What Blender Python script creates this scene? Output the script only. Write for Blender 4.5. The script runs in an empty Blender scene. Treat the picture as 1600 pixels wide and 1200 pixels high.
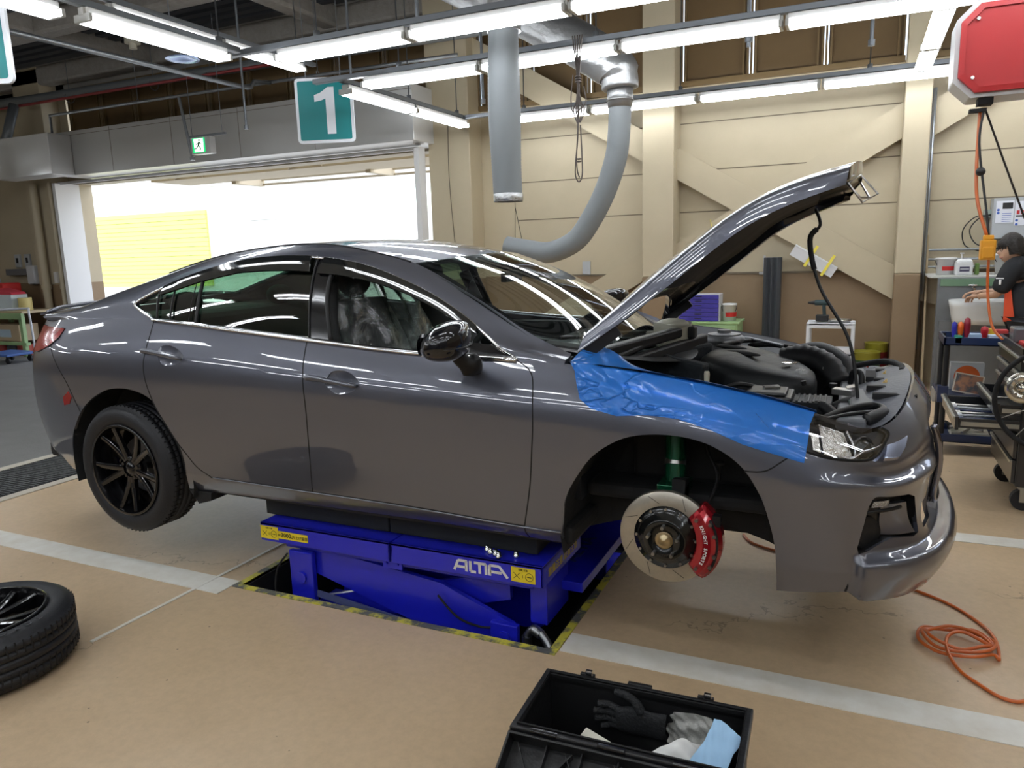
import bpy, bmesh, math, random
import numpy as np
from mathutils import Vector, Matrix
from mathutils.geometry import delaunay_2d_cdt
random.seed(7)
SC = bpy.context.scene
COL = SC.collection
R = math.radians

# ---------------------------------------------------------------- camera
cd = bpy.data.cameras.new('camera'); cam = bpy.data.objects.new('camera', cd); COL.objects.link(cam); SC.camera = cam
CAMP = Vector((0.607, -3.441, 1.6))
def cam_axes(yaw, pitch, roll):
    F = Vector((-math.sin(yaw), math.cos(yaw), 0)); Rt = Vector((math.cos(yaw), math.sin(yaw), 0)); U = Vector((0, 0, 1))
    F2 = F * math.cos(pitch) - U * math.sin(pitch); U2 = U * math.cos(pitch) + F * math.sin(pitch)
    return Rt * math.cos(roll) + U2 * math.sin(roll), U2 * math.cos(roll) - Rt * math.sin(roll), F2
cr, cu, cf = cam_axes(R(25), R(10.25), R(-1.75))
cam.matrix_world = Matrix(((cr.x, cu.x, -cf.x, CAMP.x), (cr.y, cu.y, -cf.y, CAMP.y), (cr.z, cu.z, -cf.z, CAMP.z), (0, 0, 0, 1)))
cd.sensor_width = 36; cd.lens = 1160 / 1600 * 36; cd.clip_start = 0.05; cd.clip_end = 300

# ---------------------------------------------------------------- world, sun, exposure
SC.view_settings.view_transform = 'Standard'; SC.view_settings.look = 'None'
SC.view_settings.exposure = 0.7; SC.view_settings.gamma = 1; SC.view_settings.use_curve_mapping = False
W = bpy.data.worlds.new('sky'); SC.world = W; W.use_nodes = True
wn = W.node_tree.nodes; wn.clear()
wo = wn.new('ShaderNodeOutputWorld'); wb = wn.new('ShaderNodeBackground'); sk = wn.new('ShaderNodeTexSky')
sk.sky_type = 'NISHITA'; sk.sun_disc = False; sk.sun_elevation = R(50); sk.sun_rotation = R(60)
wb.inputs['Strength'].default_value = .95
wm = wn.new('ShaderNodeMixRGB'); wm.inputs[0].default_value = .75; wm.inputs[2].default_value = (1.0, .98, .93, 1)
W.node_tree.links.new(sk.outputs[0], wm.inputs[1]); W.node_tree.links.new(wm.outputs[0], wb.inputs[0]); W.node_tree.links.new(wb.outputs[0], wo.inputs[0])
sun_d = bpy.data.lights.new('sun', 'SUN'); sun_d.energy = 1.6; sun_d.angle = R(.6); sun_d.color = (1, .96, .88)
sun = bpy.data.objects.new('sun', sun_d); COL.objects.link(sun); sun.rotation_euler = (R(40), R(-14), 0); sun.location = (-8, -4, 14)
TUBE_STRENGTH = 14.0
SC.cycles.max_bounces = 8; SC.cycles.glossy_bounces = 5; SC.cycles.transparent_max_bounces = 12; SC.cycles.transmission_bounces = 8
SC.cycles.sample_clamp_indirect = 6.0; SC.cycles.caustics_reflective = False; SC.cycles.caustics_refractive = False

# ---------------------------------------------------------------- materials
MATS = {}
def _new(name):
    m = bpy.data.materials.new(name); m.use_nodes = True; MATS[name] = m
    return m, m.node_tree.nodes, m.node_tree.links, m.node_tree.nodes['Principled BSDF']
def mat(name, col, rough=.5, metal=0, coat=0, spec=.5, noise=None, bump=None, emit=None, estr=1, alpha=1, trans=0, coatr=.03):
    """noise = (scale, amount, second colour)   bump = (scale, strength)"""
    if name in MATS: return MATS[name]
    m, n, l, b = _new(name)
    b.inputs['Base Color'].default_value = (*col, 1); b.inputs['Roughness'].default_value = rough
    b.inputs['Metallic'].default_value = metal; b.inputs['Coat Weight'].default_value = coat; b.inputs['Coat Roughness'].default_value = coatr
    b.inputs['Specular IOR Level'].default_value = spec; b.inputs['Alpha'].default_value = alpha; b.inputs['Transmission Weight'].default_value = trans
    tc = None
    if noise or bump:
        tc = n.new('ShaderNodeTexCoord')
    if noise:
        t = n.new('ShaderNodeTexNoise'); t.inputs['Scale'].default_value = noise[0]; t.inputs['Detail'].default_value = 6; t.inputs['Roughness'].default_value = .6
        l.new(tc.outputs['Object'], t.inputs['Vector'])
        r = n.new('ShaderNodeValToRGB'); r.color_ramp.elements[0].position = .5 - noise[1] * .5; r.color_ramp.elements[1].position = .5 + noise[1] * .5
        r.color_ramp.elements[0].color = (*noise[2], 1); r.color_ramp.elements[1].color = (*col, 1)
        l.new(t.outputs['Fac'], r.inputs['Fac']); l.new(r.outputs['Color'], b.inputs['Base Color'])
    if bump:
        t = n.new('ShaderNodeTexNoise'); t.inputs['Scale'].default_value = bump[0]; t.inputs['Detail'].default_value = 5
        l.new(tc.outputs['Object'], t.inputs['Vector'])
        bp = n.new('ShaderNodeBump'); bp.inputs['Strength'].default_value = bump[1]; bp.inputs['Distance'].default_value = .01
        l.new(t.outputs['Fac'], bp.inputs['Height']); l.new(bp.outputs['Normal'], b.inputs['Normal'])
    if emit:
        b.inputs['Emission Color'].default_value = (*emit, 1); b.inputs['Emission Strength'].default_value = estr
    return m
def glass(name, tint, refl=.06, rough=0.0):
    """thin pane: tinted see-through plus a fresnel mirror"""
    m, n, l, b = _new(name); n.remove(b); out = n['Material Output']
    tr = n.new('ShaderNodeBsdfTransparent'); tr.inputs[0].default_value = (*tint, 1)
    gl = n.new('ShaderNodeBsdfGlossy'); gl.inputs['Color'].default_value = (1, 1, 1, 1); gl.inputs['Roughness'].default_value = rough
    lw = n.new('ShaderNodeLayerWeight'); lw.inputs['Blend'].default_value = .5
    mr = n.new('ShaderNodeMapRange'); mr.inputs['From Min'].default_value = 0; mr.inputs['From Max'].default_value = 1
    mr.inputs['To Min'].default_value = refl; mr.inputs['To Max'].default_value = .9
    pw = n.new('ShaderNodeMath'); pw.operation = 'POWER'; pw.inputs[1].default_value = 3
    l.new(lw.outputs['Facing'], pw.inputs[0]); l.new(pw.outputs[0], mr.inputs['Value'])
    mx = n.new('ShaderNodeMixShader'); l.new(mr.outputs[0], mx.inputs[0]); l.new(tr.outputs[0], mx.inputs[1]); l.new(gl.outputs[0], mx.inputs[2])
    l.new(mx.outputs[0], out.inputs['Surface']); return m

PAINT = mat('car_paint', (.115, .122, .155), .34, .62, 1.0, .5, coatr=.008); PAINT.node_tree.nodes['Principled BSDF'].inputs['Coat IOR'].default_value = 1.75
def _flake():
    m = MATS['car_paint']; n, l = m.node_tree.nodes, m.node_tree.links; b = n['Principled BSDF']
    tc = n.new('ShaderNodeTexCoord'); t = n.new('ShaderNodeTexNoise'); t.inputs['Scale'].default_value = 900; l.new(tc.outputs['Object'], t.inputs['Vector'])
    mr = n.new('ShaderNodeMapRange'); mr.inputs['To Min'].default_value = .26; mr.inputs['To Max'].default_value = .42
    l.new(t.outputs['Fac'], mr.inputs['Value']); l.new(mr.outputs[0], b.inputs['Roughness'])
_flake()
BLACKP = mat('gloss_black', (.006, .006, .008), .12, 0, .3)
TRIMB = mat('satin_black_plastic', (.011, .011, .012), .45, spec=.35)
DARK = mat('matt_black', (.010, .010, .011), .8, bump=(60, .2))
RUBBER = mat('tyre_rubber', (.013, .014, .018), .55, bump=(150, .15))
CHROME = mat('chrome', (.75, .75, .76), .08, 1)
STEEL = mat('bare_steel', (.52, .51, .49), .3, 1)
ALU = mat('grey_metal', (.32, .33, .35), .38, 1)
ZINC = mat('galvanised', (.36, .38, .40), .42, .8, noise=(14, .6, (.27, .29, .31)))
TUBEM = mat('lamp_tube', (1, 1, 1), .4, emit=(.90, .95, 1.0), estr=TUBE_STRENGTH)
GLASS_T = glass('tinted_glass', (.40, .58, .46), .07)
GLASS_C = glass('clear_glass', (.72, .80, .76), .10)
GLASS_R = glass('rear_glass', (.55, .80, .64), .06)
GLASS_L = glass('lamp_lens', (.88, .88, .88), .10)

# ---------------------------------------------------------------- mesh building
class MB:
    def __init__(s): s.v = []; s.f = []; s.m = []; s.sm = []; s.M = None; s.mi = 0; s.smooth = False; s.nor = {}
    def add(s, vs, fs, smooth=None, mi=None):
        o = len(s.v)
        if s.M is not None: vs = [s.M @ Vector(p) for p in vs]
        s.v += [tuple(p) for p in vs]; s.f += [tuple(i + o for i in f) for f in fs]
        s.m += [s.mi if mi is None else mi] * len(fs); s.sm += [s.smooth if smooth is None else smooth] * len(fs)
        return s
    def box(s, x0, x1, y0, y1, z0, z1, **k):
        return s.add([(x0,y0,z0),(x1,y0,z0),(x1,y1,z0),(x0,y1,z0),(x0,y0,z1),(x1,y0,z1),(x1,y1,z1),(x0,y1,z1)],
                     [(0,3,2,1),(4,5,6,7),(0,1,5,4),(1,2,6,5),(2,3,7,6),(3,0,4,7)], **k)
    def cbox(s, c, d, **k):
        return s.box(c[0]-d[0]/2, c[0]+d[0]/2, c[1]-d[1]/2, c[1]+d[1]/2, c[2]-d[2]/2, c[2]+d[2]/2, **k)
    def hexa(s, a, b, **k):                                     # two quads of four points each
        return s.add(list(a) + list(b), [(3,2,1,0),(4,5,6,7),(0,1,5,4),(1,2,6,5),(2,3,7,6),(3,0,4,7)], **k)
    def bar(s, p0, p1, w, h, up=(0,0,1), **k):                  # box section between two points
        p0, p1, up = Vector(p0), Vector(p1), Vector(up); d = (p1-p0).normalized()
        a = d.cross(up)
        if a.length < 1e-4: a = d.cross(Vector((1,0,0)))
        a.normalize(); b = a.cross(d).normalized(); a *= w/2; b *= h/2
        return s.hexa([p0-a-b, p0+a-b, p0+a+b, p0-a+b], [p1-a-b, p1+a-b, p1+a+b, p1-a+b], **k)
    def cyl(s, p0, p1, r, n=16, r2=None, caps=True, smooth=True):
        p0, p1 = Vector(p0), Vector(p1); d = (p1-p0).normalized(); a = d.orthogonal().normalized(); b = d.cross(a); r2 = r if r2 is None else r2
        vs = []
        for i in range(n):
            t = 2*math.pi*i/n; q = a*math.cos(t) + b*math.sin(t); vs += [p0+q*r, p1+q*r2]
        s.add(vs, [(2*i, 2*((i+1) % n), 2*((i+1) % n)+1, 2*i+1) for i in range(n)], smooth=smooth)
        if caps:
            s.add([vs[2*i] for i in range(n)], [tuple(range(n))[::-1]], smooth=False); s.add([vs[2*i+1] for i in range(n)], [tuple(range(n))], smooth=False)
        return s
    def tube(s, pts, r, n=8, closed=False, caps=True, flat=1.0):
        pts = [Vector(p) for p in pts]; N = len(pts); rs = r if isinstance(r, (list, tuple)) else [r]*N
        a = None; vs = []
        for i, p in enumerate(pts):
            if closed: d = pts[(i+1) % N] - pts[i-1]
            else: d = pts[min(i+1, N-1)] - pts[max(i-1, 0)]
            if d.length < 1e-9: d = Vector((0,0,1))
            d.normalize()
            a = (d.orthogonal() if a is None else a - d*a.dot(d)); a.normalize(); b = d.cross(a)
            for k in range(n):
                t = 2*math.pi*k/n; vs.append(p + a*math.cos(t)*rs[i] + b*math.sin(t)*rs[i]*flat)
        fs = [(i*n+k, i*n+(k+1) % n, (i+1)*n+(k+1) % n, (i+1)*n+k) for i in range(N-1) for k in range(n)]
        if closed: fs += [((N-1)*n+k, (N-1)*n+(k+1) % n, (k+1) % n, k) for k in range(n)]
        elif caps: fs += [tuple(range(n))[::-1], tuple((N-1)*n+k for k in range(n))]
        return s.add(vs, fs, smooth=True)
    def lathe(s, prof, o=(0,0,0), ax=(0,0,1), n=32, smooth=True, a0=0, a1=2*math.pi, caps=False):
        o, ax = Vector(o), Vector(ax).normalized(); a = ax.orthogonal().normalized(); b = ax.cross(a); full = abs(a1-a0-2*math.pi) < 1e-6
        m = n if full else n+1; vs = []
        for i in range(m):
            t = a0 + (a1-a0)*i/n; q = a*math.cos(t) + b*math.sin(t); vs += [o + ax*h + q*r for r, h in prof]
        k = len(prof)
        fs = [(i*k+j, ((i+1) % m)*k+j, ((i+1) % m)*k+j+1, i*k+j+1) for i in range(n) for j in range(k-1)]
        s.add(vs, fs, smooth=smooth)
        if caps:
            s.add([vs[i*k] for i in range(m)], [tuple(range(m))[::-1]], smooth=False); s.add([vs[i*k+k-1] for i in range(m)], [tuple(range(m))], smooth=False)
        return s
    def prism(s, poly, lo, hi, ax='z', smooth=False):           # polygon extruded along an axis
        f = {'z': lambda a, b, c: (a, b, c), 'y': lambda a, b, c: (a, c, b), 'x': lambda a, b, c: (c, a, b)}[ax]; n = len(poly)
        s.add([f(a, b, lo) for a, b in poly] + [f(a, b, hi) for a, b in poly],
              [(i, (i+1) % n, n+(i+1) % n, n+i) for i in range(n)], smooth=smooth)
        s.add([f(a, b, lo) for a, b in poly], [tuple(range(n))[::-1]], smooth=False); s.add([f(a, b, hi) for a, b in poly], [tuple(range(n))], smooth=False)
        return s
    def grid(s, fn, nu, nv, cu=False, cv=False, smooth=True):
        a, b = (nu if cu else nu+1), (nv if cv else nv+1)
        vs = [fn(i/nu, j/nv) for i in range(a) for j in range(b)]
        fs = [(i*b+j, ((i+1) % a)*b+j, ((i+1) % a)*b+(j+1) % b, i*b+(j+1) % b) for i in range(nu) for j in range(nv)]
        return s.add(vs, fs, smooth=smooth)
    def sph(s, c, r, n=12, m=8, sc=(1,1,1)):
        return s.grid(lambda u, v: (c[0]+r*sc[0]*math.cos(2*math.pi*u)*math.sin(math.pi*v), c[1]+r*sc[1]*math.sin(2*math.pi*u)*math.sin(math.pi*v), c[2]+r*sc[2]*math.cos(math.pi*v)), n, m, cu=True)
    def ring(s, c, ax, r, t, n=24, k=8):
        c, ax = Vector(c), Vector(ax).normalized(); a = ax.orthogonal().normalized(); b = ax.cross(a)
        return s.tube([c + (a*math.cos(2*math.pi*i/n) + b*math.sin(2*math.pi*i/n))*r for i in range(n)], t, k, closed=True)
    def text(s, txt, size, M, depth=.002, bold=0.0, sx=1.0, shear=0, align='CENTER'):
        cu = bpy.data.curves.new('t', 'FONT'); cu.body = txt; cu.size = size; cu.extrude = depth; cu.offset = bold; cu.align_x = align; cu.align_y = 'CENTER'; cu.shear = shear; cu.resolution_u = 3
        ob = bpy.data.objects.new('t', cu); COL.objects.link(ob); me = ob.to_mesh()
        vs = [M @ Vector((p.co.x*sx, p.co.y, p.co.z)) for p in me.vertices]; fs = [tuple(p.vertices) for p in me.polygons]
        ob.to_mesh_clear(); bpy.data.objects.remove(ob); bpy.data.curves.remove(cu)
        return s.add(vs, fs, smooth=False)

EMP = {}
def build(mb, name, mats, parent=None, bevel=0, seg=2, subsurf=0, solid=0, recalc=True, label=None, merge=False):
    me = bpy.data.meshes.new(name)
    if not isinstance(mats, (list, tuple)): mats = [mats]
    vs = np.array(mb.v, float).reshape(-1, 3)
    if parent is not None and parent.name in EMP:
        Mi = EMP[parent.name].inverted(); A = np.array(Mi); vs = vs @ A[:3, :3].T + A[:3, 3]; org = None
    elif parent is not None: org = np.array(PORG.get(parent.name, (0, 0, 0))); vs = vs - org; org = None
    else:
        lo, hi = vs.min(0), vs.max(0); org = np.array([(lo[0]+hi[0])/2, (lo[1]+hi[1])/2, lo[2]]); vs = vs - org
    me.from_pydata(vs.tolist(), [], mb.f)
    for m in mats: me.materials.append(m)
    me.polygons.foreach_set('material_index', mb.m); me.polygons.foreach_set('use_smooth', mb.sm)
    if recalc or merge:
        bm = bmesh.new(); bm.from_mesh(me)
        if merge: bmesh.ops.remove_doubles(bm, verts=bm.verts, dist=1e-5)
        if recalc: bmesh.ops.recalc_face_normals(bm, faces=bm.faces)
        bm.to_mesh(me); bm.free()
    me.update()
    o = bpy.data.objects.new(name, me); COL.objects.link(o)
    if parent is not None: o.parent = parent; PORG[o.name] = PORG.get(parent.name, (0, 0, 0)) if parent.name not in EMP else None
    else: o.location = org; PORG[o.name] = tuple(org)
    if parent is not None and parent.name in EMP: EMP[o.name] = EMP[parent.name]
    if bevel:
        b = o.modifiers.new('bevel', 'BEVEL'); b.width = bevel; b.segments = seg; b.limit_method = 'ANGLE'; b.angle_limit = R(40); b.harden_normals = False
    if subsurf:
        q = o.modifiers.new('sub', 'SUBSURF'); q.levels = subsurf; q.render_levels = subsurf
    if solid:
        q = o.modifiers.new('solid', 'SOLIDIFY'); q.thickness = solid; q.offset = 0
    if label: o['label'] = label
    return o
PORG = {}
def build_each(mb, name, mats, parent=None, **k):
    """one object for every separate piece of the mesh"""
    key = {}; par = list(range(len(mb.v)))
    def find(i):
        while par[i] != i: par[i] = par[par[i]]; i = par[i]
        return i
    for i, p in enumerate(mb.v):
        q = (round(p[0], 5), round(p[1], 5), round(p[2], 5))
        if q in key: par[find(i)] = find(key[q])
        else: key[q] = i
    for f in mb.f:
        for j in f[1:]: par[find(j)] = find(f[0])
    gr = {}
    for n, f in enumerate(mb.f): gr.setdefault(find(f[0]), []).append(n)
    out = []
    for fs in gr.values():
        used = sorted({i for n in fs for i in mb.f[n]}); mp = {i: j for j, i in enumerate(used)}; m2 = MB()
        m2.v = [mb.v[i] for i in used]; m2.f = [tuple(mp[i] for i in mb.f[n]) for n in fs]; m2.m = [mb.m[n] for n in fs]; m2.sm = [mb.sm[n] for n in fs]
        out.append(build(m2, name, mats, parent, **k))
    return out
def tag(o, label, cat, group=None, kind=None):
    o['label'] = label; o['category'] = cat
    if group: o['group'] = group
    if kind: o['kind'] = kind
    return o
def thing(name, label, cat, loc=(0,0,0), rz=0, group=None, rot=None):
    o = bpy.data.objects.new(name, None); o.empty_display_size = .1; COL.objects.link(o)
    o.location = loc; o.rotation_euler = rot if rot else (0, 0, rz)
    EMP[o.name] = Matrix.Translation(loc) @ (Matrix.Rotation(rz, 4, 'Z') if not rot else (Matrix.Rotation(rot[2], 4, 'Z') @ Matrix.Rotation(rot[1], 4, 'Y') @ Matrix.Rotation(rot[0], 4, 'X')))
    return tag(o, label, cat, group)
def struct(mb, name, mats, **k):
    o = build(mb, name, mats, **k); o['kind'] = 'structure'; return o
def LX(o): return EMP[o.name]                                   # local frame of a thing, for builders working in local coordinates
def dup(o, loc=None, rz=None, label=None, drot=None):
    def cp(a, par):
        c = a.copy(); COL.objects.link(c); c.parent = par
        for ch in a.children: cp(ch, c)
        return c
    c = cp(o, None)
    if loc is not None: c.location = loc
    if rz is not None: c.rotation_euler = (c.rotation_euler[0], c.rotation_euler[1], rz)
    if label: c['label'] = label
    return c
def catmull(pts, n=8, closed=False):
    pts = [Vector(p) for p in pts]; out = []; N = len(pts); rng = N if closed else N-1
    g = (lambda i: pts[i % N]) if closed else (lambda i: pts[max(0, min(N-1, i))])
    for i in range(rng):
        p0, p1, p2, p3 = g(i-1), g(i), g(i+1), g(i+2)
        for k in range(n):
            t = k/n; out.append(.5*((2*p1) + (p2-p0)*t + (2*p0-5*p1+4*p2-p3)*t*t + (3*p1-p0-3*p2+p3)*t**3))
    if not closed: out.append(pts[-1])
    return out
# ---------------------------------------------------------------- car body surfaces
def nspline(t, P):
    """natural cubic spline through P (n,k) at t (n,), returns evaluator"""
    t = np.asarray(t, float); P = np.asarray(P, float); n = len(t); h = np.diff(t)
    A = np.zeros((n, n)); B = np.zeros((n, P.shape[1])); A[0, 0] = A[-1, -1] = 1
    for i in range(1, n - 1):
        A[i, i-1] = h[i-1]; A[i, i] = 2 * (h[i-1] + h[i]); A[i, i+1] = h[i]
        B[i] = 6 * ((P[i+1] - P[i]) / h[i] - (P[i] - P[i-1]) / h[i-1])
    m = np.linalg.solve(A, B)
    def ev(x):
        x = np.clip(np.asarray(x, float), t[0], t[-1]); i = np.clip(np.searchsorted(t, x, 'right') - 1, 0, n - 2)
        hh = h[i][..., None]; a = (t[i+1] - x)[..., None] / hh; b = 1 - a
        return a * P[i] + b * P[i+1] + ((a**3 - a) * m[i] + (b**3 - b) * m[i+1]) * hh**2 / 6
    return ev

class Surf:
    """tensor surface: a spline in s through stations, a hermite in v through the section knots"""
    def __init__(self, s, K, crease=()):
        K = np.asarray(K, float); self.nk = K.shape[1]; self.s = np.asarray(s, float)
        self.ev = nspline(s, K.reshape(len(K), -1)); self.crease = set(crease)
    def __call__(self, s, v):
        s = np.atleast_1d(np.asarray(s, float)); v = np.atleast_1d(np.asarray(v, float)); s, v = np.broadcast_arrays(s, v)
        K = self.ev(s).reshape(s.shape + (self.nk, 3)); n = self.nk
        j = np.clip(np.floor(v).astype(int), 0, n - 2); u = (v - j)[..., None]
        g = lambda q: np.take_along_axis(K, np.clip(q, 0, n-1)[..., None, None], -2)[..., 0, :]
        p0, p1, p2, p3 = g(j-1), g(j), g(j+1), g(j+2)
        d12 = p2 - p1; l = lambda d: np.linalg.norm(d, axis=-1, keepdims=True) + 1e-9
        L01, L12, L23 = l(p1 - p0), l(d12), l(p3 - p2)
        ta = ((p1 - p0) / L01 * L12 + d12 / L12 * L01) / (L01 + L12) * L12
        tb = (d12 / L12 * L23 + (p3 - p2) / L23 * L12) / (L12 + L23) * L12
        cr = np.zeros(n, bool)
        for c in self.crease: cr[c] = True
        ea = ((j == 0) | cr[j])[..., None]; eb = ((j == n-2) | cr[np.clip(j+1, 0, n-1)])[..., None]
        ta = np.where(ea, d12 * 1.5 - tb * .5, ta); tb = np.where(eb, d12 * 1.5 - ta * .5, tb)
        u2, u3 = u*u, u**3
        return (2*u3 - 3*u2 + 1)*p1 + (u3 - 2*u2 + u)*ta + (-2*u3 + 3*u2)*p2 + (u3 - u2)*tb
    def normal(self, s, v, e=2e-3):
        s0, s1 = self.s[0], self.s[-1]
        a = self(np.clip(s+e, s0, s1), v) - self(np.clip(s-e, s0, s1), v)
        b = self(s, np.clip(v+e*2, 0, self.nk-1)) - self(s, np.clip(v-e*2, 0, self.nk-1))
        c = np.cross(a, b); return c / (np.linalg.norm(c, axis=-1, keepdims=True) + 1e-12)

# lower body. plan x, half width, then (z, inset) for the six section knots from sill to belt
BODY = [
 (-3.93, .00, (.47,.12),(.56,.05),(.72,.02),(.90,.00),(1.10,.06),(1.30,.05)),
 (-3.915,.30, (.47,.12),(.56,.05),(.72,.02),(.90,.00),(1.10,.06),(1.30,.05)),
 (-3.87, .53, (.47,.12),(.56,.05),(.72,.02),(.90,.00),(1.10,.05),(1.295,.07)),
 (-3.785,.69, (.46,.12),(.56,.05),(.72,.015),(.90,.00),(1.10,.035),(1.28,.10)),
 (-3.65, .79, (.45,.11),(.55,.045),(.72,.01),(.90,.00),(1.12,.025),(1.275,.12)),
 (-3.45, .86, (.44,.09),(.54,.035),(.72,.01),(.90,.00),(1.13,.02),(1.29,.13)),
 (-3.12, .90, (.44,.07),(.54,.02),(.72,.005),(.92,.00),(1.14,.02),(1.305,.13)),
 (-2.77, .92, (.45,.06),(.545,.02),(.72,.005),(.92,.00),(1.14,.02),(1.31,.12)),
 (-2.30, .92, (.455,.07),(.55,.02),(.70,.005),(.90,.00),(1.12,.014),(1.285,.10)),
 (-1.60, .92, (.460,.075),(.545,.022),(.70,.006),(.90,.00),(1.09,.014),(1.228,.10)),
 (-.95, .92, (.463,.075),(.535,.022),(.70,.006),(.89,.00),(1.06,.014),(1.182,.10)),
 (-.45, .92, (.455,.075),(.520,.022),(.70,.005),(.88,.00),(1.04,.018),(1.165,.12)),
 (.00, .92, (.44,.06),(.52,.020),(.70,.004),(.86,.00),(1.02,.025),(1.125,.13)),
 (.40, .905,(.405,.03),(.50,.010),(.66,.004),(.82,.00),(.945,.030),(1.050,.14)),
 (.60, .855,(.415,.02),(.50,.00),(.66,.004),(.80,.00),(.90,.040),(1.000,.12)),
 (.745,.755,(.42,.01),(.50,-.02),(.64,.01),(.78,.00),(.87,.030),(.965,.09)),
 (.845, .60, (.42,.01),(.50,-.03),(.62,.01),(.79,.00),(.89,.020),(.990,.09)),
 (.91, .35, (.42,.01),(.50,-.03),(.62,.015),(.80,.00),(.92,.020),(1.04,.10)),
 (.935,.00, (.42,.01),(.50,-.03),(.62,.015),(.80,.00),(.93,.020),(1.055,.10)),
]
def make_body():
    pl = np.array([[r[0], -r[1]] for r in BODY]); d = np.r_[0, np.cumsum(np.linalg.norm(np.diff(pl, axis=0), axis=1))]
    # stations are named by an arc length whose zero is the front axle
    i0 = [r[0] for r in BODY].index(.00); s = d - d[i0]
    ext = np.vstack([[pl[1][0], -pl[1][1]], pl, [pl[-2][0], -pl[-2][1]]]); es = np.r_[s[0]-(s[1]-s[0]), s, s[-1]+(s[-1]-s[-2])]
    ev = nspline(es, ext); tg = ev(s + 1e-3) - ev(s - 1e-3); tg /= np.linalg.norm(tg, axis=1, keepdims=True)
    nrm = np.stack([tg[:, 1], -tg[:, 0]], 1)                      # outward
    K = []
    for p, n, r in zip(pl, nrm, BODY):
        K.append([[p[0] - n[0]*q[1], p[1] - n[1]*q[1], q[0]] for q in r[2:]])
    # a mirrored station beyond each end keeps the centre line flat
    m = lambda k: [[a, -b, c] for a, b, c in k]
    K = [m(K[1])] + K + [m(K[-2])]
    return Surf(es, K, crease=(1,)), s
BODYS, SST = make_body()
S0, S1 = SST[0], SST[-1]
def s_of_x(x):                                                  # along the flank s and x differ by almost nothing
    q = np.linspace(-3.6, .5, 2000); return float(q[np.argmin(np.abs(BODYS(q, 3.0)[:, 0] - x))])

# greenhouse side: belt, mid glass, cant rail, roof edge   x:(belt from body) then (y,z) x3
GREEN = [
 (-3.62, (.70,1.305),(.64,1.322),(.56,1.333)),
 (-3.40, (.725,1.322),(.66,1.345),(.56,1.357)),
 (-3.12, (.745,1.355),(.675,1.405),(.56,1.432)),
 (-2.77, (.755,1.39),(.665,1.480),(.545,1.527)),
 (-2.45, (.755,1.42),(.655,1.553),(.54,1.600)),
 (-2.05, (.755,1.435),(.645,1.603),(.54,1.648)),
 (-1.65, (.755,1.42),(.637,1.600),(.545,1.648)),
 (-1.40, (.755,1.39),(.635,1.558),(.55,1.604)),
 (-1.20, (.757,1.345),(.64,1.495),(.555,1.553)),
 (-1.00, (.763,1.295),(.655,1.42),(.59,1.468)),
 (-.80, (.775,1.240),(.69,1.322),(.635,1.372)),
 (-.58, (.79,1.195),(.735,1.225),(.695,1.262)),
 (-.40, (.79,1.172),(.75,1.180),(.72,1.190)),
]
def make_green():
    K = []; ss = []
    for r in GREEN:
        s = s_of_x(r[0]); b = BODYS(s, 5.0)[0]
        K.append([[b[0], b[1], b[2]]] + [[r[0], -y, z] for y, z in r[1:]]); ss.append(r[0])
    return Surf(ss, K)
GREENS = make_green()
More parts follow.
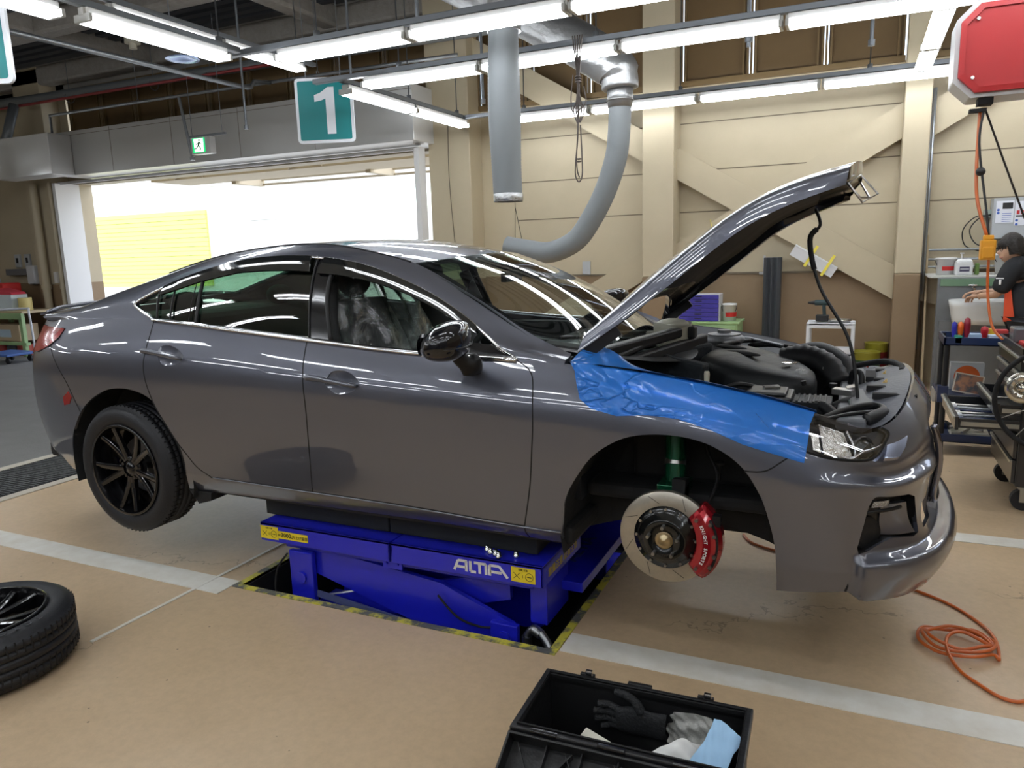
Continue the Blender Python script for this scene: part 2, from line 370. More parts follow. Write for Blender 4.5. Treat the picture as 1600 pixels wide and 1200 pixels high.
# ---------------------------------------------------------------- setting
def floor_mat():
    m, n, l, b = _new('epoxy_floor')
    tc = n.new('ShaderNodeTexCoord')
    def noise(sc, det=6, rough=.6):
        t = n.new('ShaderNodeTexNoise'); t.inputs['Scale'].default_value = sc; t.inputs['Detail'].default_value = det; t.inputs['Roughness'].default_value = rough
        l.new(tc.outputs['Object'], t.inputs['Vector']); return t
    def ramp(src, stops):
        r = n.new('ShaderNodeValToRGB'); e = r.color_ramp.elements
        e[0].position, e[0].color = stops[0][0], (*stops[0][1], 1); e[1].position, e[1].color = stops[-1][0], (*stops[-1][1], 1)
        for p, c in stops[1:-1]: q = e.new(p); q.color = (*c, 1)
        l.new(src, r.inputs['Fac']); return r
    base = ramp(noise(.7, 8, .65).outputs['Fac'], [(.3, (.53,.385,.235)), (.55, (.63,.465,.295)), (.8, (.68,.52,.345))])
    # fine wear and scuffs
    fine = ramp(noise(26, 8, .75).outputs['Fac'], [(.35, (.80,.80,.80)), (.6, (1,1,1))])
    mul = n.new('ShaderNodeMix'); mul.data_type = 'RGBA'; mul.blend_type = 'MULTIPLY'; mul.inputs['Factor'].default_value = .5
    l.new(base.outputs[0], mul.inputs[6]); l.new(fine.outputs[0], mul.inputs[7])
    # cracks
    vo = n.new('ShaderNodeTexVoronoi'); vo.feature = 'DISTANCE_TO_EDGE'; vo.inputs['Scale'].default_value = .9
    nz = noise(1.6, 5, .7); mv = n.new('ShaderNodeMixRGB'); mv.inputs[0].default_value = .45
    l.new(tc.outputs['Object'], mv.inputs[1]); l.new(nz.outputs['Color'], mv.inputs[2]); l.new(mv.outputs[0], vo.inputs['Vector'])
    ck = ramp(vo.outputs['Distance'], [(.0, (0,0,0)), (.0035, (1,1,1))])
    msk = ramp(noise(.9, 2).outputs['Fac'], [(.49, (0,0,0)), (.54, (1,1,1))])
    inv = n.new('ShaderNodeMath'); inv.operation = 'SUBTRACT'; inv.inputs[0].default_value = 1; l.new(ck.outputs[0], inv.inputs[1])
    pr = n.new('ShaderNodeMath'); pr.operation = 'MULTIPLY'; l.new(inv.outputs[0], pr.inputs[0]); l.new(msk.outputs[0], pr.inputs[1])
    p2 = n.new('ShaderNodeMath'); p2.operation = 'MULTIPLY'; p2.inputs[1].default_value = .55; l.new(pr.outputs[0], p2.inputs[0])
    mc = n.new('ShaderNodeMix'); mc.data_type = 'RGBA'; l.new(p2.outputs[0], mc.inputs['Factor']); l.new(mul.outputs[2], mc.inputs[6]); mc.inputs[7].default_value = (.13, .085, .05, 1)
    # dark specks
    sp = n.new('ShaderNodeTexVoronoi'); sp.inputs['Scale'].default_value = 9; l.new(tc.outputs['Object'], sp.inputs['Vector'])
    sr = ramp(sp.outputs['Distance'], [(.0, (1,1,1)), (.035, (1,1,1)), (.05, (0,0,0))])
    sm = ramp(noise(1.3, 3).outputs['Fac'], [(.44, (0,0,0)), (.52, (1,1,1))])
    sx = n.new('ShaderNodeMath'); sx.operation = 'MULTIPLY'; l.new(sr.outputs[0], sx.inputs[0]); l.new(sm.outputs[0], sx.inputs[1])
    sy = n.new('ShaderNodeMath'); sy.operation = 'MULTIPLY'; sy.inputs[1].default_value = .7; l.new(sx.outputs[0], sy.inputs[0])
    md = n.new('ShaderNodeMix'); md.data_type = 'RGBA'; l.new(sy.outputs[0], md.inputs['Factor']); l.new(mc.outputs[2], md.inputs[6]); md.inputs[7].default_value = (.06, .045, .035, 1)
    l.new(md.outputs[2], b.inputs['Base Color'])
    rr = n.new('ShaderNodeMapRange'); rr.inputs['To Min'].default_value = .22; rr.inputs['To Max'].default_value = .48; l.new(noise(2.2, 6).outputs['Fac'], rr.inputs['Value'])
    l.new(rr.outputs[0], b.inputs['Roughness']); b.inputs['Specular IOR Level'].default_value = .4
    bp = n.new('ShaderNodeBump'); bp.inputs['Strength'].default_value = .08; bp.inputs['Distance'].default_value = .01; l.new(noise(40, 4).outputs['Fac'], bp.inputs['Height']); l.new(bp.outputs[0], b.inputs['Normal'])
    return m
FLOOR = floor_mat()
CONC = mat('concrete', (.36, .34, .31), .75, noise=(6, .7, (.27, .25, .23)), bump=(30, .2))
ASPH = mat('outer_concrete', (.22, .215, .205), .7, noise=(3, .6, (.17, .165, .16)), bump=(60, .3))
WPAINT = mat('white_floor_paint', (.80, .79, .74), .5, noise=(9, .5, (.66, .62, .54)))
YPAINT = mat('worn_yellow_paint', (.62, .56, .06), .5, noise=(9, .10, (.10, .10, .095)), bump=(60,.3))
CREAM = mat('cream_wall_paint', (.50, .43, .30), .55, noise=(2.5, .8, (.44, .375, .26)), bump=(45, .1))
BROWN = mat('brown_wall_paint', (.27, .185, .105), .55, noise=(5, .8, (.225, .15, .085)), bump=(45, .1))
PANEL = mat('white_metal_panel', (.56, .555, .54), .28, .15)
CONC_D = mat('ceiling_concrete', (.36, .34, .31), .85, noise=(2, .7, (.23, .22, .20)), bump=(20, .4))
DECK = mat('dark_deck', (.055, .058, .065), .55, .4)
LAGG = mat('sprayed_lagging', (.34, .32, .29), .95, noise=(9, .8, (.22, .2, .18)), bump=(26, 1.0))
BOARD = mat('brown_window_board', (.15, .092, .034), .55, noise=(3, .6, (.12, .072, .027)))
SEAM = mat('dark_joint', (.16, .13, .09), .8)

WY = 5.95; CY = 5.60          # wall face, column face
XL, XR = -16.0, 6.2; YB = -9.5; ZC = 5.0

# floor with the lift pit cut out, plates of one mesh
PX0, PX1, PY0, PY1 = -2.10, -.455, -.88, 1.06
mb = MB()
for x0, x1, y0, y1 in ((-12.6, PX0, YB, 6.2), (PX1, XR, YB, 6.2), (PX0, PX1, YB, PY0), (PX0, PX1, PY1, 6.2)):
    mb.box(x0, x1, y0, y1, -.12, 0)
struct(mb, 'floor', FLOOR)
mb = MB(); mb.box(PX0+.001, PX1-.001, PY0+.001, PY1-.001, -.42, -.36)
for a in ((PX0+.001, PX0+.012, PY0+.001, PY1-.001), (PX1-.012, PX1-.001, PY0+.001, PY1-.001), (PX0+.012, PX1-.012, PY0+.001, PY0+.012), (PX0+.012, PX1-.012, PY1-.012, PY1-.001)): mb.box(*a, -.36, -.01)
struct(mb, 'trim_pit_lining', DARK)
# worn yellow steel angle round the pit
mb = MB(); w = .035
mb.box(PX0-w, PX0, PY0-w, PY1+w, -.05, .004); mb.box(PX1, PX1+w, PY0-w, PY1+w, -.05, .004); mb.box(PX0, PX1, PY0-w, PY0, -.05, .004); mb.box(PX0, PX1, PY1, PY1+w, -.05, .004)
struct(mb, 'trim_pit_edge', YPAINT)
# white bay lines
def stripe(name, a, b, w, zt=.0035):
    a, b = Vector((*a, 0)), Vector((*b, 0)); d = (b-a).normalized(); p = Vector((-d.y, d.x, 0))*w/2
    mb = MB(); q = [a-p, b-p, b+p, a+p]; mb.hexa([(*t.xy, -.002) for t in q], [(*t.xy, zt) for t in q]); return struct(mb, name, WPAINT)
stripe('trim_floor_line_1', (-12.0, -.90), (PX0-.04, -.93), .15)
stripe('trim_floor_line_2', (PX1+.04, -.80), (6.0, -.78), .15)
stripe('trim_floor_line_3', (-2.30, -1.55), (-2.18, 5.2), .018, .005)
stripe('trim_floor_line_4', (.2, .97), (6.0, 1.12), .13)
# concrete driveway lane left of the bay and its drain
mb = MB(); mb.box(XL, -12.6, YB, 6.2, -.12, -.001); mb.box(-12.6, -4.75, -3.0, 6.2, -.004, .004); struct(mb, 'floor_concrete_lane', ASPH)
stripe('trim_lane_line_1', (-8.75, -2.8), (-8.60, 5.6), .26); stripe('trim_lane_line_2', (-6.22, -2.8), (-6.12, 5.6), .15); stripe('trim_lane_line_3', (-11.8, -2.8), (-11.45, 4.2), .22)

# walls: cream over brown, panel joints, columns, braces
ZB = 1.24
def wall_panel(name, x0, x1, y0, y1, z1=ZC, zb=ZB, z0=0):
    mb = MB(); mb.box(x0, x1, y0, y1, z0, zb, mi=1); mb.box(x0, x1, y0, y1, zb, z1, mi=0)
    return struct(mb, name, [CREAM, BROWN])
OX0, OX1, OZ = -12.42, -4.90, 3.0
wall_panel('wall_back_left', XL, OX0, WY, WY+.3)
wall_panel('wall_back_right', OX1, XR, WY, WY+.3, z1=3.42)
mb = MB(); mb.box(OX0, OX1, WY, WY+.3, OZ, 3.6); mb.box(OX1, XR, WY, WY+.3, 3.42, 3.46); struct(mb, 'wall_back_upper', CREAM)
mb = MB(); mb.box(XL, XR, WY, WY+.3, 4.62, ZC); struct(mb, 'wall_back_top', CONC_D)
wall_panel('wall_left', XL-.3, XL, YB, 6.25); wall_panel('wall_right', XR, XR+.3, YB, 6.25); mb = MB(); mb.box(XL, XR, YB-.3, YB, 0, ZC); struct(mb, 'wall_front', mat('dark_wall_panel', (.16,.15,.145), .6))
# joints of the wall boards
mb = MB()
for z in (1.98, 2.47, 3.02):
    mb.box(-3.6, 5.9, WY-.004, WY, z, z+.012)

mb.box(-3.6, 5.9, WY-.02, WY, ZB-.01, ZB+.012)
struct(mb, 'trim_wall_joints', SEAM)
def column(x0, x1, y0=CY, y1=WY, name='trim_column'):
    mb = MB(); mb.box(x0, x1, y0, y1, 0, ZB-.02, mi=1); mb.box(x0, x1, y0, y1, ZB-.02, ZC, mi=0); return struct(mb, name, [CREAM, BROWN], bevel=.012)
column(-4.75, -4.12); column(-1.80, -1.42); column(.965, 1.215); column(3.55, 3.83); column(-13.35, -12.62, 5.62)
def brace(name, xa, xb, ztop0, sl, h=.37, y0=5.78, y1=5.92):
    mb = MB(); za, zb = ztop0, ztop0 + sl*(xb-xa); mb.prism([(xa, za-h), (xb, zb-h), (xb, zb), (xa, za)], y0, y1, 'y'); return struct(mb, name, CREAM, bevel=.006)
brace('trim_brace_1', -1.44, .97, 2.75, -.60)
brace('trim_brace_2', -1.44, .97, 1.605, .585, y0=5.79, y1=5.93)
brace('trim_brace_3', -4.13, -1.79, 4.35, -.60)
brace('trim_brace_4', -3.4, -1.79, .62, .585, y0=5.79)
brace('trim_brace_5', 1.21, 3.55, 2.98, .60); brace('trim_brace_6', 1.21, 3.55, 1.3, -.3, y0=5.79)
# high window band closed with brown boards, mullions, sill
k = 1
def high_windows(x0, x1, n):
    global k
    for i in range(n):
        a, b = x0+(x1-x0)*i/n, x0+(x1-x0)*(i+1)/n
        mb = MB(); mb.box(a+.035, b-.035, WY-.01, WY+.05, 3.50, 4.60, mi=0)
        for x in (a, a+.05, b-.085, b-.035): mb.box(x, x+.022, WY-.05, WY, 3.47, 4.62, mi=1)
        mb.box(a, b, WY-.06, WY+.02, 3.44, 3.50, mi=1); mb.box(a, b, WY-.06, WY+.02, 4.58, 4.63, mi=1)
        struct(mb, 'window_%d' % k, [BOARD, mat('board_frame', (.17,.11,.045), .5)]); k += 1
high_windows(-1.42, .96, 3); high_windows(1.22, 3.55, 3); high_windows(-4.12, -1.80, 3); high_windows(-12.3, -4.75, 9)

# ceiling: rough concrete, dark ribbed decks, lagged beams
mb = MB(); mb.box(XL, XR, YB, WY+.3, ZC, ZC+.15); struct(mb, 'ceiling', CONC_D)
n_ = 0
for x0, x1, y0, y1 in ((-15.5, -10.2, 4.15, 5.45), (-9.7, -6.5, 4.15, 5.45), (-6.0, -3.2, 4.15, 5.45), (-15.5, -10.2, 1.7, 3.6), (-9.7, -6.5, 1.7, 3.6), (-6.0, -3.2, 1.7, 3.6), (-2.6, 1.2, 1.7, 5.4), (-6.0, -3.2, -1.5, 1.2), (-9.7, -6.5, -1.5, 1.2)):
    mb = MB(); n = int((y1-y0)/.22)
    mb.box(x0, x1, y0, y1, ZC-.05, ZC-.01)
    for i in range(n): mb.box(x0, x1, y0+i*.22, y0+i*.22+.12, ZC-.14, ZC-.05)
    n_ += 1; struct(mb, 'trim_deck_%d' % n_, DECK)
n_ = 0
for x in (-9.95, -6.25, -2.9, 1.45):
    mb = MB(); mb.box(x-.14, x+.14, YB, WY, ZC-.28, ZC); n_ += 1; struct(mb, 'trim_beam_%d' % n_, LAGG, bevel=.04)
for y in (3.87, 5.75, 1.45):
    mb = MB(); mb.box(XL, XR, y-.13, y+.13, ZC-.30, ZC); n_ += 1; struct(mb, 'trim_beam_%d' % n_, LAGG, bevel=.04)

# header panels over the opening
mb = MB(); mb.box(-11.60, -4.66, 5.10, 5.94, 3.03, 3.73)
struct(mb, 'trim_header', PANEL, bevel=.008)
mb = MB()
for x in (-10.3, -8.95, -7.6, -6.25): mb.box(x, x+.006, 5.097, 5.10, 3.04, 3.72)
mb.box(-11.6, -4.66, 5.097, 5.10, 3.66, 3.666)
struct(mb, 'trim_header_joints', SEAM)
mb = MB(); mb.box(-12.75, -11.22, 4.70, 5.09, 3.02, 3.66); struct(mb, 'trim_header_return', PANEL, bevel=.008)
mb = MB(); mb.box(OX0, OX1, 5.60, 5.64, 2.975, 3.02); mb.box(OX0-.02, OX0+.06, 5.5, 5.96, 0, 3.0); mb.box(OX1, OX1+.08, 5.46, 5.62, 0, 3.0); struct(mb, 'door_1', mat('jamb_white', (.78,.78,.78), .5))

# outside: bright yard, white building with a yellow shutter, canopy ribs
WHITE_OUT = mat('white_outdoor_wall', (.86, .86, .84), .7); YSH = mat('yellow_shutter_paint', (.80, .80, .22), .5)
mb = MB(); mb.box(-60, 12, 6.2, 45, -.2, -.03); struct(mb, 'floor_yard', mat('yard_concrete', (.62, .61, .58), .8))
mb = MB(); mb.box(-34, -15.5, 15.0, 19.0, 0, 3.9, mi=0); mb.box(-15.5, -15.2, 14.9, 15.2, 0, 3.9, mi=0); mb.box(-34, -8, 14.6, 19, 3.9, 4.3, mi=0)
b = build(mb, 'white_building', [WHITE_OUT]); tag(b, 'white building across the yard with a yellow roller shutter', 'building')
mb = MB(); 
for i in range(17): mb.box(-24.6, -18.8, 14.93-.02*(i % 2), 15.0, .72+i*.145, .72+i*.145+.135)
build(mb, 'shutter', YSH, b)
mb = MB(); 
for i in range(20): mb.box(-17.0, -15.9, 14.94, 15.0, .1+i*.14, .1+i*.14+.12)
build(mb, 'louvre_panel', WHITE_OUT, b)
mb = MB(); mb.box(-15, 4, 12.0, 12.3, 0, 2.55); b = build(mb, 'yard_wall', WHITE_OUT); tag(b, 'low white boundary wall across the bright yard', 'wall')
cn = thing('canopy', 'pale steel canopy seen through the top of the bay opening', 'canopy', (-8, 7, 3.0))
SOFF = mat('canopy_soffit', (.60, .52, .38), .7)
mb = MB(); mb.box(-11.15, -3.0, 6.5, 7.4, 3.0, 3.15); mb.box(-3.4, -3.2, 6.25, 6.6, 3.05, 3.12); build(mb, 'canopy_roof', SOFF, cn)
mb = MB()
for x in (-10.2, -7.6): mb.bar((x, 6.48, 3.14), (x+.35, 6.48, 3.02), .03, .03); mb.bar((x, 6.48, 3.14), (x-.35, 6.48, 3.02), .03, .03)
build_each(mb, 'canopy_brace', SOFF, cn)
mb = MB(); mb.tube([(-10.3, 8.0, 3.08), (-3, 8.0, 3.06)], .03); mb.tube([(-9.9, 8.02, 2.98), (-3, 8.02, 2.96)], .02); mb.box(-10.0, -9.9, 7.3, 8.05, 2.95, 3.12); mb.box(-7.0, -6.9, 7.3, 8.05, 2.95, 3.12)
build(mb, 'canopy_rail', SOFF, cn)

# drain grating
DRX0, DRX1, DRY0, DRY1 = -5.45, -4.75, -2.6, 5.4
g = MB(); 
for i in range(230):
    y = DRY0 + i*(DRY1-DRY0)/230; g.box(DRX0+.03, DRX1-.03, y, y+.012, -.01, .010)
for x in (DRX0+.18, DRX0+.35, DRX0+.52): g.box(x, x+.012, DRY0, DRY1, -.01, .008)
mb = MB(); mb.box(DRX0, DRX1, DRY0, DRY1, -.02, .005); struct(mb, 'trim_drain_channel', DARK)
struct(g, 'trim_drain_grating', mat('grating_steel', (.16, .165, .17), .5, .6))
mb = MB(); mb.box(DRX1, DRX1+.09, DRY0, DRY1, -.02, .008); mb.box(DRX0-.10, DRX0, DRY0, DRY1, -.02, .008); struct(mb, 'trim_drain_kerb', mat('kerb', (.55, .50, .42), .7))

# ---------------------------------------------------------------- fluorescent lamps and their rails
LZ = 3.16
RAILM = mat('lamp_rail', (.20, .215, .235), .4, .5)
CLAMP = mat('lamp_holder', (.55, .55, .52), .4, .2)
def lamp_proto():
    t = thing('fluorescent_lamp', 'lamp', 'ceiling lamp', (0, 0, LZ), 0, 'fluorescent ceiling lamps')
    M = Matrix.Translation((0, 0, LZ))
    mb = MB(); mb.M = M; mb.box(-.60, .60, -.045, .045, .035, .075); build(mb, 'fitting', PANEL, t, bevel=.006)
    for s in (-1, 1):
        mb = MB(); mb.M = M; mb.cyl((-.585, .052*s, -.005), (.585, .052*s, -.005), .0175, 12); build(mb, 'tube', TUBEM, t)
        mb = MB(); mb.M = M; mb.cbox((.602*s, 0, .005), (.026, .15, .05)); mb.cbox((.602*s, 0, .045), (.03, .05, .05)); build(mb, 'end_holder', CLAMP, t, bevel=.004)
    return t
LP = lamp_proto(); _used = [False]
def place_lamp(x, y, z=LZ, rz=0, label=''):
    o = LP if not _used[0] else dup(LP); _used[0] = True
    o.location = (x, y, z); o.rotation_euler = (0, 0, rz); o['label'] = label; return o
ORD = ['first', 'second', 'third', 'fourth', 'fifth', 'sixth', 'seventh']
def rail(name, pts, label, hang=()):
    t = thing(name, label, 'lamp rail', pts[0])
    mb = MB(); mb.bar((pts[0][0], pts[0][1], pts[0][2]+.105), (pts[1][0], pts[1][1], pts[1][2]+.105), .06, .045); build(mb, 'channel', RAILM, t, bevel=.004)
    mb = MB()
    for q in hang: mb.tube([(q[0], q[1], pts[0][2]+.10), (q[0], q[1], pts[0][2]+.165), (q[0], q[1], pts[0][2]+.166), (q[0], q[1], ZC)], [.026, .026, .006, .006], 6)
    if hang: build_each(mb, 'hanger_rod', RAILM, t)
    return t
ROWS = [('front', 1.57, -3.72, 6, -4.3), ('middle', 2.73, -3.72, 6, -4.3), ('back', 5.27, -3.58, 6, -4.05)]
for nm, y, x0, n, xa in ROWS:
    for i in range(n):
        place_lamp(x0+.625+i*1.25, y, label='%s white fluorescent lamp from the left end of the %s lamp row' % (ORD[i], nm))
    rail('lamp_rail', [(xa, y, LZ), (5.4, y, LZ)], 'long grey steel rail carrying the %s row of lamps' % nm, [(x0+.4+i*1.9, y) for i in range(4)])
for x, ys, nm in ((-4.05, (.72, ), 'alone'), (-4.02, (3.445, 4.69), 'left'), (1.07, (3.445, 4.69), 'right')):
    for i, y in enumerate(ys):
        lb = {'alone': 'white fluorescent lamp running away from the camera at upper left', 'left': '%s of two lamps running crosswise beside the green number sign', 'right': '%s of two crosswise lamps left of the red reel'}[nm]
        place_lamp(x, y, rz=R(90), label=lb % ('nearer', 'farther')[i] if '%' in lb else lb)
place_lamp(-4.12, -.62, rz=R(90), label='white fluorescent lamp cut by the top left corner of the picture')
rail('lamp_rail', [(-4.07, -2.2, LZ), (-4.07, 1.5, LZ)], 'grey rail over the upper left lamps running away from the camera', [(-4.07, .1), (-4.07, 1.3)])
rail('lamp_rail', [(-4.02, 2.79, LZ), (-4.02, 5.21, LZ)], 'short grey rail over the crosswise lamps by the number sign', [(-4.02, 4.0), (-4.02, 5.1)])
rail('lamp_rail', [(1.07, 2.79, LZ), (1.07, 5.21, LZ)], 'short grey rail over the crosswise lamps by the red reel', [])
for i, (x, y, z) in enumerate(((-5.45, 2.05, 3.75), (-5.45, 3.35, 3.75))):
    place_lamp(x, y, z, R(90), label='%s of two higher lamps seen beyond the front lamp row' % ('nearer', 'farther')[i])
rail('lamp_rail', [(-5.45, .4, 3.75), (-5.45, 4.2, 3.75)], 'higher grey rail with two lamps beyond the front lamp row', [(-5.45, 1.4), (-5.45, 3.9)])
place_lamp(-12.3, 3.6, 3.1, R(90), label='small distant lamp in front of the white header at the left edge')
# unseen rows added behind the camera to brighten the floor; they show in paint
for j, y in enumerate((-1.3, -2.9, -4.5, -6.1, -7.7)):
    for i in range(7):
        place_lamp(-7.6+i*1.9, y, 3.5, label='%s added unseen lamp of the %s row over the hall behind the camera' % (ORD[i], ORD[j]))
for j, x in enumerate((-13.2, -10.6)):  # out-of-view rows added to lighten the far left wall
    for i, y in enumerate((-4.6, -2.8, -1.0, .4)):
        place_lamp(x, y, 3.5, R(90), label='%s added unseen lamp of the %s crosswise row over the lane left of the picture' % (ORD[i], ('outer', 'inner')[j]))
# ---------------------------------------------------------------- the car
CAR = thing('car', 'dark metallic grey sedan raised on a blue scissor lift with its bonnet open', 'car', (-1.45, 0, 0))
def _res(poly, step, sc):
    out = []
    for i in range(len(poly)):
        a, b = np.array(poly[i], float), np.array(poly[(i+1) % len(poly)], float); d = np.hypot((b-a)[0], (b-a)[1]*sc); k = max(1, int(math.ceil(d/step)))
        out += [tuple(a + (b-a)*j/k) for j in range(k)]
    return out
def _inside(px, py, poly):
    x, y = np.array(poly).T; r = np.zeros(len(px), bool); j = len(x)-1
    for i in range(len(x)):
        c = ((y[i] > py) != (y[j] > py)) & (px < (x[j]-x[i])*(py-y[i])/(y[j]-y[i]+1e-15) + x[i]); r ^= c; j = i
    return r
def smooth_line(pts, n=5):
    return [(p.x, p.y) for p in catmull([(a, b, 0) for a, b in pts], n)]
def smooth_loop(pts, n=5):
    return [(p.x, p.y) for p in catmull([(a, b, 0) for a, b in pts], n, True)]
def panel(name, S, outline, mats, parent, step=.03, sc=.17, holes=(), lip=.014, off=0.0, side=1, sym=False, inset=0, label=None, flip=False):
    """thin skin of surface S inside an outline given in its (s, v) coordinates, edges turned in by `lip`"""
    loops = [_res(outline, step, sc)] + [_res(h, step, sc) for h in holes]
    pts = []; edges = []
    for lp in loops:
        o = len(pts); pts += lp; edges += [(o+i, o+(i+1) % len(lp)) for i in range(len(lp))]
    A = np.array(pts); lo, hi = A.min(0), A.max(0)
    gs = np.arange(lo[0]+step*.5, hi[0], step); gv = np.arange(lo[1]+step/sc*.5, hi[1], step/sc)
    gx, gy = [q.ravel() for q in np.meshgrid(gs, gv)]
    ok = _inside(gx, gy, loops[0])
    for h in loops[1:]: ok &= ~_inside(gx, gy, h)
    gx, gy = gx[ok], gy[ok]
    if len(gx):
        B = A * [1, sc]; G = np.stack([gx, gy*sc], 1); dm = np.full(len(G), 9.)
        for i in range(0, len(G), 500): dm[i:i+500] = np.sqrt(((G[i:i+500, None] - B[None])**2).sum(2)).min(1)
        gx, gy = gx[dm > step*.45], gy[dm > step*.45]
    P2 = [Vector((a, b*sc)) for a, b in pts] + [Vector((a, b*sc)) for a, b in zip(gx, gy)]
    vs, es, fs, *_ = delaunay_2d_cdt(P2, edges, [], 0, 1e-6)
    V2 = np.array([[p[0], p[1]/sc] for p in vs]); F = np.array([tuple(f) for f in fs])
    c = V2[F].mean(1); k = _inside(c[:, 0], c[:, 1], loops[0])
    for h in loops[1:]: k &= ~_inside(c[:, 0], c[:, 1], h)
    F = F[k]; P = S(V2[:, 0], V2[:, 1]); N = S.normal(V2[:, 0], V2[:, 1])
    of = off(V2[:, 0], V2[:, 1]) if callable(off) else off
    P = P + N*(np.asarray(of)[:, None] if np.ndim(of) else of)
    if callable(off):                                            # true normals of the offset skin
        e = 3e-3; s0, s1 = S.s[0], S.s[-1]
        def Q(s, v): return S(np.clip(s, s0, s1), np.clip(v, 0, S.nk-1)) + S.normal(s, v)*off(s, v)[:, None]
        a = Q(V2[:, 0]+e, V2[:, 1]) - Q(V2[:, 0]-e, V2[:, 1]); b_ = Q(V2[:, 0], V2[:, 1]+2*e) - Q(V2[:, 0], V2[:, 1]-2*e)
        N = np.cross(a, b_); N /= np.linalg.norm(N, axis=1, keepdims=True) + 1e-12
    if flip: N = -N
    # face winding to follow the normals
    fn = np.cross(P[F[:, 1]]-P[F[:, 0]], P[F[:, 2]]-P[F[:, 0]]); w = (fn*N[F].mean(1)).sum(1) < 0; F[w] = F[w][:, ::-1]
    nv = len(P); allP, allN, allF = [P], [N], [tuple(f) for f in F]
    if lip:
        ec = {}
        for f in F:
            for a, b in ((f[0], f[1]), (f[1], f[2]), (f[2], f[0])):
                if (b, a) in ec: del ec[(b, a)]
                else: ec[(a, b)] = 1
        o = nv
        for a, b in ec:
            q = np.array([P[a], P[b], P[b]-N[b]*lip, P[a]-N[a]*lip]); d = np.cross(P[b]-P[a], N[a]); d /= np.linalg.norm(d)+1e-12
            allP.append(q); allN.append(np.repeat(d[None], 4, 0)); allF.append((o+3, o+2, o+1, o)); o += 4
    P, N = np.vstack(allP), np.vstack(allN)
    if sym or side < 0:
        Pm, Nm = P*[1, -1, 1], N*[1, -1, 1]; Fm = [tuple(reversed(f)) for f in allF]
        if sym: allF = allF + [tuple(i+len(P) for i in f) for f in Fm]; P, N = np.vstack([P, Pm]), np.vstack([N, Nm])
        else: P, N, allF = Pm, Nm, Fm
    org = np.array(EMP[parent.name].translation) if parent.name in EMP else np.zeros(3)
    me = bpy.data.meshes.new(name); me.from_pydata((P-org).tolist(), [], allF)
    me.polygons.foreach_set('use_smooth', [True]*len(me.polygons)); me.materials.append(mats)
    me.normals_split_custom_set_from_vertices(N.tolist()); me.update()
    ob = bpy.data.objects.new(name, me); COL.objects.link(ob); ob.parent = parent; EMP[ob.name] = Matrix.Translation(org.tolist())
    if label: ob['label'] = label
    return ob
def on(S, pts, off=0.0, n=6, side=1, closed=False):             # points of surface S, pushed out by off
    if n > 1: pts = smooth_loop(pts, n) if closed else smooth_line(pts, n)
    a = np.array(pts); p = S(a[:, 0], a[:, 1]) + S.normal(a[:, 0], a[:, 1])*off; return [Vector((q[0], q[1]*side, q[2])) for q in p]
GAPM = mat('panel_gap', (.004, .004, .005), .9)
def gapline(mb, S, pts, side, n=5, r=.0028):
    mb.tube(on(S, pts, -.0006, n, side), r, 6)

farch = [(-0.398,0.0),(-0.381,1.172),(-0.363,1.764),(-0.315,2.295),(-0.241,2.856),(-0.131,3.297),(0.01,3.50),(0.153,3.50),(0.263,3.216),(0.337,2.625),(0.377,1.944),(0.399,1.232),(0.407,0.0)]
rarch = [(-3.323,0.0),(-3.285,0.922),(-3.256,1.543),(-3.193,2.074),(-3.075,2.655),(-2.907,3.086),(-2.73,3.227),(-2.564,3.106),(-2.455,2.705),(-2.395,2.084),(-2.375,1.253),(-2.421,0.0)]
FA = smooth_line(farch, 6); RA = smooth_line(rarch, 6)
def cut(line, s0, v0, s1, v1):                                   # piece of a line between the samples nearest two points
    a = np.array(line); i = int(np.argmin(np.hypot(a[:,0]-s0, (a[:,1]-v0)*.2))); j = int(np.argmin(np.hypot(a[:,0]-s1, (a[:,1]-v1)*.2)))
    return line[i:j+1] if i <= j else line[j:i+1][::-1]
rdoor = [(-2.592,5.0),(-2.578,4.6),(-2.574,4.2),(-2.577,3.8),(-2.563,3.397),(-2.517,2.906),(-2.434,2.305),(-2.355,1.743),(-2.295,1.30),(-2.215,1.02)]
midgap = [(-1.622,5.0),(-1.603,4.449),(-1.582,3.707),(-1.575,2.866),(-1.58,2.0),(-1.594,1.0)]
frontgap = [(-0.598,5.0),(-0.53,4.729),(-0.500,4.309),(-0.488,3.587),(-0.493,2.836),(-0.508,1.984),(-0.543,1.0)]
fendbump = [(0.289,3.04),(0.355,3.126),(0.410,3.45),(0.469,3.868)]
lamp_lo = [(0.315,4.50),(0.345,4.30),(0.381,4.108),(0.425,3.978),(0.469,3.868),(0.499,3.808),(0.545,3.778),(0.61,3.80),(0.696,3.925),(0.749,4.12),(0.801,4.47),(0.845,4.749),(0.825,4.95)]
lamp_up = [(0.315,4.50),(0.359,4.68),(0.451,4.92),(0.556,5.0)]
RD, MG, FG, FB_ = smooth_line(rdoor), smooth_line(midgap, 3), smooth_line(frontgap), smooth_line(fendbump)
LL, LU = smooth_line(lamp_lo), smooth_line(lamp_up)
dlo_top = [(-2.776,0.90),(-2.74,1.13),(-2.634,1.405),(-2.466,1.62),(-2.28,1.76),(-2.099,1.86),(-1.934,1.90),(-1.699,1.91),(-1.56,1.90),(-1.431,1.90),(-1.312,1.895),(-1.19,1.87),(-1.074,1.82),(-0.964,1.744),(-0.838,1.60),(-0.726,1.25),(-.64,.62),(-0.595,0.06)]
dlo_rear = [(-2.776,.90),(-2.745,.62),(-2.69,.36),(-2.60,.04)]
DT, DR = smooth_line(dlo_top, 4), smooth_line(dlo_rear, 4)
